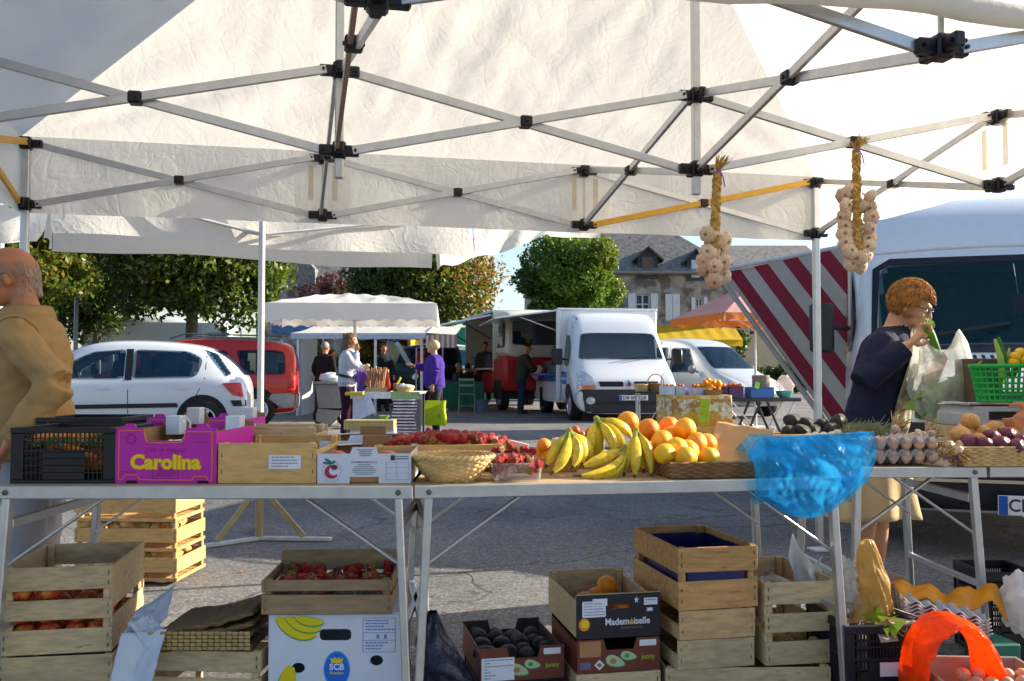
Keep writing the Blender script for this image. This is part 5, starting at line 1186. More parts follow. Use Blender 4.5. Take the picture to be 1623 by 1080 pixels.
# --- man at the truck counter
loc = Vector((P(826, 600, 22.4).x, 22.4, gz(22.4)))
m2, hv, hr, k, V, off = person('person', 'man in dark olive jacket and cap at the box truck counter', loc, R(100), 1.68, cloth('olive_jacket', (.035, .04, .02)), cloth('navy_trousers', (.02, .025, .05)), BLACKP, SKINR,
    ((.24, -.2, 1.12), (.16, -.42, 1.10), (0, -1, .1)), ((-.25, -.2, 1.10), (-.16, -.42, 1.06), (0, -1, .1)), lean=.10, head=(0, -.03, 0, .35), bulk=.035, vox=.014)
hairpiece(m2, hv, hr, k, BLACKP, 'cap', 'cap')
pk = P(852, 590, 22.3); tag(MB().box(pk, (.12, .22, .34), rotm(.2, .5, .3), .02).build('paper_parcel', M('kraft_paper', (.5, .36, .2), .7), None, False), 'beige paper parcel held by the man at the truck counter', 'parcel')
# --- far shoppers
def far(label, x, Y, rz, H, topc, legc, hairc, hk='short', arms=None, **kw):
    loc = Vector((P(x, 600, Y).x, Y, gz(Y)))
    p, hv, hr, k, V, off = person('person', label, loc, R(rz), H, cloth('far%d' % x, topc), cloth('farleg%d' % x, legc), BLACKP, SKINR,
        *(arms or (((.25, -.05, 1.1), (.22, -.18, .9), (0, -.5, -.8)), ((-.25, -.05, 1.1), (-.22, -.18, .9), (0, -.5, -.8)))), vox=.017, **kw)
    if hairc: hairpiece(p, hv, hr, k, M('hair%d' % x, hairc, .6), hk, seed=x)
    return p
far('stooping man in black at the grey trailer', 511, 19.5, 160, 1.64, (.012, .012, .015), (.02, .022, .03), (.22, .2, .18), lean=.1)
far('dark haired man in navy jumper behind the lavender stall', 526, 23, 60, 1.55, (.015, .018, .05), (.03, .03, .03), (.02, .012, .01))
far('dark haired man in black and teal jacket by the awning post', 607, 23.5, 30, 1.72, (.012, .02, .028), (.02, .02, .025), (.015, .01, .01))
sitl = [((.09, 0, .88), (.12, -.40, .84), (.12, -.38, .45)), ((-.09, 0, .88), (-.12, -.40, .84), (-.12, -.38, .45))]
for (lab, x, Y, r_, tc, hc, hk) in (('person in dark top seated at the green table', 741, 26.2, 150, (.02, .008, .015), (.01, .01, .01), 'short'), ('person in pale cap and grey top seated at the green table', 726, 26.6, 60, (.10, .11, .10), (.5, .47, .42), 'cap')):
    p = far(lab, x, Y, r_, 1.62, tc, (.02, .02, .025), hc, hk, legjs=sitl); p.location.z -= .40
far('dark haired man serving inside the snack van', 769, 25.9, -20, 1.7, (.05, .03, .03), (.02, .02, .02), (.02, .012, .01)).location.z += .12
# --- vendor reaching in from the right edge
loc = Vector((2.62, 3.95, 0)); rv = R(-70)
hw = Matrix.Rotation(-rv, 3, 'Z') @ (P(1617, 645, 3.72) - loc); fe = Matrix.Rotation(-rv, 3, 'Z') @ (P(1700, 672, 3.75) - loc)
p, hv, hr, k, V, off = person('person', 'vendor at the right edge, only the reaching hand in view', loc, rv, 1.7, cloth('vendor_top', (.05, .06, .08)), cloth('vendor_trousers', (.04, .05, .09)), BLACKP, SKINR,
    (fe, hw + Vector((0, .06, -.0)), (0, -.6, -.5)), ((-.25, -.05, 1.1), (-.22, -.18, .9), (0, -.5, -.8)), vox=.011, sleeve=0)
hairpiece(p, hv, hr, k, MATS['brown_hair'], 'short')
# ------------------------------------------------------------------ stall tables
TZ = .742
PLY = M('worn_plywood', (.42, .29, .16), .7, var=.2, sc_=6, stretch=(2, 10, 10), bump=.08)
RIVET = M('dark_rivet', (.12, .12, .13), .4, .6)
def table(label, x0, y0, rz, L, D, legs=((.045, -.035), (-.045, .035)), H=TZ, brace=True):
    t = thing('folding_table', label, 'table', (x0, y0, 0), rz)
    MB().box((L / 2, D / 2, H - .008), (L - .012, D - .03, .014), None, .001).build('top', PLY, t, False)
    for y, d in ((0.012, 1), (D - .012, 1)): MB().box((L / 2, y, H - .021), (L, .022, .040), None, .003).build('edge_rail', ALU, t, False)
    for x in (.012, L - .012): MB().box((x, D / 2, H - .021), (.02, D - .05, .036), None, .003).build('edge_rail', ALU, t, False)
    for k, (ins, spl) in enumerate(legs):
        xt = ins if ins > 0 else L + ins
        for y, ys_ in ((.02, -.06), (D - .05, .06)):
            lg = MB().bar((xt, y, H - .03), (xt + spl, y + ys_ * .3, .012), .024, .032, .003).build('leg', ALU, t, False)
            MB().box((xt + spl, y + ys_ * .3, .012), (.036, .045, .024), None, .004).build('rubber_foot', RUBBER, lg, False)
        MB().bar((xt + spl * .5, .02, H * .42), (xt + spl * .5, D - .05, H * .42), .018, .022, .002).build('cross_bar', ALU, t, False)
        MB().bar((xt + spl * .12, .04, H - .12), (xt + spl * .12, D - .07, H - .12), .02, .03, .002).build('cross_bar', ALU, t, False)
        if brace:
            sg = 1 if ins > 0 else -1
            for y in (.036, D - .07): MB().bar((xt + spl * .33, y, H - .25), (xt + sg * .29, y, H - .04), .008, .022, .002, up=(0, 1, 0)).build('brace', ALU, t, False)
        for zz in (H - .021, H - .25): MB().lathe([(.001, 0), (.009, 0), (.008, .004), (.001, .006)], 10, (xt + (spl * .33 if zz < H - .1 else 0), -.0005 if zz > H - .1 else .012, zz), 0, rotm(math.pi / 2)).build('rivet', RIVET, t)
    return t
table('left folding market table with metal edge, carrying the produce boxes', P(-12, 600, 2.8).x, 2.80, 0, P(655, 600, 2.8).x - P(-12, 600, 2.8).x, .68)
x0 = P(657, 600, 2.8).x
T2R = R(9.5); table('middle folding market table carrying strawberries, bananas and oranges', x0, 2.805, T2R, 1.42, .68)
table('right folding table with egg trays and onions', P(1342, 600, 3.36).x, 3.365, R(2), .52, .62)
table('table end continuing at the right picture edge', P(1342, 600, 3.36).x + .535, 3.39, R(2), 1.3, .62, ((.5, .01), (-.05, .02)))
def T2(px, dy=0, z=0):
    """point on the middle table: photograph column px, dy metres behind its front edge"""
    for _ in range(1):
        Y = 2.805
        for i in range(6):
            X = (px - 811.5) / FPX * Y; Y = 2.805 + math.tan(T2R) * (X - x0) + dy
    return Vector(((px - 811.5) / FPX * Y, Y, TZ + z))

# ------------------------------------------------------------------ crates and boxes (origin: middle of the front bottom edge)
def wood_crate(label, loc, rz, w_, d, h, front, side=None, back=None, mat=WOODP, cat='crate', group=None, post=True, th=.007, smat=None, tilt=0, liner=None, name='wooden_crate'):
    t = thing(name, label, cat, loc, rz, group, (tilt, 0, rz))
    def slats(lst, where):
        for (z0, z1) in lst:
            zc, zh = (z0 + z1) / 2 * h, (z1 - z0) * h
            j = rnd.uniform(-.0015, .0015)
            if where == 'f': pbox('slat', (0, th / 2 + j, zc), (w_, th, zh), mat, t, (rnd.uniform(-.01, .01), rnd.uniform(-.008, .008), 0))
            if where == 'b': pbox('slat', (0, d - th / 2 + j, zc), (w_, th, zh), mat, t)
            if where == 'l': pbox('slat', (-w_ / 2 + th / 2 + .001, d / 2, zc), (th, d - 2 * th - .004, zh), smat or mat, t)
            if where == 'r': pbox('slat', (w_ / 2 - th / 2 - .001, d / 2, zc), (th, d - 2 * th - .004, zh), smat or mat, t)
    slats(front, 'f'); slats(back or front, 'b'); slats(side or front, 'l'); slats(side or front, 'r')
    n = max(3, int(d / .09))
    for k in range(n): pbox('bottom_slat', (0, th + (k + .5) * (d - 2 * th) / n, .006), (w_ - 2 * th - .004, (d - 2 * th) / n - .012, .005), mat, t)
    if post:
        for sx in (-1, 1):
            for y in (th + .012, d - th - .012): pbox('corner_post', (sx * (w_ / 2 - th - .0125), y, h * .5 + .004), (.022, .022, h * .97), mat, t, ch=.004)
    st = M('staple', (.12, .11, .1), .5, .6)
    for (z0, z1) in front:
        for sx in (-1, 1):
            for zz in (.3, .7): pbox('staple', (sx * (w_ / 2 - .012), -.0006, (z0 + (z1 - z0) * zz) * h), (.0026, .0020, .013), st, t, ch=0)
    return t
def plastic_crate(label, loc, rz, w_, d, h, mat=BLACKP, solid=(.3, .7), name='plastic_crate'):
    """vegetable tray: frame, corner columns and a lattice of bars on each side"""
    t = thing(name, label, 'crate', loc, rz)
    def side(nm, L, fn, sol):
        mb = MB()
        def b(u0, u1, z0, z1, th=.006): mb.box(fn((u0 + u1) / 2 * L, (z0 + z1) / 2 * h), fn.dim((u1 - u0) * L, th, (z1 - z0) * h), None, .0015)
        b(0, 1, .9, 1, .016); b(0, 1, .0, .06, .012); b(0, .12, .062, .898, .009); b(.88, 1, .062, .898, .009); b(.12, .88, .56, .60, .008)
        if sol: b(sol[0], sol[1], .062, .56, .005)
        for u in np.linspace(.15, .86, 18):
            if sol and sol[0] - .01 < u < sol[1] + .01: b(u, u + .010, .60, .9); continue
            b(u, u + .010, .062, .898)
        for z in (.18, .31, .44, .72, .8): b(.12, .88, z, z + .02, .005)
        mb.build(nm, mat, t, False)
    class F:
        def __init__(s, f, dim): s.f = f; s.dim = dim
        def __call__(s, u, z): return s.f(u, z)
    side('side_panel', w_, F(lambda u, z: (u - w_ / 2, .008, z), lambda a, b, c: (a, b, c)), solid); side('side_panel', w_, F(lambda u, z: (u - w_ / 2, d - .008, z), lambda a, b, c: (a, b, c)), solid)
    side('side_panel', d - .034, F(lambda u, z: (-w_ / 2 + .008, u + .017, z), lambda a, b, c: (b, a, c)), None); side('side_panel', d - .034, F(lambda u, z: (w_ / 2 - .008, u + .017, z), lambda a, b, c: (b, a, c)), None)
    MB().box((0, d / 2, .006), (w_ - .03, d - .03, .008), None, .001).build('bottom', mat, t, False)
    return t
def carton(label, loc, rz, w_, d, h, omat, imat, front_poly=None, back_poly=None, side_h=None, name='cardboard_box', th=.005, tilt=0):
    """open cardboard tray: printed outside, plain inside, cut-out end panels"""
    t = thing(name, label, 'box', loc, rz, None, (tilt, 0, rz)); sh = side_h or h
    fp = front_poly or rect(-w_ / 2, w_ / 2, 0, h); bp = back_poly or fp
    MB().prism(fp, th * .5, lambda a, b, q: Vector((a, q, b))).build('front_panel', omat, t, False); MB().prism(fp, th * .5, lambda a, b, q: Vector((a, th * .5 + .0003 + q, b))).build('front_lining', imat, t, False)
    MB().prism(bp, th * .5, lambda a, b, q: Vector((a, d - q, b))).build('back_panel', omat, t, False); MB().prism(bp, th * .5, lambda a, b, q: Vector((a, d - th * .5 - .0003 - q, b))).build('back_lining', imat, t, False)
    for sx in (-1, 1):
        MB().box((sx * (w_ / 2 - th * .25), d / 2, sh / 2), (th * .5, d - 2 * th - .001, sh)).build('side_panel', omat, t, False); MB().box((sx * (w_ / 2 - th * .75 - .0003), d / 2, sh / 2), (th * .5, d - 2 * th - .001, sh - .001)).build('side_lining', imat, t, False)
    MB().box((0, d / 2, .004), (w_ - 2 * th, d - 2 * th, .004)).build('bottom', imat, t, False)
    return t
def lbl(parent, x0, x1, z0, z1, y=-.0002, lines=4, mat=PAPER, bars=False, seed=0):
    """paper label with small printed lines too fine to read"""
    l = flat('label_sticker', rect(x0, x1, z0, z1), mat, parent, y); g = random.Random(seed + int(x0 * 1000)); mb = MB()
    for k in range(lines):
        z = z1 - (k + .7) * (z1 - z0) / (lines + .6); x = x0 + .08 * (x1 - x0)
        while x < x1 - .12 * (x1 - x0):
            L = g.uniform(.04, .16) * (x1 - x0); mb.box((x + L / 2, y - .0009, z), (L * .85, .0004, (z1 - z0) / lines * .28)); x += L
            if g.random() < .12: break
    mb.build('printed_lines', GREYINK, l, False)
    return l

# ------------------------------------------------------------------ fruit and vegetables
def fm(n, c, **k): return M(n, c, **{**dict(rough=.4, var=.12, sc_=2.2, bump=.3, bsc=26, rand=.1), **k})
ORANGE = fm('orange_peel', (.92, .31, .004), bump=.3, hue=.016, sss=.1, rand=.16); LEMON = fm('yellow_citrus_peel', (.88, .50, .010), bump=.3, dark=(.85, .33, .01), dsc=1.2, dlo=.45, dhi=.7, hue=.01, sss=.1)
APPLE = fm('apple_skin', (.55, .06, .02), dark=(.6, .28, .04), dsc=1.8, dlo=.45, dhi=.62); TOMATO = fm('tomato_skin', (.6, .12, .03), rough=.2)
BANANA = fm('banana_peel', (.72, .50, .03), dark=(.36, .38, .03), dsc=9, dlo=.50, dhi=.72, bump=.12, var=.22, sc_=60); BANTIP = fm('banana_stem', (.30, .34, .04), sc_=40); BANEND = fm('banana_end', (.06, .04, .02))
STRAW = fm('strawberry_skin', (.55, .018, .012), rough=.25, bump=1.0, bsc=9, hue=.01, rand=.2); CALYX = fm('strawberry_leaf', (.20, .28, .04))
POTATO = fm('potato_skin', (.50, .34, .13), rough=.8, rand=.18); ONION = fm('onion_skin', (.62, .30, .08), rough=.3, stretch=(9, 9, 1), var=.3, sc_=1.2); RONION = fm('red_onion_skin', (.14, .015, .045), rough=.25, stretch=(9, 9, 1), var=.4, sc_=1.2)
AVO = fm('avocado_skin', (.022, .024, .016), rough=.4, bump=1.2, bsc=11, var=.4); EGG = fm('eggshell', (.60, .34, .20), rough=.5, rand=.15, hue=.012, bump=.02)
GARL = fm('garlic_skin', (.58, .44, .32), rand=.22, rough=.5, stretch=(6, 6, 1), sc_=1.2, var=.25, dark=(.42, .24, .22), dsc=.7, dlo=.52, dhi=.75); ROOT = fm('garlic_root', (.25, .15, .07)); STALK = fm('dry_stalk', (.42, .27, .075), rough=.8, var=.45, sc_=50, bsc=80)
GREENV = fm('green_vegetable', (.07, .20, .02), var=.3); PALEG = fm('pale_green_vegetable', (.35, .50, .12)); CARROT = fm('carrot', (.72, .20, .015)); PURPLE = fm('purple_ribbon', (.25, .08, .5))
WHITEV = fm('white_mushroom', (.68, .60, .48))
def inst(name, me, loc, label, cat, group, s=1, rot=None):
    o = link(name, me, None, loc, rot or (rnd.uniform(0, 6.28), rnd.uniform(0, 6.28), rnd.uniform(0, 6.28))); o.scale = (s, s, s) if not hasattr(s, '__len__') else s
    return tag(o, label, cat, group)
mb = MB(); mb.lathe([(.001, -.97), (.25, -.975), (.6, -.8), (.9, -.42), (1, 0), (.93, .38), (.65, .77), (.3, .955), (.08, .95), (.03, .92)], 24, m=0); mb.lathe([(.001, .91), (.07, .93), (.05, .97), (.001, .975)], 8, m=1)
ORMESH = mb.mesh('orange', [ORANGE, BANTIP]); mb2 = MB(); mb2.v, mb2.f, mb2.m = mb.v, mb.f, mb.m; YMESH = mb2.mesh('yellow_citrus', [LEMON, BANTIP])
APM = MB().lathe([(.03, -.78), (.2, -.9), (.55, -.82), (.85, -.45), (1, .1), (.92, .55), (.6, .85), (.28, .86), (.08, .7), (.01, .62)], 20, wob=lambda a, z: .03 * math.cos(5 * a) * (z < 0)).mesh('apple', APPLE)
TMM = MB().lathe([(.03, -.75), (.5, -.74), (.9, -.35), (1, .05), (.85, .5), (.45, .72), (.05, .66)], 20).mesh('tomato', TOMATO)
mb = MB(); mb.lathe([(.02, -1.15), (.22, -1.08), (.48, -.75), (.72, -.25), (.82, .15), (.72, .45), (.4, .62), (.05, .6)], 14)
for k in range(7):
    a = k * .9; mb.add([(math.cos(a) * .1, math.sin(a) * .1, .64), (math.cos(a - .3) * .45, math.sin(a - .3) * .45, .68), (math.cos(a) * .85, math.sin(a) * .85, .55), (math.cos(a + .3) * .45, math.sin(a + .3) * .45, .68)], [(0, 1, 2, 3)], 1)
mb.tube([(0, 0, .6), (.05, 0, .9)], .06, 5, m=1); SBM = mb.mesh('strawberry', [STRAW, CALYX])
POM = [MB().ell((0, 0, 0), (1.35, .9, .8), 16, 10, None, 0, .25, 1.6, s).mesh('potato', POTATO) for s in range(3)]
ONP = [(.02, -.85), (.12, -.82), (.55, -.7), (.92, -.3), (1, .05), (.88, .42), (.5, .75), (.22, .9), (.1, 1.0), (.06, 1.12), (.01, 1.16)]
ONM = MB().lathe(ONP, 20).mesh('onion', ONION); ROM = MB().lathe(ONP, 20).mesh('red_onion', RONION)
AVM = MB().lathe([(.02, -.95), (.45, -.85), (.85, -.4), (.95, 0), (.82, .5), (.55, .95), (.3, 1.2), (.05, 1.25)], 18).mesh('avocado', AVO)
EGM = MB().lathe([(.02, -.98), (.4, -.9), (.8, -.55), (.98, -.05), (.9, .45), (.6, .95), (.25, 1.22), (.02, 1.28)], 18).mesh('egg', EGG)
mb = MB(); mb.lathe([(.02, -.62), (.3, -.66), (.7, -.5), (1, -.1), (.95, .25), (.6, .6), (.25, .82), (.13, 1.0), (.1, 1.35), (.02, 1.38)], 24, m=0, wob=lambda a, z: .15 * abs(math.cos(3.5 * a)) * (1 if -.66 < z < .62 else 0) - .05); mb.lathe([(.01, -.72), (.2, -.70), (.26, -.62), (.01, -.6)], 10, m=1)
GRM = mb.mesh('garlic_bulb', [GARL, ROOT]); MUM = MB().ell((0, 0, 0), (1, 1, .75), 14, 9, None, 0, .1, 2, 1).mesh('white_mushroom', WHITEV)

# --- left table: black crates with carrots
z = TZ
plastic_crate('front black plastic crate of carrots at the left table end', (P(101, 600, 2.86).x, 2.86, z), 0, .328, .30, .172)
plastic_crate('rear black plastic crate showing above the carrot crate', (P(128, 600, 3.2).x, 3.19, z + .02), 0, .30, .28, .168)
CARM = MB().tube([(0, 0, -.08), (0, .01, -.02), (.004, .012, .04), (0, 0, .085)], [.019, .017, .012, .003], 10).mesh('carrot', CARROT)
for i in range(26):
    inst('carrot', CARM, (P(101, 600, 2.86).x + rnd.uniform(-.055, .055), 2.93 + .0 + rnd.uniform(0, .2), z + rnd.uniform(.03, .125)), 'orange carrot in the front black crate', 'carrot', 'carrots in the black crate', 1, (rnd.uniform(1.2, 1.9), rnd.uniform(0, .4), rnd.choice((1.57, -1.57)) + rnd.uniform(-.4, .4)))
mb = MB()
for i in range(160):
    b0 = Vector((P(101, 600, 2.86).x + rnd.uniform(-.14, .12), 2.9 + rnd.uniform(0, .22), z + .11)); d = Vector((rnd.gauss(0, .5), rnd.gauss(0, .5), .5)).normalized(); mb.tube([b0, b0 + d * .03, b0 + d * .055 + Vector((0, 0, -.008))], [.003, .003, .001], 4)
tag(mb.build('carrot_tops', GREENV, None), 'green carrot tops inside the front black crate', 'greens', kind='stuff')

# --- magenta melon boxes
MAG = M('magenta_print', (.50, .012, .36), .4, var=.02); GOLD = M('yellow_print', (.78, .60, .01), .5, var=.02); ORPR = M('orange_print', (.80, .22, .02), .5, var=.02); DKMAG = M('dark_magenta_print', (.28, .005, .22), .5, var=.02)
def carolina(label, loc, rz, full=True):
    w_, h = .318, .172; hw = w_ / 2
    def half(h, cut): return [(-hw, 0), (hw, 0), (hw, h), (hw * .86, h), (hw * .80, h + .013), (hw * .64, h + .013), (hw * .58, h), (hw * .40, h), (hw * .36, h - cut * .6), (hw * .30, h - cut), (-hw * .36, h - cut), (-hw * .42, h - cut * .6), (-hw * .44, h), (-hw * .58, h), (-hw * .62, h + .012), (-hw * .80, h + .012), (-hw * .84, h), (-hw, h)]
    t = carton(label, loc, rz, w_, .38, h, MAG, CARD, half(h, .04), half(h + .002, .03), h - .012, 'melon_box')
    for sx in (-1, 1): MB().box((sx * (hw - .055), .345, h - .01), (.05, .06, .065), None, .002).build('corner_support', WCARD, t, False)
    y = -.0003
    text('name_lettering_outline', 'Carolina', .060, (0, y - .0002, .064), ORPR, t, .0040, xs=1.06); text('name_lettering', 'Carolina', .060, (0, y - .0010, .064), GOLD, t, .0022, xs=1.06)
    text('script_lettering', "L'Or de Mauguio", .017, (0, y, .103), DKMAG, t, shear=.4, xs=1.1)
    text('small_lettering', 'MELON  VARIETY  FRANCE', .0055, (-.115, y, .038), DKMAG, t, align='LEFT') if False else None
    MB().tube([(-.108 + .014 * math.cos(a), y - .0006, .138 + .014 * math.sin(a)) for a in [2 * math.pi * q / 20 for q in range(20)]], .0012, 4, False, 0, True).build('round_mark', DKMAG, t)
    lb = MB(); 
    for (cx, cz, a, b) in ((0, .046, .08, .0012), (0, .016, .08, .0012), (-.04, .031, .0012, .03), (.04, .031, .0012, .03)): lb.box((cx, y - .0004, cz), (a, .0008, b))
    for q in range(4): lb.box((rnd.uniform(-.006, .006), y - .0004, .041 - q * .0055), (.055, .0008, .002))
    lb.box((.11, y - .0004, .128), (.04, .0008, .0025)); lb.box((-.12, y - .0004, .036), (.05, .0008, .002)); lb.build('printed_box', DKMAG, t, False)['kind'] = 'stuff'
    path = [(-.146, .012), (-.146, .163), (-.068, .163), (-.064, .136), (-.056, .126), (.046, .126), (.056, .136), (.062, .160), (.146, .160), (.146, .010), (.134, .010), (.128, .022), (.090, .022), (.084, .010), (-.080, .012), (-.088, .026), (-.126, .026), (-.132, .012), (-.146, .012)]
    bd = MB()
    for (a, b) in zip(path[:-1], path[1:]): bd.bar((a[0], y - .0006, a[1]), (b[0], y - .0006, b[1]), .0012, .0026, 0, up=(0, 0, 1) if abs(a[0] - b[0]) > abs(a[1] - b[1]) else (1, 0, 0))
    bd.build('border_line', ORPR, t, False)
    for x in (-.105, .118): flat('foot_slot', [(x - .018, 0.0005), (x + .018, .0005), (x + .016, .009), (x - .016, .009)], M('slot_dark', (.02, .012, .01), .9), t, y)
    return t
carolina('magenta melon box with yellow lettering on the left table', (P(264, 600, 2.86).x, 2.86, z), R(-1.5))
carolina('second magenta melon box, only its corner showing behind the first', (P(302, 600, 3.24).x + .0, 3.255, z + .014), 0)
tag(MB().grid(lambda u, v: Vector((P(288, 600, 3.0).x - .05 + .20 * u, 2.90 + .33 * v, z + .122 + .012 * noise.noise(Vector((u * 6, v * 6, 1))) - .008 * abs(u - .5))), 20, 20).build('packing_paper', PAPER, None, True, 180), 'white packing paper lying in the first melon box', 'paper')
mb = MB(); mb.tube([(0, 0, 0), (-.012, 0, .03), (-.02, .0, .045), (-.004, 0, .055), (.012, 0, .035), (.008, 0, .0)], .003, 6); tag(mb.build('twine_handle', M('white_twine', (.6, .6, .58), .7), None, loc=P(296, 687, 3.1)), 'white twine loop standing up in the first melon box', 'twine')
# --- wooden crates and white tomato boxes
f1 = [(0, 1)]
t = wood_crate('pale wooden crate with paper label beside the magenta box', (P(425, 600, 2.86).x, 2.86, z), 0, .306, .40, .124, f1, [(0, .82)], mat=WOODY)
lbl(t, .005, .105, .045, .088, -.0025, lines=4)
wood_crate('second wooden crate stacked behind the labelled one', (P(434, 600, 3.28).x, 3.28, z + .025), 0, .30, .22, .125, f1, [(0, .8)], mat=WOODG)
for i in range(8): inst('leek_trim', MB().ell((0, 0, 0), (.03, .02, .012), 10, 6).mesh('pear', PALEG) if i == 0 else bpy.data.meshes['pear'], (P(440, 600, 3).x + rnd.uniform(-.1, .12), 3.0 + rnd.uniform(0, .2), z + .03 + rnd.uniform(0, .015)), 'green pear lying low in the labelled wooden crate', 'pear', 'pears in the wooden crate', 1.2)
LABR = M('crimson_print', (.42, .01, .06), .5); LEAFPR = M('teal_print', (.01, .16, .13), .5)
def tomato_box(label, loc, rz, logo=True):
    w_, h = .289, .092; hw = w_ / 2
    fp = [(-hw, 0), (-.045, 0), (-.045, .020), (.045, .020), (.045, 0), (hw, 0), (hw, h), (.042, h), (.038, h + .020), (-.036, h + .020), (-.044, h), (-hw, h)]
    t = carton(label, loc, rz, w_, .36, h, WCARD, CARD, fp, None, h, 'tomato_box')
    for sx in (-1, 1):   # folded-in top flaps
        MB().box((sx * .095, .345, h + .003), (.085, .03, .004), rotm(.0, sx * .06, 0), .001).build('top_flap', WCARD, t, False)
    MB().box((0, .335, h + .01), (.10, .01, .05), None, .004).build('back_tab', CARD, t, False)
    if logo:
        y = -.0003
        cc = []; 
        for q in range(21): a = R(70 + 250 * q / 20); cc.append((-.100 + .022 * math.cos(a), .036 + .021 * math.sin(a)))
        for q in range(21): a = R(320 - 250 * q / 20); cc.append((-.094 + .0145 * math.cos(a), .0395 + .0145 * math.sin(a)))
        flat('logo_c', cc, LABR, t, y); flat('logo_fruit', ellipse(-.092, .050, .010, .008), M('maroon_print', (.14, .02, .03), .5), t, y - .0007)
        for (cx, cz, r_) in ((-.112, .071, .5), (-.116, .063, .1), (-.098, .064, -.5)): flat('logo_leaf', [(cx + .012 * math.cos(a) * math.cos(r_) + .004 * math.sin(a) * math.sin(r_), cz - .012 * math.cos(a) * math.sin(r_) + .004 * math.sin(a) * math.cos(r_)) for a in [2 * math.pi * q / 16 for q in range(16)]], LEAFPR, t, y)
        MB().tube([(-.1 + .028 * math.cos(a) * (1 + .1 * math.sin(3 * a)), y - .0004, .036 + .03 * math.sin(a)) for a in [2 * math.pi * q / 28 for q in range(28)]], .0004, 4, False, 0, True).build('logo_outline', GREYINK, t)
        text('maker_lettering', 'LA COMPRADORICA, S.C.A.', .0066, (0, y, .0655), INK, t, .0001, xs=1.0)
        lb = MB()
        for q, L in enumerate((.04, .055, .068, .075, .07, .05)): lb.box((0, y - .0003, .058 - q * .0058), (L, .0006, .0022))
        for q, L in enumerate((.05, .036, .04, .03)): lb.box((.003, y - .0003, .104 - q * .006), (L, .0006, .0028))
        for (cx, cz, a, b) in ((.103, .065, .07, .0006), (.103, .049, .07, .0006), (.103, .032, .07, .0006), (.103, .012, .07, .0006), (.068, .038, .0006, .054), (.138, .038, .0006, .054), (.101, .040, .0006, .05)): lb.box((cx, y - .0003, cz), (a, .0006, b))
        lb.box((.115, y - .0003, .076), (.045, .0006, .004)); lb.box((.115, y - .0003, .083), (.045, .0006, .003))
        lb.build('printed_lines', GREYINK, t, False)['kind'] = 'stuff'; flat('dark_square', rect(.082, .096, .071, .087), INK, t, y)
    return t
tb = tomato_box('white printed fruit tray with red crescent logo at the table end', (P(578, 600, 2.86).x, 2.86, z), R(1.5))
tomato_box('white fruit tray directly behind the crescent logo tray', (P(572, 600, 3.24).x, 3.24, z + .012), R(1), False); 
for i, (x, y) in enumerate(((534, 714), (616, 713), (556, 722), (592, 722), (575, 718))):
    q = P(x, y, 3.0 if i < 2 else 3.05); inst('peach', TMM, (q.x, q.y, z + .062 - (0 if i < 2 else .02)), 'peach orange fruit in the white crescent logo tray', 'fruit', 'fruit in the white tray', .036, (rnd.uniform(-.3, .3), 0, rnd.uniform(0, 6)))

# --- middle table: wicker, strawberries, bananas, citrus
WICK = M('pale_wicker', (.62, .42, .17), .6, var=.2, sc_=25, rand=.08); WICKD = M('brown_wicker', (.24, .115, .045), .6, var=.25, sc_=25)
def basket(label, loc, r0, r1, h, mat, rows=14, nst=26, rz=0, sx=1, sy=1, tiltx=0, name='wicker_basket', tube=.0045):
    t = thing(name, label, 'basket', loc, 0, None, (tiltx, 0, rz)); mb = MB()
    def rad(z): q = z / h; return r0 + (r1 - r0) * q ** .8
    for k in range(rows):
        zc = h * (k + .5) / rows; n = nst * 4
        mb.tube([Vector(((rad(zc) + .0035 * math.sin(nst * a / 2 + k * math.pi)) * math.cos(a) * sx, (rad(zc) + .0035 * math.sin(nst * a / 2 + k * math.pi)) * math.sin(a) * sy, zc)) for a in [2 * math.pi * q / n for q in range(n)]], tube, 5, False, 0, True, 1.3)
    mb.build('woven_side', mat, t); mb = MB()
    for i in range(nst): a = 2 * math.pi * (i + .5) / nst; mb.tube([(rad(zz) * math.cos(a) * sx, rad(zz) * math.sin(a) * sy, zz) for zz in (0, h * .33, h * .66, h)], .003, 5)
    mb.build('stakes', mat, t)
    mb = MB(); n = 90
    for ph in (0, math.pi): mb.tube([Vector(((r1 + .005 * math.cos(a * 20 + ph)) * math.cos(a) * sx, (r1 + .005 * math.cos(a * 20 + ph)) * math.sin(a) * sy, h + .004 * math.sin(a * 20 + ph))) for a in [2 * math.pi * q / n for q in range(n)]], .0055, 5, False, 0, True)
    mb.build('rim', mat, t); MB().lathe([(.001, .002), (r0, .002), (r0, .006), (.001, .006)], 24).build('bottom', mat, t)
    t.children[-1].scale = (sx, sy, 1)
    return t
q = T2(717, .13); basket('pale round wicker basket in front of the strawberries', q, .066, .130, .078, WICK, 12, 26, tiltx=-.0)
for i in range(5): inst('lime', YMESH, q + Vector((rnd.uniform(-.06, .06), rnd.uniform(-.03, .06), .03)), 'small fruit at the bottom of the pale wicker basket', 'fruit', 'fruit in the pale wicker basket', .022)
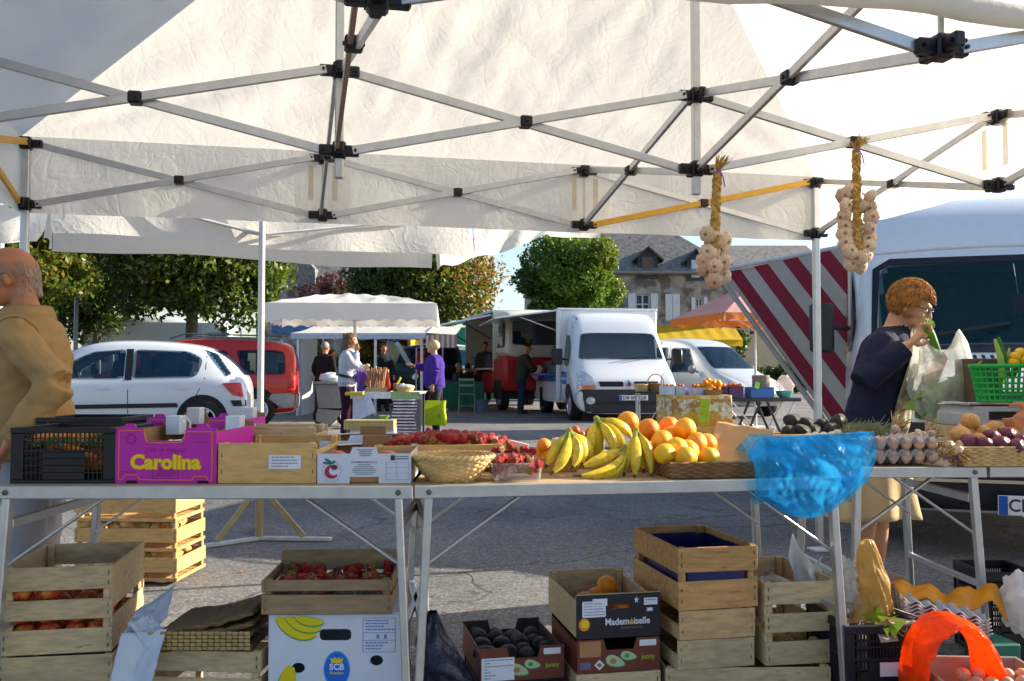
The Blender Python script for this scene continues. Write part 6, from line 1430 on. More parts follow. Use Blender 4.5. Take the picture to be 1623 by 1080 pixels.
def punnet(label, loc, w_, d, h, rz, n, seed, film=True, heap=.02, size=.0155, group='strawberries'):
    t = thing('fruit_punnet', label, 'punnet', loc, rz); FILM = plastic_film('clear_plastic', (.75, .78, .8), .22); mb = MB()
    def fn(u, v):
        a = 2 * math.pi * u; e = .25; x = (w_ / 2) * math.copysign(abs(math.cos(a)) ** e, math.cos(a)) * (.9 + .1 * v); y = (d / 2) * math.copysign(abs(math.sin(a)) ** e, math.sin(a)) * (.9 + .1 * v); return Vector((x, y, h * v + .002 + .001 * math.sin(a * 40)))
    mb.grid(fn, 48, 4); mb.box((0, 0, .002), (w_ * .88, d * .88, .002)); mb.tube([fn(k / 40, 1) for k in range(40)], .002, 5, False, 0, True); mb.build('tub', FILM, t, True, 50)
    g = random.Random(seed); c = Matrix.Rotation(rz, 3, 'Z')
    for i in range(n):
        x, y = g.uniform(-.44, .44) * w_, g.uniform(-.44, .44) * d; zz = size + (i / n) ** .45 * (h + heap * (1 - 1.6 * abs(x / w_)) - size)
        inst('strawberry', SBM, Vector(loc) + c @ Vector((x, y, zz)), 'strawberry in the ' + group, 'strawberry', 'strawberries in the ' + group, size * g.uniform(.85, 1.2))
    return t
q = T2(817, .10); punnet('clear plastic punnet of strawberries at the table front', q, .165, .11, .055, T2R, 46, 1, group='clear punnet at the table front')
q = T2(812, .24, .0); punnet('second clear strawberry punnet behind the front one', q, .15, .12, .075, T2R, 38, 2, heap=.03, group='second punnet')
q = T2(705, .50, .02); wood_crate('flat wooden tray of strawberries behind the wicker basket', q + Vector((0, -.14, 0)), T2R, .46, .30, .075, f1, None, mat=WOODY)
for i in range(110):
    u, v = rnd.uniform(-.22, .22), rnd.uniform(-.13, .13); p = q + Matrix.Rotation(T2R, 3, 'Z') @ Vector((u, v, .062 + .018 * rnd.random() + .022 * math.cos(u * 7)))
    inst('strawberry', SBM, p, 'strawberry in the flat wooden tray', 'strawberry', 'strawberries in the flat tray', .0185 * rnd.uniform(.85, 1.2))
pbx = T2(818, .42); o = MB().box(pbx + Vector((0, 0, .085)), (.075, .05, .03), rotm(0, .25, .3), .002).build('small_box', M('pink_white_card', (.6, .48, .46), .6), None, False); tag(o, 'small pinkish white box leaning on the strawberries', 'box')
o = MB().box(T2(784, .45) + Vector((0, 0, .09)), (.022, .012, .05), None, .002).build('price_peg', PAPER, None, False); tag(o, 'small white price card standing in the strawberry tray', 'price card')
q = T2(865, .36); wood_crate('low wooden tray of peaches behind the bananas', q + Vector((0, -.05, 0)), T2R, .22, .22, .05, f1, mat=WOODY)
for (x, y, r_) in ((862, 706, .026), (848, 718, .02), (868, 720, .022), (884, 708, .022)): p = P(x, y, T2(x, .38).y); inst('peach', ORMESH, p, 'small orange fruit in the low tray behind the bananas', 'fruit', 'orange fruit behind the bananas', r_)
for (x, y) in ((912, 683), (922, 690), (930, 696), (918, 698), (908, 694), (936, 686)): p = P(x, y, T2(x, .45).y); inst('red_pepper', TMM, p, 'glossy red fruit glimpsed between the banana bunches', 'fruit', 'red fruit behind the bananas', .02)
q = T2(922, .44); wood_crate('small wooden tray of red fruit behind the bananas', q + Vector((0, -.03, 0)), T2R, .16, .16, .10, f1, mat=WOODG)
def banana(parent, a, b, c, r=.0175):
    a, b, c = Vector(a), Vector(b), Vector(c); pts, rs = [], []
    prof = [.28, .30, .42, .72, .92, 1, 1.02, 1, .95, .82, .58, .30, .22]
    for i, k in enumerate(prof):
        t = i / (len(prof) - 1); pts.append(a * (1 - t) ** 2 + b * 2 * t * (1 - t) + c * t * t); rs.append(r * k)
    mb = MB(); n = 15; mb.tube(pts, rs, n); ctrs = [Vector(p) for p in pts]
    mb.v = [tuple(ctrs[i // n] + (Vector(v_) - ctrs[i // n]) * (1 + .07 * math.cos(5 * 2 * math.pi * (i % n) / n))) for i, v_ in enumerate(mb.v)]
    o = mb.build('banana', [BANANA, BANTIP, BANEND], parent); me = o.data
    me.polygons.foreach_set('material_index', [1 if (i // n) < 2 else (2 if (i // n) >= 11 else 0) if i < 12 * n else (1 if i == 12 * n else 2) for i in range(len(me.polygons))])
    return o
def bunch(label, crown, fingers, dy):
    """fingers: (mid px, mid py, tip px, tip py, depth mid, depth tip) relative to the crown depth"""
    Y0 = T2(crown[0], dy).y; cw = P(crown[0], crown[1], Y0); t = thing('banana_bunch', label, 'bananas', cw)
    MB().ell((0, 0, .002), (.010, .009, .009), 10, 8, None, 0, .2, 3, 1).build('crown', BANTIP, t)
    for (mx, my, tx, ty, d1, d2) in fingers: banana(t, (0, 0, 0), P(mx, my, Y0 + d1) - cw, P(tx, ty, Y0 + d2) - cw)
bunch('leftmost bunch of bananas on the middle table', (902, 683), [(880, 712, 864, 742, -.03, -.06), (905, 725, 872, 753, -.07, -.11), (927, 715, 905, 744, -.04, -.07), (934, 705, 921, 740, .0, -.03), (941, 706, 932, 735, .03, 0)], .20)
bunch('tall green-yellow bunch of bananas in the middle', (945, 664), [(938, 690, 930, 733, -.02, -.05), (952, 700, 944, 735, -.01, -.03), (972, 690, 976, 722, -.05, -.07), (985, 685, 989, 716, -.02, -.03), (990, 668, 1002, 698, .0, .02)], .26)
bunch('banana pair lying flat at the front of the table', (990, 709), [(960, 728, 918, 741, -.06, -.08), (985, 758, 909, 754, -.10, -.13), (990, 750, 948, 761, -.06, -.11)], .19)
bunch('rightmost bunch of bananas beside the citrus basket', (1008, 682), [(1000, 715, 988, 756, -.03, -.05), (1010, 720, 1006, 760, -.08, -.10), (1034, 712, 1032, 758, -.05, -.07), (1020, 710, 1020, 750, -.01, -.02)], .20)
q = T2(1118, .16); BT = thing('wicker_tray', 'low brown wicker tray holding the citrus fruit', 'basket', q, T2R); mb = MB()
for k in range(7):
    zc = .006 + k * .0075; hw, hd = .165 + k * .001, .125 + k * .001; pts = []
    for (ax, ay, bx_, by_) in ((-1, -1, 1, -1), (1, -1, 1, 1), (1, 1, -1, 1), (-1, 1, -1, -1)):
        for s in range(26): f = s / 26; pts.append(Vector((hw * (ax + (bx_ - ax) * f), hd * (ay + (by_ - ay) * f), zc)) + Vector((0 if ay == by_ else .003 * math.sin(s * 1.6 + k * math.pi), .003 * math.sin(s * 1.6 + k * math.pi) if ay == by_ else 0, 0)))
    mb.tube(pts, .0048, 5, False, 0, True)
mb.build('woven_side', WICKD, BT); MB().box((0, 0, .003), (.32, .24, .005)).build('bottom', WICKD, BT, False)
for (x, y, dy, k) in ((995, 670, .36, 0), (1028, 681, .30, 0), (1049, 699, .20, 0), (1086, 680, .24, 0), (1060, 677, .36, 0), (1064, 693, .28, 0), (1104, 703, .18, 0), (1120, 704, .24, 0), (1092, 697, .29, 0), (1054, 720, .10, 1), (1087, 726, .07, 1), (1124, 726, .09, 1), (1073, 711, .15, 1), (1091, 714, .16, 1), (1020, 707, .34, 0), (1078, 700, .33, 0)):
    p = P(x, y, T2(x, dy).y); inst('yellow_orange' if k else 'orange', YMESH if k else ORMESH, p, 'yellowish citrus in the front of the brown wicker tray' if k else 'orange piled up behind the bananas and in the wicker tray', 'orange', 'yellow citrus in the tray' if k else 'oranges in the pile', [(.0365 if k else .0385) * rnd.uniform(.92, 1.07) for _ in range(3)])
q2 = T2(1020, .36); wood_crate('low wooden tray under the rear oranges', q2 + Vector((.05, -.08, 0)), T2R, .36, .2, .06, f1, mat=WOODY)
PAPB = M('brown_wrapping_paper', (.44, .27, .13), .75, var=.08, sc_=8, bump=.15, bsc=25)
A_, B_, C_, D_ = P(1112, 737, T2(1112, .13).y), P(1195, 735, T2(1195, .05).y), P(1228, 683, T2(1228, .2).y), P(1136, 668, T2(1136, .40).y)
o = MB().grid(lambda u, v: A_.lerp(B_, u).lerp(D_.lerp(C_, u), v) + Vector((0, 0, -.035 * math.sin(math.pi * v) * (.3 + u) + .006 * noise.noise(Vector((u * 4, v * 4, 0))))), 24, 24).build('brown_paper', PAPB, None, True, 180); o.modifiers.new('s', 'SOLIDIFY').thickness = .0015; tag(o, 'sheet of brown wrapping paper leaning over the citrus tray', 'paper')
# --- crate draped with the blue plastic bag, at the right end of the middle table
q = T2(1290, .06)
wood_crate('wooden crate under the blue plastic at the table end', q, T2R, .33, .26, .12, [(0, .45), (.55, 1)], mat=WOODY)
BLUE = plastic_film('blue_plastic', (.03, .44, .90), .44, .2, .55)
A_, B_ = P(1187, 700, q.y - .09), P(1383, 690, q.y - .06)
def bagf(u, v):
    # hangs from the crate rim, bulges toward the front, gathered at the bottom
    w_ = A_.lerp(B_, u); bot = P(1195 + 180 * u, 760 + 62 * math.sin(math.pi * (u * .9 + .08)), q.y - .10)
    top = Vector((w_.x, q.y + .10, TZ + .128 + .006 * math.sin(u * 9)))
    if v < .3: p = top.lerp(w_ + Vector((0, 0, .012)), v / .3)
    else: p = (w_ + Vector((0, 0, .012))).lerp(bot, (v - .3) / .7)
    k = max(0, (v - .25) / .75); p = p + Vector((0, 0, -.05 * max(0, .12 - u) / .12))
    cr = noise.noise(Vector((u * 4 + v * 2, v * 3 - u * 2, 2))) * .035 - .03 * abs(noise.noise(Vector((u * 6 - v * 5, v * 4 + u * 2, 5)))) - .016 * abs(noise.noise(Vector((u * 13 + v * 9, v * 7 - u * 6, 1))))
    cr *= min(1, 4 * u, 4 * (1 - u), 3 * (1.05 - v))
    return p + Vector((0, -1, .12)) * (cr * (.3 + k) * .8 + .05 * math.sin(math.pi * k))
bb = thing('plastic_bag', 'crumpled translucent blue plastic bag hanging over the table end', 'bag', (0, 0, 0))
MB().grid(bagf, 70, 60).build('front_sheet', BLUE, bb, True, 180)
def bagb(u, v):
    a = bagf(u, .32 + .68 * v); return a + Vector((0, .035 + .06 * math.sin(math.pi * v) + .02 * noise.noise(Vector((u * 8, v * 8, 9))), .01 * noise.noise(Vector((u * 6, v * 7, 3)))))
MB().grid(bagb, 50, 40).build('back_sheet', BLUE, bb, True, 180)

# --- right table: avocados, mushrooms, herbs, eggs, garlic, onions
def R3(px, dy=0, z=0): Y = 3.365 + dy; return Vector(((px - 811.5) / FPX * Y, Y, TZ + z))
q = R3(1300, .16); wood_crate('wooden crate of avocados beside the tent leg', q, R(3), .36, .26, .10, f1, mat=WOODY)
MB_ = None
for (x, y, dy) in ((1258, 669, .36), (1280, 674, .34), (1303, 674, .34), (1327, 672, .34), (1250, 686, .28), (1273, 686, .27), (1290, 684, .30), (1315, 684, .31), (1340, 680, .33)):
    inst('avocado', AVM, P(x, y, 3.365 + dy), 'dark avocado heaped in the crate beside the tent leg', 'avocado', 'avocados beside the tent leg', .033 * rnd.uniform(.92, 1.08))
for (x, y) in ((1282, 692), (1293, 690), (1306, 691), (1318, 690), (1328, 687), (1299, 696), (1312, 697)): inst('mushroom', MUM, P(x, y, 3.365 + .2), 'pale round mushroom in front of the avocados', 'mushroom', 'mushrooms before the avocados', .017 * rnd.uniform(.9, 1.2), (rnd.uniform(-.5, .5), rnd.uniform(-.5, .5), 0))
HERB = fm('dried_thyme', (.16, .18, .09), rough=.8); mb = MB()
for i in range(620):
    b0 = P(rnd.uniform(1336, 1400), rnd.gauss(686, 5), 3.365 + rnd.uniform(.12, .3)); d = Vector((rnd.gauss(.5, .6), rnd.gauss(0, .5), rnd.gauss(.15, .35))).normalized(); L = rnd.uniform(.02, .05); mb.tube([b0, b0 + d * L * .5, b0 + d * L + Vector((0, 0, .004))], [.0012, .0018, .0008], 4)
tag(mb.build('herb_bunch', HERB, None), 'bunch of grey-green dried herbs behind the egg trays', 'herbs')
PULP = M('grey_egg_pulp', (.36, .35, .38), .9, var=.12, sc_=40, bump=.2, bsc=120); PULPP = M('pinkish_egg_pulp', (.48, .36, .36), .9, var=.12, sc_=40, bump=.2)
def egg_tray_mesh(nx, ny, p, h, mat, pkh=.40):
    def fn(u, v):
        x, y = u * nx * p, v * ny * p; s = math.sin(math.pi * x / p) ** 2 * math.sin(math.pi * y / p) ** 2
        pk = math.cos(math.pi * x / p) ** 2 * math.cos(math.pi * y / p) ** 2
        return Vector((x - nx * p / 2, y, h * .55 - h * .5 * s ** .6 + h * pkh * pk))
    mb = MB().grid(fn, nx * 8, ny * 8); me = mb.mesh('egg_tray', mat, True, 180); return me
ET = egg_tray_mesh(6, 5, .048, .062, PULP); ETP = egg_tray_mesh(6, 5, .048, .062, PULPP, .2); ETG = egg_tray_mesh(6, 5, .048, .062, PULP, .2)
q = R3(1428, .02)
for k, lab in enumerate(('lower grey pulp egg tray on the right table', 'upper grey pulp egg tray filled with eggs')):
    o = link('egg_tray', ET, None, q + Vector((0, 0, .002 + k * .046)), (0, 0, R(2))); o.modifiers.new('s', 'SOLIDIFY').thickness = .003; tag(o, lab, 'egg tray', 'egg trays on the right table')
    for i in range(6):
        for j in range(5 if k else 1):
            inst('egg', EGM, q + Vector((-.12 + i * .048, .024 + j * .048, .046 + k * .046 - .012)), 'brown egg standing in the upper tray' if k else 'brown egg glimpsed in the lower tray', 'egg', 'eggs in the upper tray' if k else 'eggs in the lower tray', .0205, (rnd.uniform(-.15, .15), rnd.uniform(-.15, .15), rnd.uniform(0, 6)))
def garlic_bunch(label, px, py, dy, n, spread, tuft):
    c = P(px, py, 3.365 + dy); t = thing('garlic_bunch', label, 'garlic', c)
    for i in range(n): o = link('bulb', GRM, t, (rnd.gauss(0, spread), rnd.gauss(0, spread * .5), rnd.gauss(0, spread * .4)), (rnd.uniform(0, 6), rnd.uniform(0, 6), rnd.uniform(0, 6))); s = rnd.uniform(.016, .022); o.scale = (s, s, s)
    mb = MB(); d0 = Vector(tuft)
    for i in range(26): d = (d0 + Vector((rnd.gauss(0, .3), rnd.gauss(0, .3), rnd.gauss(0, .25)))).normalized(); mb.tube([d0 * .01, d * .04, d * rnd.uniform(.06, .085)], [.004, .003, .0015], 5)
    mb.build('dry_stalks', STALK, t); mb = MB()
    for k in range(3): mb.tube([d0 * .028 + Vector((rnd.gauss(0, .012), rnd.gauss(0, .012), rnd.gauss(0, .012))) for _ in range(6)], .0022, 4)
    mb.build('ribbon', PURPLE, t)
garlic_bunch('white garlic bunch with purple ribbon at the table edge', 1512, 712, .04, 8, .022, (.5, -.3, -.5)); garlic_bunch('garlic bunch lying beyond the egg tray', 1462, 690, .22, 7, .022, (.9, 0, .2)); garlic_bunch('small garlic bunch between eggs and onions', 1486, 728, .03, 6, .016, (.6, -.2, .4)); garlic_bunch('garlic bunch behind the herbs', 1416, 682, .32, 5, .02, (.6, .2, .4))
q = R3(1592, .02); 
OB = thing('wicker_tray', 'pale wicker tray of onions at the right table', 'basket', q, R(2)); mb = MB()
for k in range(9):
    zc = .005 + k * .008; hw, hd = .155, .13; pts = []
    for (ax, ay, bx_, by_) in ((-1, 0, 1, 0), (1, 0, 1, 2), (1, 2, -1, 2), (-1, 2, -1, 0)):
        for s in range(26): f = s / 26; pts.append(Vector((hw * (ax + (bx_ - ax) * f), hd * (ay + (by_ - ay) * f), zc)) + Vector((0 if ay == by_ else .003 * math.sin(s * 1.6 + k * math.pi), .003 * math.sin(s * 1.6 + k * math.pi) if ay == by_ else 0, 0)))
    mb.tube(pts, .005, 5, False, 0, True)
mb.build('woven_side', WICK, OB); MB().box((0, .13, .003), (.3, .25, .005)).build('bottom', WICK, OB, False)
for (x, y, dy, k) in ((1538, 668, .2, 0), (1522, 689, .12, 0), (1558, 687, .2, 0), (1578, 682, .26, 0), (1552, 699, .12, 0), (1600, 690, .28, 0), (1536, 703, .07, 1), (1571, 694, .12, 1), (1596, 691, .14, 1), (1584, 705, .06, 1), (1617, 700, .1, 1), (1560, 706, .05, 1), (1610, 710, .05, 1), (1640, 700, .12, 1), (1645, 690, .2, 0), (1524, 703, .16, 0)):
    inst('red_onion' if k else 'onion', ROM if k else ONM, P(x, y, 3.365 + dy), 'purple onion in the front of the pale wicker tray' if k else 'yellow onion heaped behind the purple ones', 'onion', 'purple onions' if k else 'yellow onions', .036 * rnd.uniform(.9, 1.12), (rnd.uniform(-.9, .9), rnd.uniform(-.9, .9), rnd.uniform(0, 6)))
# scale, green basket with leeks, patterned box
q = P(1592, 668, 3.95); sc_ = thing('shop_scale', 'grey shop scale with steel plate at the right edge', 'scale', (q.x, 3.95, q.z - .02), R(3))
GRP = M('pale_grey_plastic', (.42, .42, .42), .4)
MB().prism([(-.17, 0), (.17, 0), (.16, .05), (.11, .085), (-.14, .085), (-.17, .05)], .26, lambda a, b, t: Vector((a, t - .02, b))).build('housing', GRP, sc_, False); MB().box((0, .11, .096), (.34, .27, .012), None, .004).build('weighing_plate', CHROME, sc_, False); MB().box((.02, -.022, .045), (.2, .004, .035), None, .001).build('display', BLACKP, sc_, False)
box_ = wood_crate('wooden stand below the scale at the right edge', (q.x, 3.90, TZ), R(3), .42, .32, q.z - .02 - TZ, f1, mat=WOODG)
GRB = M('bright_green_plastic', (.03, .48, .09), .35, trans=.3, var=.05); c = P(1606, 637, 3.98); gb = thing('plastic_basket', 'bright green slotted plastic basket on the scale', 'basket', (c.x, 4.03, c.z))
def gr(z): return .118 + .032 * z / .17
mb = MB()
for i in range(34): a = 2 * math.pi * i / 34; mb.tube([(gr(zz) * math.cos(a), gr(zz) * math.sin(a) * .85, zz) for zz in (0, .08, .16)], .0042, 5)
for zz in (.004, .03, .055, .08, .105, .13, .155): mb.tube([(gr(zz) * math.cos(a), gr(zz) * math.sin(a) * .85, zz) for a in [2 * math.pi * q / 48 for q in range(48)]], .0045 if zz < .15 else .010, 6, False, 0, True)
mb.build('lattice', GRB, gb); MB().lathe([(.001, 0), (.115, 0), (.115, .005), (.001, .005)], 30).build('bottom', GRB, gb)
for i, (x, y, tx, ty, m_, r_) in enumerate(((1590, 572, 1577, 538, PALEG, .014), (1598, 570, 1583, 535, GREENV, .012), (1590, 575, 1600, 552, PALEG, .01), (1606, 572, 1616, 553, GREENV, .012), (1600, 575, 1586, 543, GREENV, .01))):
    a, b = P(x, y + 25, 4.0 + .02 * i), P(tx, ty, 3.98 + .02 * i); o = MB().tube([a, a.lerp(b, .5) + Vector((.004, 0, .01)), b], [r_, r_, r_ * .45], 8).build('leek', m_, None); tag(o, 'leek standing up in the green plastic basket', 'leek', 'leeks in the green basket')
for (x, y) in ((1610, 566), (1617, 560), (1622, 570), (1630, 565), (1607, 575)): inst('yellow_pepper', TMM if False else YMESH, P(x, y, 4.0), 'yellow vegetable in the green plastic basket', 'vegetable', 'yellow vegetables in the green basket', .024)
c = P(1556, 610, 4.22); yb = thing('patterned_box', 'yellow patterned cardboard box behind the white plastic bag', 'box', (c.x, 4.15, TZ + .1)); MB().box((0, .1, .16), (.12, .2, .30), None, .003).build('carton', M('dark_brown_card', (.10, .07, .05), .7), yb, False)
for i in range(9): a = P(0, 0, 1); x = rnd.uniform(-.06, .06); zz = rnd.uniform(.03, .28); MB().tube([(x, -.001, zz), (x + rnd.uniform(-.02, .02), -.002, zz + .03), (x + rnd.uniform(-.04, .04), -.001, zz + rnd.uniform(.03, .07))], [.008, .007, .003], 5).build('printed_branch', M('ochre_print', (.62, .36, .03), .6), yb)

# --- plastic bag and courgette in the customer's hands
c = P(1494, 608, 4.36); wb = thing('plastic_bag', 'white translucent carrier bag full of greens in the woman\'s hands', 'bag', c)
FILMW = plastic_film('milky_film', (.80, .82, .80), .46, .25, .5)
def wbf(u, v):
    a = 2 * math.pi * u; t = math.pi * (.08 + .92 * v); r_ = .150 * math.sin(t) ** .75 * (1 + .12 * noise.noise(Vector((math.cos(a) * 2, math.sin(a) * 2, v * 3))) + .05 * noise.noise(Vector((math.cos(a) * 6, math.sin(a) * 6, v * 9))))
    z = .175 * math.cos(t) - .01; ear = .10 * max(0, 1 - v * 3.2) * (1 + math.cos(2 * a)) * .5
    return Vector((r_ * math.cos(a) * 1.0 + (-.03 if math.cos(a) < 0 else .03) * max(0, 1 - v * 3), r_ * math.sin(a) * .7, z + ear))
MB().grid(wbf, 72, 40).build('film', FILMW, wb, True, 180)
mb = MB()
for i in range(150):
    d = Vector((rnd.gauss(.01, .05), rnd.gauss(0, .03), -.085 + rnd.gauss(0, .04))); mb.add([d + Vector((rnd.gauss(0, .035), rnd.gauss(0, .02), rnd.gauss(0, .03))) for _ in range(4)], [(0, 1, 2, 3)], rnd.randint(0, 1))
o = mb.build('salad_leaves', [GREENV, PALEG], None, loc=c); tag(o, 'salad greens inside the white carrier bag', 'greens', kind='stuff')
a, b = P(1469, 517, 4.32), P(1487, 566, 4.34); cg = thing('courgette', 'green courgette held in the woman\'s raised hand', 'courgette', a)
MB().tube([(0, 0, 0), (b - a) * .3, (b - a) * .65, (b - a) * .95, b - a], [.019, .0235, .023, .02, .008], 12).build('body', GREENV, cg); mb = MB()
for i in range(8):
    d = Vector((rnd.uniform(-.3, 1), rnd.uniform(-.5, .5), rnd.uniform(-.1, 1))).normalized(); mb.tube([(0, 0, .0), d * .018, d * .036], [.006, .005, .007], 6)
mb.build('blossom_end', PALEG, cg)

# --- garlic braids hung from the tent frame
def braid(label, top, length, bulbs, seed, lean=0.):
    g = random.Random(seed); t = thing('garlic_braid', label, 'garlic braid', top); L = length
    for ph in range(3):
        MB().tube([Vector((lean * k / 40 + .011 * math.sin(k * .75 + ph * 2.09), .009 * math.sin(k * 1.5 + ph * 2.09), -L * .93 * k / 40)) for k in range(41)], [.010 + .005 * (k / 40) for k in range(41)], 6).build('strand', STALK, t)
    mb = MB()
    for i in range(46): d = Vector((g.gauss(.35, .35), g.gauss(0, .35), 1)).normalized(); mb.tube([(0, 0, -.01), d * .03, d * g.uniform(.045, .075) + Vector((.012, 0, 0))], [.003, .003, .0012], 5)
    mb.build('tuft', STALK, t)
    MB().tube([(.013 * math.cos(a), .013 * math.sin(a), -.012 + .001 * a) for a in [q * .5 for q in range(26)]] + [(.02, -.02, -.03), (.026, -.022, -.07)], .003, 5).build('ribbon', PURPLE, t)
    MB().tube([(0, 0, .0), (0, .015, .03), (0, .03, .045)], .0016, 5).build('wire_hook', RIVET, t)
    for (fx, fz, ry) in bulbs:
        o = link('bulb', GRM, t, (fx * .95 + lean * fz, .004 + g.uniform(-.02, .012), -L * fz), (R(-75) + g.uniform(-.5, .5), g.uniform(-.4, .4) + ry, g.uniform(-.6, .6))); s = g.uniform(.030, .036); o.scale = (s * g.uniform(.92, 1.1), s * g.uniform(.92, 1.1), s * g.uniform(.85, 1))
    return t
bl = N(2, 1, ZL); p1 = P(1137, 272, bl.y - .06); braid('garlic braid with clustered bulbs hanging left of the tent leg', p1, .445, [(-.035, .60, .5), (-.01, .68, 0), (.035, .74, -.4), (-.03, .77, .5), (-.002, .84, 0), (.04, .86, -.6), (-.035, .92, .3), (.005, .97, 0), (.04, .98, -.5), (.0, 1.04, .1), (.0, .62, .2), (.045, .66, -.5), (-.045, .84, .5), (.0, .76, .1), (.0, .9, .3)], 3, -.02)
cx = (N(2, 1, ZU) + N(3, 1, ZL)) / 2; p2 = P(1357, 238, cx.y - .05); braid('longer garlic braid with paired bulbs hanging right of the tent leg', p2, .50, [(-.055, .40, .9), (.058, .42, -.9), (-.025, .36, .4), (-.055, .58, .9), (.06, .60, -.9), (-.052, .74, .9), (.055, .78, -.9), (-.04, .90, .6), (.045, .92, -.6), (-.025, 1.0, .2), (.02, 1.02, -.2), (.03, .50, -.5), (-.05, .49, .7), (.055, .51, -.7), (-.05, .66, .8), (.055, .69, -.8), (-.05, .82, .6), (.05, .85, -.6), (.0, .96, .0)], 4)

# ------------------------------------------------------------------ under the tables
s3 = [(.0, .28), (.39, .62), (.73, 1.0)]
q = P(101, 600, 2.9); t = wood_crate('slatted wooden crate of apples under the left table', (q.x, 2.88, .213), R(9), .328, .42, .268, s3, [(0, .4), (.5, 1)], mat=WOODG)
text('faint_stamp', 'LES PERLES DU VAL', .012, (-.005, -.0006, .248), M('faded_stamp', (.34, .26, .17), .8), t, xs=1.15) if False else None
for i in range(26): inst('apple', APM, Vector((q.x, 2.88, .213)) + Matrix.Rotation(R(9), 3, 'Z') @ Vector((-.115 + (i % 4) * .076 + rnd.uniform(-.008, .008), .05 + (i // 4) % 3 * .11, .05 + (i // 12) * .07)), 'red and yellow apple in the slatted crate', 'apple', 'apples in the slatted crate', .037 * rnd.uniform(.92, 1.05))
wood_crate('wooden crate with blue lining below the apple crate', (P(97, 600, 2.88).x, 2.875, .0), R(8), .34, .42, .208, [(.55, 1), (.02, .42)], mat=WOODG)
o = MB().box((P(97, 600, 2.88).x - .03, 3.08, .09), (.29, .36, .14), rotm(0, 0, R(8)), .01).build('blue_liner', M('royal_blue_film', (.02, .07, .42), .3), None, False); tag(o, 'blue plastic lining inside the lowest left crate', 'liner')
CLOTHW = M('white_cloth', (.60, .66, .76), .8, var=.04, trans=.2)
def ridge(p, f): return 1 - 2 * abs(noise.noise(Vector(p) * f))
def sheet(quad, n, amp, seed):
    a, b, c_, d = quad; nr = (b - a).cross(d - a).normalized()
    return lambda u, v: a.lerp(b, u).lerp(d.lerp(c_, u), v) + nr * (amp * (ridge((u * 2, v * 2.4, seed), 1.1) + .5 * ridge((u * 4, v * 5, seed + 3), 1.0)) + amp * 2 * math.sin(math.pi * u) * (.3 + v))
wc = thing('white_cloth', 'rumpled white paper wrapping hanging between the left crates', 'cloth', (0, 0, 0))
MB().grid(sheet((P(214, 962, 2.96), P(277, 922, 3.05), P(262, 975, 2.95), P(194, 1003, 2.84)), 1, .009, 2), 34, 34).build('upper_fold', CLOTHW, wc, True, 28)
MB().grid(sheet((P(192, 1003, 2.84), P(264, 996, 2.86), P(236, 1090, 2.76), P(168, 1100, 2.74)), 1, .008, 7), 34, 40).build('lower_fold', CLOTHW, wc, True, 28)
MB().grid(sheet((P(203, 985, 2.85), P(240, 972, 2.90), P(266, 1002, 2.88), P(246, 1040, 2.82)), 1, .010, 12), 24, 24).build('twisted_fold', CLOTHW, wc, True, 28)
for o in wc.children: o.modifiers.new('s', 'SOLIDIFY').thickness = .002
wood_crate('pale crate under the stacked wicker mats', (P(330, 600, 2.9).x, 2.87, 0.0), R(-4), .37, .40, .225, [(.72, 1), (.3, .64)], mat=WOODG)
ws = thing('wicker_mats', 'stack of flattened brown wicker baskets under the left table', 'baskets', P(340, 1028, 3.0))
ws.location.z = .232
for k in range(5):
    def lay(u, v, k=k): x = (u - .5) * (.31 - .012 * k); y = (v - .5) * .26; return Vector((x + .006 * k, y, k * .019 + .016 * math.sin(u * 3 + k) + .03 * u * (k > 1) + .006 * noise.noise(Vector((u * 9, v * 9, k)))))
    o = MB().grid(lay, 44, 30).build('mat', M('dry_reed', (.17, .10, .045), .8, var=.4, sc_=6, stretch=(3, 30, 10), bump=.4, bsc=40), ws, True, 180); o.modifiers.new('s', 'SOLIDIFY').thickness = .014
mb = MB()
for r_ in range(5):
    for c_ in range(17): mb.box((-.15 + c_ * .0185 , -.145 + .003 * ((r_ + c_) % 2), .006 + r_ * .0115), (.0165, .005, .0095), None, .0015)
mb.build('woven_edge', M('pale_reed', (.42, .28, .11), .7, var=.2), ws, False)
# banana box with strawberries on top
q = Vector((P(534, 600, 2.87).x, 2.87, 0)); bbx = thing('banana_box', 'white banana carton with blue oval badge under the tables', 'box', q, R(1.5)); W_, H_ = .408, .337
bp = thing  # front panel with hand holes
def holed(w_, h_, holes, mat, nm):
    bm = bmesh.new(); 
    outer = rect(-w_ / 2, w_ / 2, 0, h_); tris = tessellate_polygon([[Vector((a, b, 0)) for a, b in outer]] + [[Vector((a, b, 0)) for a, b in hh] for hh in holes]); pts = outer + [p for hh in holes for p in hh]
    m_ = MB(); m_.add([(a, 0, b) for a, b in pts], [tuple(t) for t in tris]); m_.add([(a, .004, b) for a, b in pts], [tuple(t) for t in tris]); n0 = 4
    base = 0
    for loop in [outer] + holes:
        n = len(loop); m_.add([(a, 0, b) for a, b in loop] + [(a, .004, b) for a, b in loop], [(i, (i + 1) % n, n + (i + 1) % n, n + i) for i in range(n)])
    bm.free(); return m_.build(nm, mat, bbx, False)
holed(W_, H_, [roundp(rect(-.048, .050, .258, .293), .016), ellipse(-.112, .175, .020, .016), ellipse(.128, .196, .020, .016)], WCARD, 'front_panel')
MB().box((0, .25, H_ / 2), (W_ - .002, .004, H_), None, 0).build('back_panel', WCARD, bbx, False); [MB().box((sx * (W_ / 2 - .002), .127, H_ / 2), (.004, .242, H_), None, 0).build('side_panel', WCARD, bbx, False) for sx in (-1, 1)]
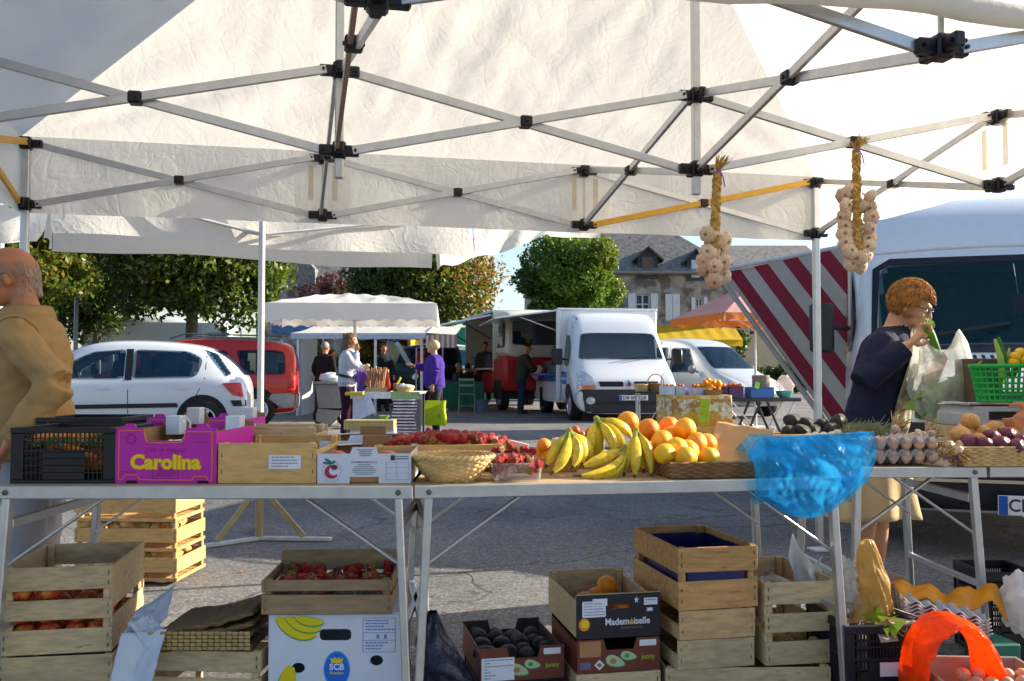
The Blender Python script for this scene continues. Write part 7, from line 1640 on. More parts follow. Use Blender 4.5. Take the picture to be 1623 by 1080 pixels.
MB().box((0, .127, H_ + .003), (W_ - .004, .25, .004), None, 0).build('lid', WCARD, bbx, False); MB().box((0, .127, .003), (W_ - .01, .24, .004), None, 0).build('bottom', WCARD, bbx, False)
PY = M('banana_yellow_print', (.70, .58, .005), .5, var=.02); PG = M('green_print', (.05, .30, .08), .5, var=.02); PB_ = M('blue_print', (.01, .14, .62), .5, var=.02); PLB = M('light_blue_print', (.02, .28, .72), .5, var=.02)
def ban2d(nm, pts, w0, mat, y, rim=None):
    """printed banana: thick curved stroke"""
    n = 16; L, Rr = [], []
    for i in range(n + 1):
        t = i / n; p = Vector(pts[0]) * (1 - t) ** 2 + Vector(pts[1]) * 2 * t * (1 - t) + Vector(pts[2]) * t * t
        d = (Vector(pts[1]) - Vector(pts[0])) * (1 - t) + (Vector(pts[2]) - Vector(pts[1])) * t; d.normalize(); nrm = Vector((-d.y, d.x)) * w0 * (.25 + .75 * math.sin(math.pi * min(1, t * 1.0 + .02)) ** .6) ; L.append((p.x + nrm.x, p.y + nrm.y)); Rr.append((p.x - nrm.x, p.y - nrm.y))
    return flat(nm, L + Rr[::-1], mat, bbx, y)
for j, (pts, w0) in enumerate(((((-.178, .330), (-.12, .268), (-.058, .278)), .019), (((-.15, .331), (-.10, .290), (-.045, .295)), .014), (((-.12, .331), (-.08, .312), (-.035, .316)), .012))):
    ban2d('printed_banana_shadow', [(a, b - .003) for a, b in pts], w0 + .002, PG, -.0004 - .0016 * j); ban2d('printed_banana', pts, w0, PY, -.0012 - .0016 * j)
ban2d('printed_banana_shadow', [(-.134, .176), (-.165, .10), (-.13, .02)], .030, PG, -.0004); ban2d('printed_banana', [(-.134, .180), (-.162, .10), (-.128, .02)], .028, PY, -.0012)
flat('badge_rim', [(.006 + .041 * math.cos(a) * (1 - .12 * (math.sin(a) < 0) * -math.sin(a)), .168 + .058 * math.sin(a) + .0 ) for a in [2 * math.pi * k / 32 for k in range(32)]], PLB, bbx, -.0004); flat('badge', [(.006 + .036 * math.cos(a) * (1 - .12 * (math.sin(a) < 0) * -math.sin(a)), .168 + .053 * math.sin(a)) for a in [2 * math.pi * k / 32 for k in range(32)]], PB_, bbx, -.0012)
flat('crown_mark', [(-.010, .190), (.022, .190), (.026, .206), (.018, .201), (.013, .208), (.006, .202), (-.001, .208), (-.006, .201), (-.014, .206)], PY, bbx, -.002)
text('badge_lettering', 'SCB', .026, (.006, -.0022, .177), PAPER, bbx, .0008); text('badge_small_lettering', 'Premium', .0115, (.006, -.0022, .159), PY, bbx, .0003)
mb = MB()
for (cx_, cz, a, b) in ((.136, .326, .1, .0013), (.136, .281, .1, .0013), (.136, .258, .1, .0013), (.136, .222, .1, .0013), (.086, .274, .0013, .105), (.186, .274, .0013, .105)): mb.box((cx_, -.0006, cz), (a, .0008, b))
for (zz, k) in ((.318, .8), (.309, .7), (.300, .6), (.291, .9), (.250, .7), (.241, .6), (.232, .5)):
    x = .092
    while x < .092 + .09 * k: L = rnd.uniform(.005, .014); mb.box((x + L / 2, -.0006, zz), (L * .8, .0008, .0036)); x += L
for x in (.132, .155): mb.box((x, -.0006, .269), (.009, .0008, .012))
mb.build('printed_table', M('pale_blue_print', (.12, .22, .55), .5), bbx, False); flat('blue_band', [(.07, .0), (W_ / 2, .0), (W_ / 2, .112), (.07, .098)], PB_, bbx, -.0004)
t = wood_crate('wooden crate with two punnets of dark strawberries on the banana carton', (q.x - .022, 2.85, H_ + .006), R(2.5), .40, .30, .105, [(0, .56), (.68, 1)], [(0, .5), (.62, 1)], [(0, .6), (.7, 1.35)], mat=M('weathered_poplar', (.30, .20, .11), .75, var=.2, sc_=5, stretch=(3, 12, 14), rand=.1, bump=.1))
for sx in (-1, 1): punnet('clear punnet of strawberries in the %s half of the dark crate' % ('left' if sx < 0 else 'right'), Vector((q.x - .022 + sx * .095, 3.0, H_ + .02)), .18, .25, .07, R(2.5), 50, 10 + sx, heap=.016, size=.0205, group='%s half of the crate on the banana carton' % ('left' if sx < 0 else 'right'))
# potatoes behind the table
q = P(203, 600, 4.75)
for k, lab in enumerate(('bottom', 'middle', 'top')):
    wood_crate('%s wooden crate of the three-high potato stack' % lab, (q.x + rnd.uniform(-.01, .01), 4.75, .02 + k * .152), R(-3), .54, .38, .15, [(.0, .12), (.30, .78)] if k < 2 else [(.0, .12), (.3, .95)], mat=WOODY, group='potato crates')
    for i in range(26): inst('potato', POM[i % 3], (q.x - .22 + (i % 7) * .074 + rnd.uniform(-.01, .01), 4.79 + (i // 7) * .085, .02 + k * .152 + .125 + rnd.uniform(-.012, .01)), 'potato in the %s crate of the potato stack' % lab, 'potato', 'potatoes in the %s crate' % lab, .026 * rnd.uniform(.9, 1.2), (rnd.uniform(-.4, .4), rnd.uniform(-.4, .4), rnd.uniform(0, 6)))
# dark plastic sack between the tables
def sack(u, v):
    a = 2 * math.pi * u; r_ = (.02 + .075 * math.sin(math.pi * min(1, v * .62)) ** .8) * (1 + .30 * ridge((math.cos(a) * 1.2, math.sin(a) * 1.2, v * 3), 1.3) * .6); return Vector((r_ * math.cos(a) * .75 + .05 * v - .015 * math.sin(v * 6), r_ * math.sin(a), .30 * (1 - v) ** 1.0))
tag(MB().grid(sack, 56, 44).build('plastic_sack', M('dark_blue_film', (.012, .018, .04), .22, bump=.8, bsc=40), None, True, 40, loc=(P(683, 600, 2.95).x, 3.05, 0)), 'dark blue plastic sack on the ground between the tables', 'sack')

# avocado trays
MAROON = M('maroon_print_card', (.16, .035, .02), .5, var=.05); AVG = M('avocado_green_print', (.42, .52, .28), .5, var=.05); AVC = M('avocado_rim_print', (.03, .16, .10), .5); AVP = M('avocado_stone_print', (.35, .22, .07), .5); TAN_ = M('tan_print', (.40, .20, .08), .6)
def avo_box(label, loc, rz, left_white):
    w_, h = .285, .108; hw = w_ / 2
    fp = [(-hw, 0), (hw, 0), (hw, h), (.062, h), (.052, h - .036), (-.042, h - .036), (-.052, h), (-hw, h)]
    t = carton(label, loc, rz, w_, .36, h, MAROON, M('dark_card', (.06, .04, .03), .8), fp, None, h - .01, 'avocado_box'); y = -.0003
    if not left_white: flat('tan_patch', rect(-hw + .008, -.062, .052, .103), TAN_, t, y)
    for (cx, cz, s, r_) in ((-.012, .034, 1, .35), (.034, .050, .8, .2)):
        for (k, m_, yy) in ((1.12, AVC, y), (1, AVG, y - .0007)): flat('printed_avocado', [(cx + k * s * (.034 * math.cos(a) * math.cos(r_) + .017 * math.sin(a) * (1 - .35 * math.cos(a)) * math.sin(r_)), cz + k * s * (-.034 * math.cos(a) * math.sin(r_) + .017 * math.sin(a) * (1 - .35 * math.cos(a)) * math.cos(r_)) - (.002 if k > 1 else 0)) for a in [2 * math.pi * q / 22 for q in range(22)]], m_, t, yy)
        flat('printed_stone', ellipse(cx - .008 * s, cz + .001, .011 * s, .009 * s), AVP if s == 1 else PG, t, y - .0014)
    text('name_lettering', 'jenny', .022, (.102, y, .044), M('lime_print', (.32, .36, .02), .5), t, .0006)
    lbl(t, .062 + .01, hw - .012, .080, .100, y, 0)
    if left_white: lbl(t, -hw + .004, -.028, .004, .078, y - .0012, 7)
    else: flat('printed_diamond', [(-.085, .025), (-.067, .008), (-.049, .025), (-.067, .042)], PAPER, t, y); flat('printed_diamond_core', [(-.077, .025), (-.067, .016), (-.057, .025), (-.067, .034)], TAN_, t, y - .0007); flat('printed_tag', rect(-hw + .008, -.096, .012, .036), M('grey_blue_print', (.14, .12, .2), .5), t, y)
    return t
AB = Vector((P(828, 600, 3.08).x, 3.08, .068)); ar = R(12)
avo_box('open avocado tray with white sticker on a dark box, left of two', AB, ar, True)
bxk = plastic_crate('black plastic tray below the left avocado box', (AB.x, AB.y + .004, 0), ar, .28, .35, .066, BLACKP)
for i in range(22): inst('avocado', AVM, AB + Matrix.Rotation(ar, 3, 'Z') @ Vector((-.105 + (i % 4) * .068 + rnd.uniform(-.01, .01), .05 + (i // 4) * .056, .055 + rnd.uniform(0, .025))), 'dark avocado in the open avocado tray', 'avocado', 'avocados in the open tray', .032)
MA = Vector((P(979, 600, 3.08).x, 3.08, 0)); mr_ = R(11)
wood_crate('pale wooden crate at the bottom below the avocado and orange boxes', (MA.x, MA.y, 0), mr_, .292, .40, .092, f1, mat=WOODG)
avo_box('closed-in avocado box stacked beneath the black orange box', (MA.x, MA.y + .001, .096), mr_, False)
NAVYP = M('black_navy_print', (.012, .013, .022), .45, var=.04); w_, h = .288, .143
t = thing('orange_box', 'black wooden orange crate with white lettering on top of the avocado box', 'box', (MA.x, MA.y, .208), mr_)
fp = rect(-w_ / 2, w_ / 2, 0, h); slot = roundp(rect(-.035, .045, .093, .108), .006)
tr = tessellate_polygon([[Vector((a, b, 0)) for a, b in fp], [Vector((a, b, 0)) for a, b in slot]]); pts = fp + slot; m_ = MB(); m_.add([(a, 0, b) for a, b in pts], [tuple(q) for q in tr]); m_.add([(a, .007, b) for a, b in pts], [tuple(q) for q in tr])
for lp in (fp, slot): n = len(lp); m_.add([(a, 0, b) for a, b in lp] + [(a, .007, b) for a, b in lp], [(i, (i + 1) % n, n + (i + 1) % n, n + i) for i in range(n)])
m_.build('front_panel', NAVYP, t, False); pbox('back_panel', (0, .40, h / 2), (w_, .007, h), WOODG, t); [pbox('side_board', (sx * (w_ / 2 - .004), .205, h * .42), (.007, .375, h * .84), WOODG, t) for sx in (-1, 1)]; pbox('bottom_board', (0, .2, .006), (w_ - .02, .38, .006), WOODG, t)
for sx in (-1, 1):
    for y in (.02, .385): pbox('corner_post', (sx * (w_ / 2 - .02), y, h / 2), (.02, .02, h * .95), WOODG, t)
pbox('top_edge', (0, .0035, h + .0012), (w_, .007, .002), WOODG, t, ch=0); text('name_lettering', 'Mademoiselle', .0315, (.030, -.0026, .052), PAPER, t, .0006, xs=.90); text('small_lettering', 'PREMIUM ORANGES', .0085, (.045, -.0006, .031), M('dull_gold_print', (.28, .20, .06), .5), t)
flat('printed_orange', ellipse(-.118, .047, .019, .021), ORPR, t, -.0004); flat('printed_orange_core', ellipse(-.116, .049, .013, .014), GOLD, t, -.0011); flat('printed_dot', ellipse(.0435, .0505, .0065, .0065, 14), ORPR, t, -.0034); flat('printed_dot_leaf', ellipse(.0435, .059, .003, .004, 10), PG, t, -.0042)
lbl(t, -.125, -.045, .070, .122, -.0008, 5); lbl(t, -.09, -.04, .106, .130, -.0020, 2); lbl(t, .088, .135, .103, .126, -.0004, 2); lbl(t, .098, .118, .082, .093, -.0004, 1)
flat('printed_star', [(.062 + (.010 if k % 2 == 0 else .004) * math.cos(R(36 * k + 90)), .121 + (.012 if k % 2 == 0 else .004) * math.sin(R(36 * k + 90))) for k in range(10)], PAPER, t, -.0004)
for (x, y, z_) in ((-.10, .08, .09), (.05, .30, .10), (-.02, .1, .075), (.03, .05, .08), (-.06, .2, .07), (.08, .15, .07), (.0, .26, .07)): inst('orange', ORMESH, Vector((MA.x, MA.y, .208)) + Matrix.Rotation(mr_, 3, 'Z') @ Vector((x, y, z_)), 'orange lying inside the black lettered crate', 'orange', 'oranges in the black lettered crate', .038)
# crate stack at the right
CS = Vector((P(1133, 600, 3.1).x, 3.1, 0)); cr_ = R(12)
wood_crate('wide pale crate at the bottom right under the stack', (P(1180, 600, 3.13).x, 3.115, 0), R(2), .56, .36, .098, f1, mat=WOODG)
wood_crate('lower of the two low wooden crates in the stack', (CS.x - .002, CS.y, .102), cr_, .275, .38, .095, f1, [(0, .5)], mat=WOODG, group='low stacked crates'); wood_crate('upper of the two low wooden crates in the stack', (CS.x + .002, CS.y - .002, .199), cr_, .272, .38, .096, f1, [(0, .5)], mat=WOODP, group='low stacked crates')
NAVF = M('navy_film', (.012, .014, .10), .3, bump=.3, bsc=20)
t = wood_crate('orange-brown wooden crate with navy plastic lining on top of the stack', (CS.x + .006, CS.y - .004, .298), cr_, .285, .44, .205, [(0, .46), (.60, 1)], [(0, .44), (.58, 1)], mat=M('orange_pine', (.52, .28, .10), .6, var=.22, sc_=4, stretch=(3, 12, 14), rand=.08, bump=.1, dark=(.25, .11, .03), dsc=5, dlo=.58, dhi=.75))
def lin_(u, v): a = 2 * math.pi * u; e = .3; s = 1 - .25 * max(0, v - .55) / .45; return Vector((.125 * math.copysign(abs(math.cos(a)) ** e, math.cos(a)) * s, .2 + .195 * math.copysign(abs(math.sin(a)) ** e, math.sin(a)) * s, .185 - .13 * min(1, v / .55) + .008 * noise.noise(Vector((math.cos(a) * 4, math.sin(a) * 4, v * 5)))))
tag(MB().grid(lin_, 48, 16).build('plastic_liner', NAVF, None, True, 60, loc=t.location, rot=(0, 0, cr_)), 'navy plastic liner inside the orange-brown crate', 'liner')
for (x, y) in ((.03, .12), (-.05, .2), (.06, .24), (0, .3)): inst('red_potato', POM[0], t.location + Matrix.Rotation(cr_, 3, 'Z') @ Vector((x, y, .10)), 'reddish tuber inside the navy lined crate', 'vegetable', 'tubers in the navy lined crate', .03)
RC = Vector((P(1268, 600, 3.14).x, 3.14, .102)); wood_crate('tall slatted pale crate right of the stack', RC, R(9), .268, .44, .275, s3, [(0, .42), (.52, 1)], mat=WOODG)
for i in range(9): inst('potato', POM[i % 3], RC + Vector((rnd.uniform(-.09, .09), rnd.uniform(.05, .3), .04)), 'potato at the bottom of the tall slatted crate', 'potato', 'potatoes in the tall slatted crate', .026)
def cbag(u, v): a = P(1254, 905, 3.28).lerp(P(1306, 912, 3.3), u); ear = .055 * (abs(math.sin(u * math.pi * 1.0 + .9)) ** 2) + .05 * math.exp(-((u - .12) / .12) ** 2); return a + Vector((.01 * math.sin(v * 6), .02 * math.sin(u * 9), v * (.03 + ear) - .06 * (1 - v)))
o = MB().grid(cbag, 30, 20).build('carrier_bag', M('white_film', (.72, .72, .72), .4, trans=.3), None, True, 180); o.modifiers.new('s', 'SOLIDIFY').thickness = .002; tag(o, 'white carrier bag sticking out of the tall slatted crate', 'bag')
# bottom right clutter
q = P(1397, 600, 3.02); t = plastic_crate('black plastic crate of rubbish at the bottom right', (q.x, 3.02, 0), R(4), .262, .34, .262, M('dark_plastic', (.012, .014, .022), .45)); lbl(t, -.02, .045, .10, .145, -.002, 0)
KRAFT = M('yellow_kraft_film', (.52, .33, .09), .4, var=.2, sc_=14, bump=.5, bsc=20, trans=.4)
def kb(u, v): a = 2 * math.pi * u; r_ = (.046 * (1 - v) ** .5 + .010) * (1 + .22 * ridge((math.cos(a + v * 1.5) * 1.6, math.sin(a + v * 1.5) * 1.6, v * 1.6), 1.3) + .1 * ridge((math.cos(a) * 4, math.sin(a) * 4, v * 5), 1.0)); return Vector((r_ * math.cos(a) + .01 * math.sin(v * 5), r_ * math.sin(a) * .8, .27 * v))
tag(MB().grid(kb, 70, 50).build('paper_bag', KRAFT, None, True, 35, loc=(P(1383, 600, 3.1).x, 3.14, .25)), 'twisted yellow-brown bag standing in the black crate', 'bag')
mb = MB()
for i in range(36): d = Vector((P(1390, 600, 3.1).x + rnd.gauss(0, .05), 3.12 + rnd.gauss(0, .06), .25 + rnd.gauss(0, .015))); mb.add([d + Vector((rnd.gauss(0, .03), rnd.gauss(0, .03), rnd.gauss(0, .02))) for _ in range(4)], [(0, 1, 2), (0, 2, 3)], i % 3)
tag(mb.build('scrap_paper', [PAPB, M('grey_scrap', (.4, .38, .35), .6), M('lime_scrap', (.3, .42, .03), .5)], None, False), 'crumpled scraps in the black crate', 'scraps', kind='stuff')
CLR = plastic_film('clear_film', (.8, .8, .8), .35, .1)
tag(MB().ell((0, 0, 0), (.05, .06, .09), 24, 18, None, 0, .5, 4, 3).build('clear_bag', CLR, None, loc=(P(1350, 600, 3.1).x, 3.17, .35)), 'crumpled clear plastic bag beside the table leg', 'bag')
for k in range(5):
    o = link('egg_tray', ETP if k % 2 else ETG, None, Vector((P(1492, 600, 3.1).x, 3.10 + .004 * k, .205 + k * .011)), (R(4), R(13), R(-6))); o.modifiers.new('s', 'SOLIDIFY').thickness = .003; tag(o, ('bottom', 'second lowest', 'middle', 'second highest', 'topmost')[k] + ' empty pulp egg tray of the tilted stack at the bottom right', 'egg tray', 'stacked empty egg trays')
ORB = M('orange_bag_film', (.80, .33, .01), .5, var=.1, trans=.3, bump=.3, bsc=25)
def ob(u, v): a = P(1412, 932, 3.26).lerp(P(1578, 938, 3.30), u); return a + Vector((0, -.08 * v, .014 * math.sin(u * 9) + .012 * math.sin(u * 21 + v * 3) + .008 * ridge((u * 8, v * 3, 1), 1.0) - .045 * v * v - .05 * max(0, u - .85) * 6 * v))
o = MB().grid(ob, 50, 14).build('orange_cloth', ORB, None, True, 180); o.modifiers.new('s', 'SOLIDIFY').thickness = .004; tag(o, 'yellow-orange folded sacks lying on the egg trays', 'sacks')
NEON = plastic_film('neon_orange_film', (.95, .13, .005), .72, .25, .5)
c0 = P(1507, 1080, 2.9)
def arch_(u, v):
    a = math.pi * (1.06 - 1.12 * u); b = 2 * math.pi * v; Rr = .118; r_ = .027 * (1 + .22 * ridge((u * 4, math.cos(b) * .8, math.sin(b) * .8), 1.2) + .10 * ridge((u * 13, math.cos(b) * 2, math.sin(b) * 2), 1.0))
    cx_, cz = Rr * math.cos(a), .185 * math.sin(a); d = Vector((math.cos(a), 0, math.sin(a) * 1.2)).normalized()
    return c0 + Vector((cx_, 0, cz)) + d * r_ * .62 * math.cos(b) + Vector((0, r_ * 3.0 * math.sin(b), 0))
tag(MB().grid(arch_, 90, 40).build('plastic_bag', NEON, None, True, 60), 'neon orange plastic bag arched open at the bottom right', 'bag')
o = MB().box((0, 0, 0), (.10, .16, .17), rotm(0, 0, .1), .004).build('green_box', M('teal_green_card', (.01, .13, .10), .5), None, False, loc=(P(1586, 600, 3.05).x, 3.14, .085 + .02)); tag(o, 'dark teal box behind the neon orange bag', 'box')
gc = thing('grey_tray', 'grey tray with eggs at the bottom right corner', 'tray', (P(1588, 600, 2.72).x, 2.72, .045), R(-3)); GT = M('grey_tray_plastic', (.34, .33, .29), .5)
for (c_, d_) in (((0, .005, .06), (.34, .01, .12)), ((0, .3, .06), (.34, .01, .12)), ((-.165, .152, .06), (.01, .285, .12)), ((.165, .152, .06), (.01, .285, .12)), ((0, .152, .005), (.32, .28, .01))): MB().box(c_, d_, None, .003).build('wall', GT, gc, False)
MB().box((0, -.004, .122), (.36, .022, .014), None, .005).build('rim', GT, gc, False)
for i in range(10): inst('egg', EGM, Vector((P(1588, 600, 2.72).x, 2.72, .045)) + Vector((-.05 + (i % 5) * .045, .08 + (i // 5) * .08, .105)), 'brown egg in the grey tray at the corner', 'egg', 'eggs in the grey tray', .021)
tag(MB().ell((0, 0, 0), (.07, .09, .11), 24, 18, None, 0, .35, 3, 8).build('white_bag', M('bright_white_film', (.8, .8, .8), .35, trans=.4, bump=.3, bsc=18), None, loc=(P(1622, 600, 3.25).x, 3.28, .27)), 'bulging white plastic bag at the right picture edge', 'bag')
t = plastic_crate('small black basket handle behind the white bag', (P(1600, 600, 3.5).x, 3.5, .0), 0, .22, .25, .33, BLACKP)
tag(MB().grid(lambda u, v: Vector(((u - .5) * .5, v * .35, .05 + .05 * math.sin(u * 6) * v)), 10, 10).build('dark_mat', RUBBER, None, True, 180, loc=(P(1420, 600, 3.6).x, 3.6, -.04)), 'dark rubber mat on the ground under the right table', 'mat') if False else None
# ------------------------------------------------------------------ fruit stall in the middle distance, right
SY = 12.6; g_ = gz(SY)
ct = P(1112, 600, SY); t = thing('cloth_table', 'fruit table under an orange patterned cloth beyond the oranges', 'table', (ct.x, SY, g_), R(8))
OC = M('ochre_pattern_cloth', (.62, .36, .07), .8, var=.25, sc_=10, dark=(.72, .62, .42), dsc=7, dlo=.5, dhi=.58)
zt = P(1100, 627, SY).z - g_
MB().box((0, .35, zt - .02), (.84, .7, .03), None, .004).build('top', PLY, t, False)
def cl_(u, v): a = [(-.425, .71), (-.425, -.01), (.425, -.01), (.425, .71)]; s = u * 3; i = min(2, int(s)); f = s - i; x = a[i][0] + (a[i + 1][0] - a[i][0]) * f; y = a[i][1] + (a[i + 1][1] - a[i][1]) * f; w1 = .02 * v * math.sin(u * 60); return Vector((x + (w1 if i != 1 else 0), y + (w1 if i == 1 else 0), zt + .002 - .66 * v))
MB().grid(cl_, 90, 10).build('cloth', OC, t, True, 180); MB().box((0, .35, zt + .001), (.85, .72, .004), None, 0).build('cloth_top', OC, t, False)
for k in range(2): MB().grid(lambda u, v, k=k: cl_(u, (.08 if k == 0 else .50) + (.26 if k == 0 else .14) * v) + Vector((0, -.006, 0)) if 1 / 3 <= u <= 2 / 3 else cl_(u, (.08 if k == 0 else .50) + (.26 if k == 0 else .14) * v) * 1.004, 90, 3).build('cloth_band', M('cream_motif_cloth', (.66, .58, .42), .8, var=.5, sc_=16, dark=(.45, .22, .05), dsc=12, dlo=.5, dhi=.56) if k == 0 else M('orange_cloth_band', (.70, .28, .02), .8), t, True, 180)
for sx in (-1, 1):
    for y in (.05, .65): MB().bar((sx * .38, y, 0), (sx * .38, y, zt - .035), .03, .03).build('leg', STEEL, t, False)
tag(MB().box((0, 0, 0), (.13, .012, .34), rotm(-.05, .12, 0), .001).build('price_board', M('lime_card', (.42, .55, .03), .6), None, False, loc=(P(1117, 652, SY - .15).x, SY - .13, P(1117, 652, SY - .15).z)), 'lime green price board hanging on the orange cloth', 'sign')
for i, (x, w_, lab) in enumerate(((1063, .13, 'white fruit carton at the left end of the cloth table'), (1079, .13, 'white and blue fruit carton second from the left on the cloth table'), (1104, .22, 'lilac printed fruit carton in the middle of the cloth table'))):
    q = P(x, 627, SY + .05 + .01 * i); carton(lab, (q.x, q.y, g_ + zt + .006), R(8), w_, .32, .10 + .02 * (i < 2), [WCARD, M('pale_blue_card', (.45, .52, .62), .6), M('lilac_card', (.48, .42, .58), .6)][i], CARD)
    for k in range(7): inst('apricot', ORMESH if k % 3 else APM, Vector((q.x, q.y, g_ + zt)) + Vector((rnd.uniform(-.4, .4) * w_, .05 + rnd.uniform(0, .2), .10 + rnd.uniform(0, .03))), 'small fruit in one of the cartons on the cloth table', 'fruit', 'fruit in the cloth table cartons', .028)
q = P(1132, 627, SY); wood_crate('dark low basket of oranges at the cloth table\'s right end', (q.x, SY + .05, g_ + zt + .006), R(8), .24, .3, .07, f1, mat=WICKD, name='fruit_basket')
for i in range(26): inst('orange', ORMESH if i % 2 else YMESH, (q.x + rnd.uniform(-.13, .13), SY + .1 + rnd.uniform(0, .22), g_ + zt + .08 + .14 * (i / 26) * rnd.uniform(.7, 1)), 'orange or yellow citrus heaped in the basket on the cloth table', 'citrus', 'citrus on the cloth table', .036)
ct2 = P(1212, 600, SY + .3); t = thing('black_table', 'black folding table with blue and purple crates beyond the avocados', 'table', (ct2.x, SY + .3, g_), R(3)); zt2 = P(1200, 634, SY + .3).z - g_
MB().box((0, .3, zt2), (1.05, .6, .05), None, .006).build('top', TRIM, t, False)
for sx in (-1, 1):
    for y in (.05, .55): MB().bar((sx * .05, y, zt2 - .03), (sx * .32, y, 0), .03, .03).build('leg', TRIM, t, False); MB().bar((sx * .45, y, zt2 - .03), (sx * .02 + .1, y, .02), .025, .025).build('brace', STEEL, t, False)
for (x, w_, h_, c_, lab) in ((1168, .20, .16, (.07, .02, .12), 'purple plastic crate on the black table'), (1148, .13, .15, (.05, .02, .08), 'dark purple crate at the left of the black table'), (1210, .33, .15, (.01, .12, .42), 'blue plastic crate on the black table')):
    q = P(x, 634, SY + .3); tt = thing('plastic_crate', lab, 'crate', (q.x, SY + .33, g_ + zt2 + .027), R(3)); mt = M('crate_%d' % x, c_, .4)
    for (cc, dd) in (((0, .005, h_ / 2), (w_, .01, h_)), ((0, .295, h_ / 2), (w_, .01, h_)), ((-w_ / 2 + .005, .15, h_ / 2), (.01, .28, h_)), ((w_ / 2 - .005, .15, h_ / 2), (.01, .28, h_)), ((0, .15, .005), (w_ - .02, .28, .008))): MB().box(cc, dd, None, .002).build('wall', mt, tt, False)
    MB().box((0, 0, h_ - .008), (w_ + .01, .02, .018), None, .004).build('rim', mt, tt, False)
    if x < 1200:
        for k in range(10): inst('peach', ORMESH if k % 2 else APM, (q.x + rnd.uniform(-.42, .42) * w_, SY + .38 + rnd.uniform(0, .2), g_ + zt2 + h_ + .02 + rnd.uniform(0, .03)), 'mixed fruit heaped in a purple crate on the black table', 'fruit', 'fruit in the purple crates', .032)
q = P(1209, 614, SY + .4); o = MB().lathe([(.001, 0), (.12, 0), (.125, .03), (.118, .05), (.125, .07), (.118, .10), (.125, .12), (.12, .17), (.001, .17)], 24).build('stacked_baskets', M('grey_brown_basket', (.2, .16, .13), .7), None, loc=(q.x, SY + .5, q.z)); tag(o, 'round grey-brown stack of baskets in the blue crate', 'baskets')
tag(MB().box((0, 0, 0), (.07, .006, .09), rotm(-.1, .25, .2), .001).build('price_card', M('neon_green_card', (.22, .62, .06), .5), None, False, loc=P(1200, 611, SY + .3)), 'small neon green price card on the blue crate', 'sign')
q = P(1250, 634, SY + .3); o = MB().lathe([(.06, 0), (.1, .03), (.125, .09), (.13, .10), (.12, .09), (.001, .08)], 22).build('turquoise_bowl', M('turquoise_plastic', (.12, .42, .42), .4), None, loc=(q.x, SY + .5, g_ + zt2 + .027)); tag(o, 'turquoise bowl at the right end of the black table', 'bowl')
tag(MB().ell((0, 0, 0), (.13, .1, .13), 20, 14, None, 0, .4, 4, 2).build('clear_bag', plastic_film('milky_film2', (.7, .6, .58), .6, .3), None, loc=(q.x + .02, SY + .5, g_ + zt2 + .22)), 'clear bag of produce standing in the turquoise bowl', 'bag')
# wire stand with wicker baskets left of the cloth table
q = P(1033, 600, 13.2); ws_ = thing('display_stand', 'thin metal display stand in front of the box truck', 'stand', (q.x, 13.2, gz(13.2))); zt3 = P(1033, 622, 13.2).z - gz(13.2)
MB().box((0, .15, zt3), (.42, .36, .02), None, .003).build('shelf', TRIM, ws_, False); [MB().bar((sx * .18, y, 0), (sx * .18, y, zt3 - .01), .025, .025).build('leg', STEEL, ws_, False) for sx in (-1, 1) for y in (.02, .3)]; MB().bar((-.18, .02, .1), (.18, .02, zt3 - .1), .015, .015).build('brace', STEEL, ws_, False)
b1 = basket('brown wicker basket with arched handle on the display stand', (q.x + .08, 13.35, gz(13.2) + zt3 + .01), .09, .12, .11, WICKD, 8, 18, tube=.008); MB().tube([(.12 * math.cos(a), 0, .11 + .14 * math.sin(a)) for a in [math.pi * k / 16 for k in range(17)]], .008, 6).build('handle', WICKD, b1)
basket('tan wicker basket left of the handled one', (q.x - .13, 13.33, gz(13.2) + zt3 + .01), .07, .1, .10, WICK, 8, 16, tube=.008)

# ------------------------------------------------------------------ lavender stall
LY = 13.9; q = P(612, 600, LY); g2 = gz(LY); t = thing('stall_table', 'lavender stall table with striped cloth front', 'table', (q.x, LY, g2), R(-4)); zt = P(612, 622, LY).z - g2; x0_, x1_ = P(557, 600, LY).x - q.x, P(664, 600, LY).x - q.x
MB().box(((x0_ + x1_) / 2, .35, zt - .015), (x1_ - x0_, .7, .03), None, .004).build('top', PLY, t, False)
MB().grid(lambda u, v: Vector((x0_ - .02 + (x1_ - x0_ + .04) * u, -.012 + .0 * v, zt + .004 - .10 * v)), 10, 2).build('cloth_edge', M('white_lace', (.7, .7, .72), .8), t, True, 180)
MB().box(((x0_ + x1_) / 2, .35, zt + .004), (x1_ - x0_ + .04, .73, .004), None, 0).build('cloth_top', MATS['white_lace'], t, False)
MB().grid(lambda u, v: Vector((x1_ - .42 + .44 * u, -.018 + .002 * math.sin(u * 30), zt + .006 - .11 * v)), 12, 2).build('green_check_cloth', M('green_check', (.30, .42, .18), .8, var=.3, sc_=40), t, True, 180)
for k in range(26):   # striped front cloth, stripe by stripe
    x0s = x1_ - .40; MB().grid(lambda u, v, k=k: Vector((x0s + .36 * u + .02 * math.sin(k * .4), -.014 + .018 * math.sin(u * 14 + .2 * k), zt - .10 - (.024 * k + .024 * v))), 14, 1).build('stripe', M('navy_stripe', (.03, .025, .07), .85) if k % 2 else M('cream_stripe', (.66, .62, .6), .85), t, True, 180)
MB().grid(lambda u, v: Vector((x1_ - .04 + .07 * u, .0 - .01 * u + .05 * u, zt - .10 - .62 * v)), 3, 3).build('cloth_fold', MATS['navy_stripe'], t, True, 180)
for x in (x0_ + .03, x1_ - .03):
    for y in (.05, .65): MB().bar((x, y, 0), (x, y, zt - .035), .03, .03).build('leg', M('dark_leg', (.04, .05, .12), .5), t, False)
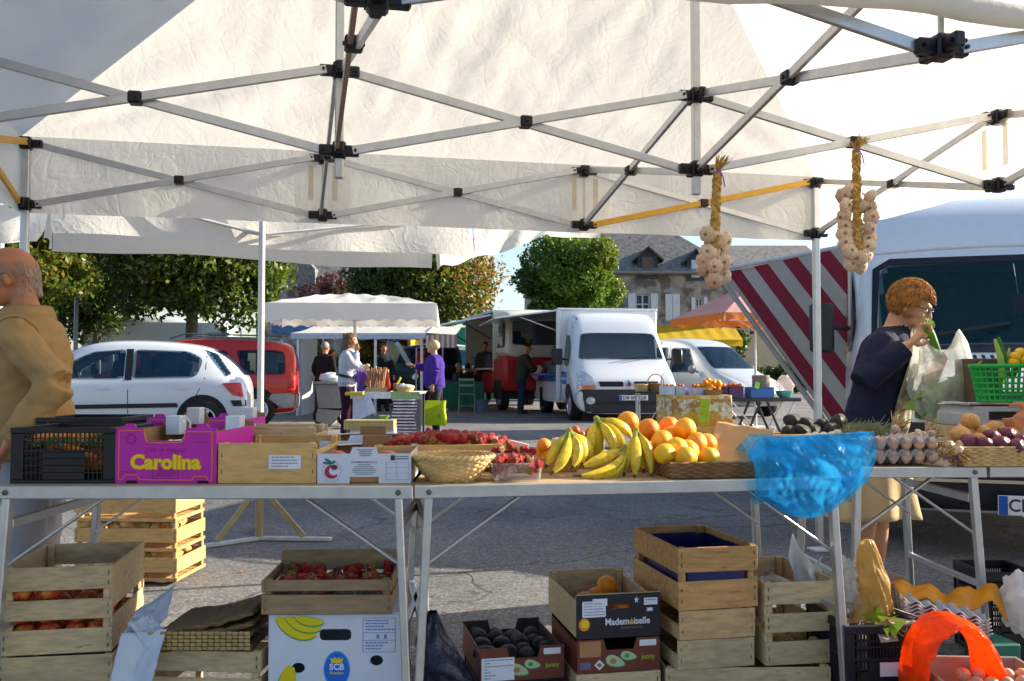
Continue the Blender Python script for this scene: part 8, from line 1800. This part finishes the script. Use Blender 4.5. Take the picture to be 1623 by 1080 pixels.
MB().grid(lambda u, v: Vector((x0_ + .02 + (.26 + .1 * v) * u, -.02 + .03 * math.sin(u * 6), zt - .03 - .42 * v * (1 - .35 * u))), 16, 12).build('hanging_cloth', M('pale_blue_cloth', (.5, .55, .68), .8), t, True, 180)
MB().box((x0_ + .06, -.05, zt - .02), (.28, .12, .05), None, .01).build('yellow_shelf', M('dull_yellow', (.5, .42, .04), .6), t, False)
LAV = fm('lavender', (.20, .08, .42)); GRASS_ = fm('dried_flowers', (.42, .22, .10)); zt_ = g2 + zt
def sheaf(label, px, n, h, mat, spread, cat):
    c = P(px, 600, LY + .3); tt = thing('flower_sheaf', label, cat, (c.x, LY + .3, zt_ + .008)); mb = MB(); mh = MB()
    for i in range(n): a, r_ = rnd.uniform(0, 6.28), rnd.uniform(0, spread); b0 = Vector((r_ * .5 * math.cos(a), r_ * .4 * math.sin(a), 0)); tp = Vector((r_ * 1.3 * math.cos(a), r_ * math.sin(a), h * rnd.uniform(.8, 1.05))); mb.tube([b0, tp * .6 + b0 * .4], .004, 4); mh.tube([tp * .55 + b0 * .45, tp * .8, tp], [.006, .011, .004], 5)
    mb.build('stems', mat, tt); mh.build('heads', mat, tt)
sheaf('purple lavender bundle at the left of the stall', 571, 50, .33, LAV, .09, 'lavender'); sheaf('bundle of dried orange-brown flowers beside the lavender', 588, 50, .36, GRASS_, .10, 'dried flowers'); sheaf('second bundle of dried flowers in the stall centre', 604, 46, .36, GRASS_, .09, 'dried flowers')
o = wood_crate('low wooden tray in front of the dried flowers', (P(595, 600, LY).x, LY + .08, zt_ + .008), R(-4), .34, .16, .06, f1, mat=WOODP)
q = P(613, 600, LY); bt = thing('bottle', 'tall red syrup bottle with pale cork on the lavender stall', 'bottle', (q.x, LY + .12, zt_ + .008)); MB().lathe([(.001, 0), (.042, 0), (.044, .02), (.044, .12), (.03, .17), (.017, .23), (.016, .30), (.001, .30)], 18).build('glass', M('red_syrup', (.5, .03, .01), .1, trans=.4, coat=.5), bt); MB().lathe([(.001, .30), (.017, .30), (.016, .34), (.001, .34)], 12).build('cork', WOODP, bt)
for (x, lab) in ((627, 'left amber jar on the lavender stall'), (636, 'right amber jar on the lavender stall')): q = P(x, 600, LY + .15); j = thing('jar', lab, 'jar', (q.x, LY + .2, zt_ + .008), 0, 'amber jars'); MB().lathe([(.001, 0), (.045, 0), (.047, .02), (.047, .09), (.036, .105), (.001, .105)], 16).build('glass', M('amber_glass', (.45, .13, .02), .15, trans=.3), j); MB().lathe([(.001, .105), (.04, .105), (.04, .125), (.001, .125)], 16).build('lid', WOODP, j)
basket('white lined wicker basket at the right of the lavender stall', (P(641, 600, LY).x, LY + .1, zt_ + .008), .10, .14, .07, WICK, 6, 16, tube=.008); tag(MB().ell((0, 0, 0), (.14, .13, .03), 20, 8, None, 0, .2, 4, 1).build('napkin', MATS['white_cloth'], None, loc=(P(641, 600, LY).x, LY + .1, zt_ + .09)), 'white napkin covering the wicker basket', 'napkin')
tag(MB().box((0, 0, 0), (.03, .05, .12), rotm(0, .5, 0), .005).build('yellow_sign', M('bright_yellow_card', (.7, .6, .02), .5), None, False, loc=P(632, 604, LY + .2)), 'small yellow card leaning between the jars', 'sign')
tag(MB().lathe([(.05, 0), (.09, .05), (.085, .05), (.001, .01)], 18).build('green_bowl', M('lime_bowl', (.25, .5, .04), .4), None, loc=P(609, 664, LY + .2)), 'lime green bowl on the ground under the lavender stall', 'bowl')
tag(MB().box((0, 0, 0), (.7, .3, .13), None, .004).build('flat_box', M('ribbed_yellow_card', (.46, .34, .13), .7, var=.25, stretch=(40, 1, 1), sc_=2), None, False, loc=P(587, 673, 13.0)), 'flat ribbed yellow-brown box below the lavender stall', 'box')
o = tag(MB().box((0, 0, 0), (.62, .28, .30), None, .004).build('support_box', WCARD, None, False, loc=P(592, 694, 13.05)), 'white carton under the ribbed yellow box', 'box')
# grey trailer bin behind the grey jumper woman
q = G(528, 17.5); tt = thing('hand_trailer', 'grey plastic hand cart behind the woman in grey', 'cart', q); MB().prism([(-.28, .35), (.30, .35), (.36, .80), (-.34, .80)], .6, lambda a, b, t: Vector((a, t, b))).build('tub', M('grey_tub', (.22, .22, .21), .7), tt, False); MB().box((0, .3, .83), (.76, .7, .05), None, .02).build('lid', MATS['grey_tub'], tt); [wheel(tt, (x, .1, .2), .2, .1, -1, 5) for x in (-.2, .25)]; MB().prism([(-.34, .1), (-.05, .02), (.2, .3), (-.3, .34)], .5, lambda a, b, t: Vector((a, t + .05, b))).build('canvas_pouch', M('dull_canvas', (.30, .28, .25), .9), tt, False)
tag(MB().ell((0, 0, 0), (.2, .15, .1), 16, 10, None, 0, .3, 3, 1).build('white_sack', MATS['white_cloth'], None, loc=q + Vector((-.1, .2, .93))), 'small white bundle lying on the grey cart', 'bundle')
# ------------------------------------------------------------------ stalls farther back
AWY = 21.5; a, b = P(468, 536, AWY), P(668, 540, AWY); ga = gz(AWY)
t = thing('market_awning', 'flat white awning on posts behind the big white parasol', 'awning', ((a.x + b.x) / 2, AWY, ga)); hw = (b.x - a.x) / 2; zf = a.z - ga + .02
MB().grid(lambda u, v: Vector(((u * 2 - 1) * (hw + .1), v * 2.4, zf + .10 + .28 * v - .03 * math.sin(math.pi * v) + .02 * math.sin(u * 25) * v * (1 - v))), 60, 14).build('canopy', CANV2, t, True, 180); MB().grid(lambda u, v: Vector(((u * 2 - 1) * (hw + .1), -.01 - .02 * v, zf + .10 - .14 * v)), 40, 2).build('valance', M('blue_white_cloth', (.52, .58, .68), .7, trans=.3), t, True, 180)
MB().grid(lambda u, v: Vector((hw + .1 + .72 * u, .0 + v * 2.2 - .15 * u, zf + .10 + .28 * v - .05 * u)), 10, 6).build('side_canopy', CANV2, t, True, 180)
for k in range(12): MB().grid(lambda u, v, k=k: Vector((hw + .12 + .06 * (k + u), -.16 + .02 * math.sin(k), zf + .05 - .30 * v)), 2, 2).build('stripe', M('rose_stripe', (.36, .20, .17), .8) if k % 2 else M('cream_cloth', (.62, .54, .46), .8), t, True, 180)
for x in (-hw + .05, P(594, 600, AWY).x - (a.x + b.x) / 2, hw): MB().tube([(x, .08, 0), (x, .08, zf + .1)], .035, 10).build('post', STEEL, t)
MB().box((-hw + .12, .9, zf / 2), (.06, 1.6, zf), None, .004).build('side_wall', M('pale_grey_panel', (.42, .44, .48), .7), t, False)
q = G(500, 24.5); t = thing('display_counter', 'white refrigerated counter with dark glass behind the red estate', 'counter', q); MB().box((0, 0, .45), (1.9, .8, .8), None, .02).build('base', DIRTYW, t, False); MB().box((0, .1, 1.05), (1.9, .6, .4), None, .02).build('glass_case', GLASSV, t, False); MB().box((0, .1, 1.27), (1.95, .65, .04), None, .01).build('top', STEEL, t, False)
tree('potted_shrub', 'yellow-green leafy plant on the white counter', G(500, 25.6) + Vector((0, 0, 1.1)), blobs(.8, .2, .1, .55, 9, .3, 4), None, 2500, .05, [('l', .7), ('g', .3)], 30, 'plant', part='foliage')
SCB_ = M('blue_canvas', (.10, .20, .45), .7, trans=.3)
rect_parasol('blue scalloped parasol behind the grey jumper woman', G(512, 26.5), R(3), 2.5, 2.0, 2.7, 2.3, 2.02, .025, .08, M('pale_blue_canvas', (.45, .55, .72), .7, trans=.35), SCB_)
rect_parasol('blue canvas parasol right of the awning post', G(615, 26.8), R(-3), 2.2, 2.0, 2.55, 2.12, 1.98, .025, 0, SCB_, SCB_)
YP = M('yellow_paint', (.62, .38, .01), .5)
q = G(612, 29.5); t = thing('food_trailer', 'yellow market trailer with open flap beyond the awning', 'trailer', q, R(-6))
for (cc, dd) in (((-.8, 0, 1.25), (.12, 1.8, 1.7)), ((.95, 0, 1.25), (.12, 1.8, 1.7)), ((.05, 0, 2.12), (1.9, 1.85, .12)), ((.05, .88, 1.25), (1.7, .06, 1.65))): MB().box(cc, dd, None, .02).build('panel', YP, t, False)
MB().box((.05, 0, .55), (1.75, 1.75, .3), None, .02).build('floor', YP, t, False); MB().box((.55, -1.15, 1.35), (1.0, .05, 1.2), rotm(R(-38), R(20), 0), .01).build('open_flap', M('flap_beige', (.5, .36, .16), .6), t, False); [wheel(t, (x, -.85, .28), .28, .18, -1, 5) for x in (-.4, .5)]
tag(MB().box((0, 0, 0), (.12, .3, .75), rotm(.2, -.55, .2), .04).build('slanted_board', WHITEP, None, False, loc=P(639, 561, 26)), 'bright white slanted board beside the yellow trailer', 'panel')
tree('yellow_bush', 'yellow flowering bush under the yellow trailer flap', G(630, 28), blobs(.42, .3, .4, 1.2, 8, .32, 14), (.03, .4), 3500, .05, [('y', .7), ('l', .3)], 31, 'bush')
tree('yellow_bush', 'yellow leafed plant behind the grey jumper woman\'s head', G(570, 29), blobs(.35, .3, 1.0, 2.0, 8, .3, 15), (.03, 1), 3000, .05, [('y', .8), ('g', .2)], 32, 'bush')
tree('flower_box_plant', 'pale flowers above the dark off-road car', G(655, 31), blobs(.9, .3, 2.0, 2.3, 9, .25, 17), (.05, 1.9), 2600, .06, [('y', .5), ('l', .5)], 33, 'plant')
TEAL = M('green_tarpaulin', (.035, .26, .17), .6, var=.06, sc_=2, trans=.25)
t = thing('green_tarpaulin', 'sea green tarpaulin screen behind the snack van', 'tarpaulin', (0, 0, 0)); a, b = P(700, 519, 31), P(870, 519, 31); MB().grid(lambda u, v: a.lerp(b, u) + Vector((0, .04 * math.sin(u * 30), -(a.z - gz(31) - .05) * v)), 60, 8).build('sheet', TEAL, t, True, 180); [MB().tube([(a.lerp(b, f).x, 31.06, gz(31)), (a.lerp(b, f).x, 31.06, a.z)], .03, 8).build('post', STEEL, t) for f in (0, .5, 1)]
q = G(735, 23.6); t = thing('green_table', 'dark green cloth covered table at the snack van', 'table', q); GRC = M('dark_green_cloth', (.005, .09, .045), .7); MB().box((0, .3, .74), (1.0, .7, .03), None, .005).build('top', GRC, t, False); MB().grid(lambda u, v: Vector(((u - .5) * 1.01, -.06 + .015 * math.sin(u * 22) * v, .755 - .66 * v)), 40, 6).build('cloth', GRC, t, True, 180); [MB().bar((sx * .45, y, 0), (sx * .45, y, .72), .03, .03).build('leg', STEEL, t, False) for sx in (-1, 1) for y in (.02, .58)]
q = G(740, 22.9); t = thing('folding_chair', 'pale green folding slat chair in front of the green table', 'chair', q); CHG = M('pale_green_metal', (.16, .26, .2), .5)
for sx in (-1, 1): MB().bar((sx * .2, -.2, 0), (sx * .2, .18, .46), .022, .022).build('leg', CHG, t, False); MB().bar((sx * .185, .25, 0), (sx * .185, -.22, .86), .022, .022).build('back_leg', CHG, t, False)
for k in range(4): MB().box((0, -.12 + k * .09, .46), (.38, .06, .018), None, .003).build('seat_slat', CHG, t, False)
for zz in (.68, .82): MB().box((0, -.16 - (zz - .68) * .4, zz), (.36, .016, .06), None, .003).build('back_slat', CHG, t, False)
MB().bar((-.19, -.06, .17), (.19, -.06, .17), .018, .018).build('stretcher', CHG, t, False)
q = G(764, 23.4); o = MB().lathe([(.001, 0), (.13, 0), (.16, .3), (.165, .31), (.15, .3), (.12, .02), (.001, .02)], 20).build('bucket', M('blue_grey_plastic', (.12, .16, .26), .5), None, loc=q); tag(o, 'blue-grey bucket between the green table and the snack van', 'bucket')
q = G(712, 24.8); t = thing('purple_cloth_table', 'purple draped table behind the woman in purple', 'table', q); MB().grid(lambda u, v: Vector(((u - .5) * .9, .05 * math.sin(u * 14) * v, .8 - .7 * v)), 24, 5).build('cloth', M('violet_cloth', (.05, .02, .13), .8), t, True, 180); MB().box((0, .3, .79), (.9, .62, .03), None, .005).build('top', MATS['violet_cloth'], t, False)
q = G(648, 24.5); t = thing('clothes_rack', 'red and black jackets hanging beside the off-road car', 'clothes', q + Vector((.5, 0, 0))); MB().tube([(-.3, 0, 0), (-.3, 0, 1.65), (.4, 0, 1.65), (.4, 0, 0)], .02, 6).build('rail', STEEL, t)
for k, c_ in enumerate(((.35, .01, .02), (.02, .02, .025), (.01, .01, .012))): MB().ell((-.15 + k * .2, 0, 1.25), (.14, .09, .38), 16, 12, None, 0, .25, 2, k).build('jacket', cloth('jk%d' % k, c_), t)
# shade-side ground litter: leaves blown about
mb = MB()
for i in range(700):
    x, y = rnd.uniform(-6, 4), 3.4 + 20 * rnd.random() ** 1.3; s = rnd.uniform(.006, .03); a = rnd.uniform(0, 6.28); z0 = gz(y) + .004
    mb.add([(x + s * math.cos(a), y + s * math.sin(a), z0 + .004), (x - s * .5 * math.sin(a), y + s * .5 * math.cos(a), z0 + rnd.uniform(0, .012)), (x - s * math.cos(a), y - s * math.sin(a), z0 + .002), (x + s * .5 * math.sin(a), y - s * .5 * math.cos(a), z0 + rnd.uniform(0, .012))], [(0, 1, 2, 3)])
tag(mb.build('fallen_leaves', LM['y'], None), 'dry leaves scattered over the asphalt', 'leaves', kind='stuff')

bpy.data.scenes.remove(TMP)
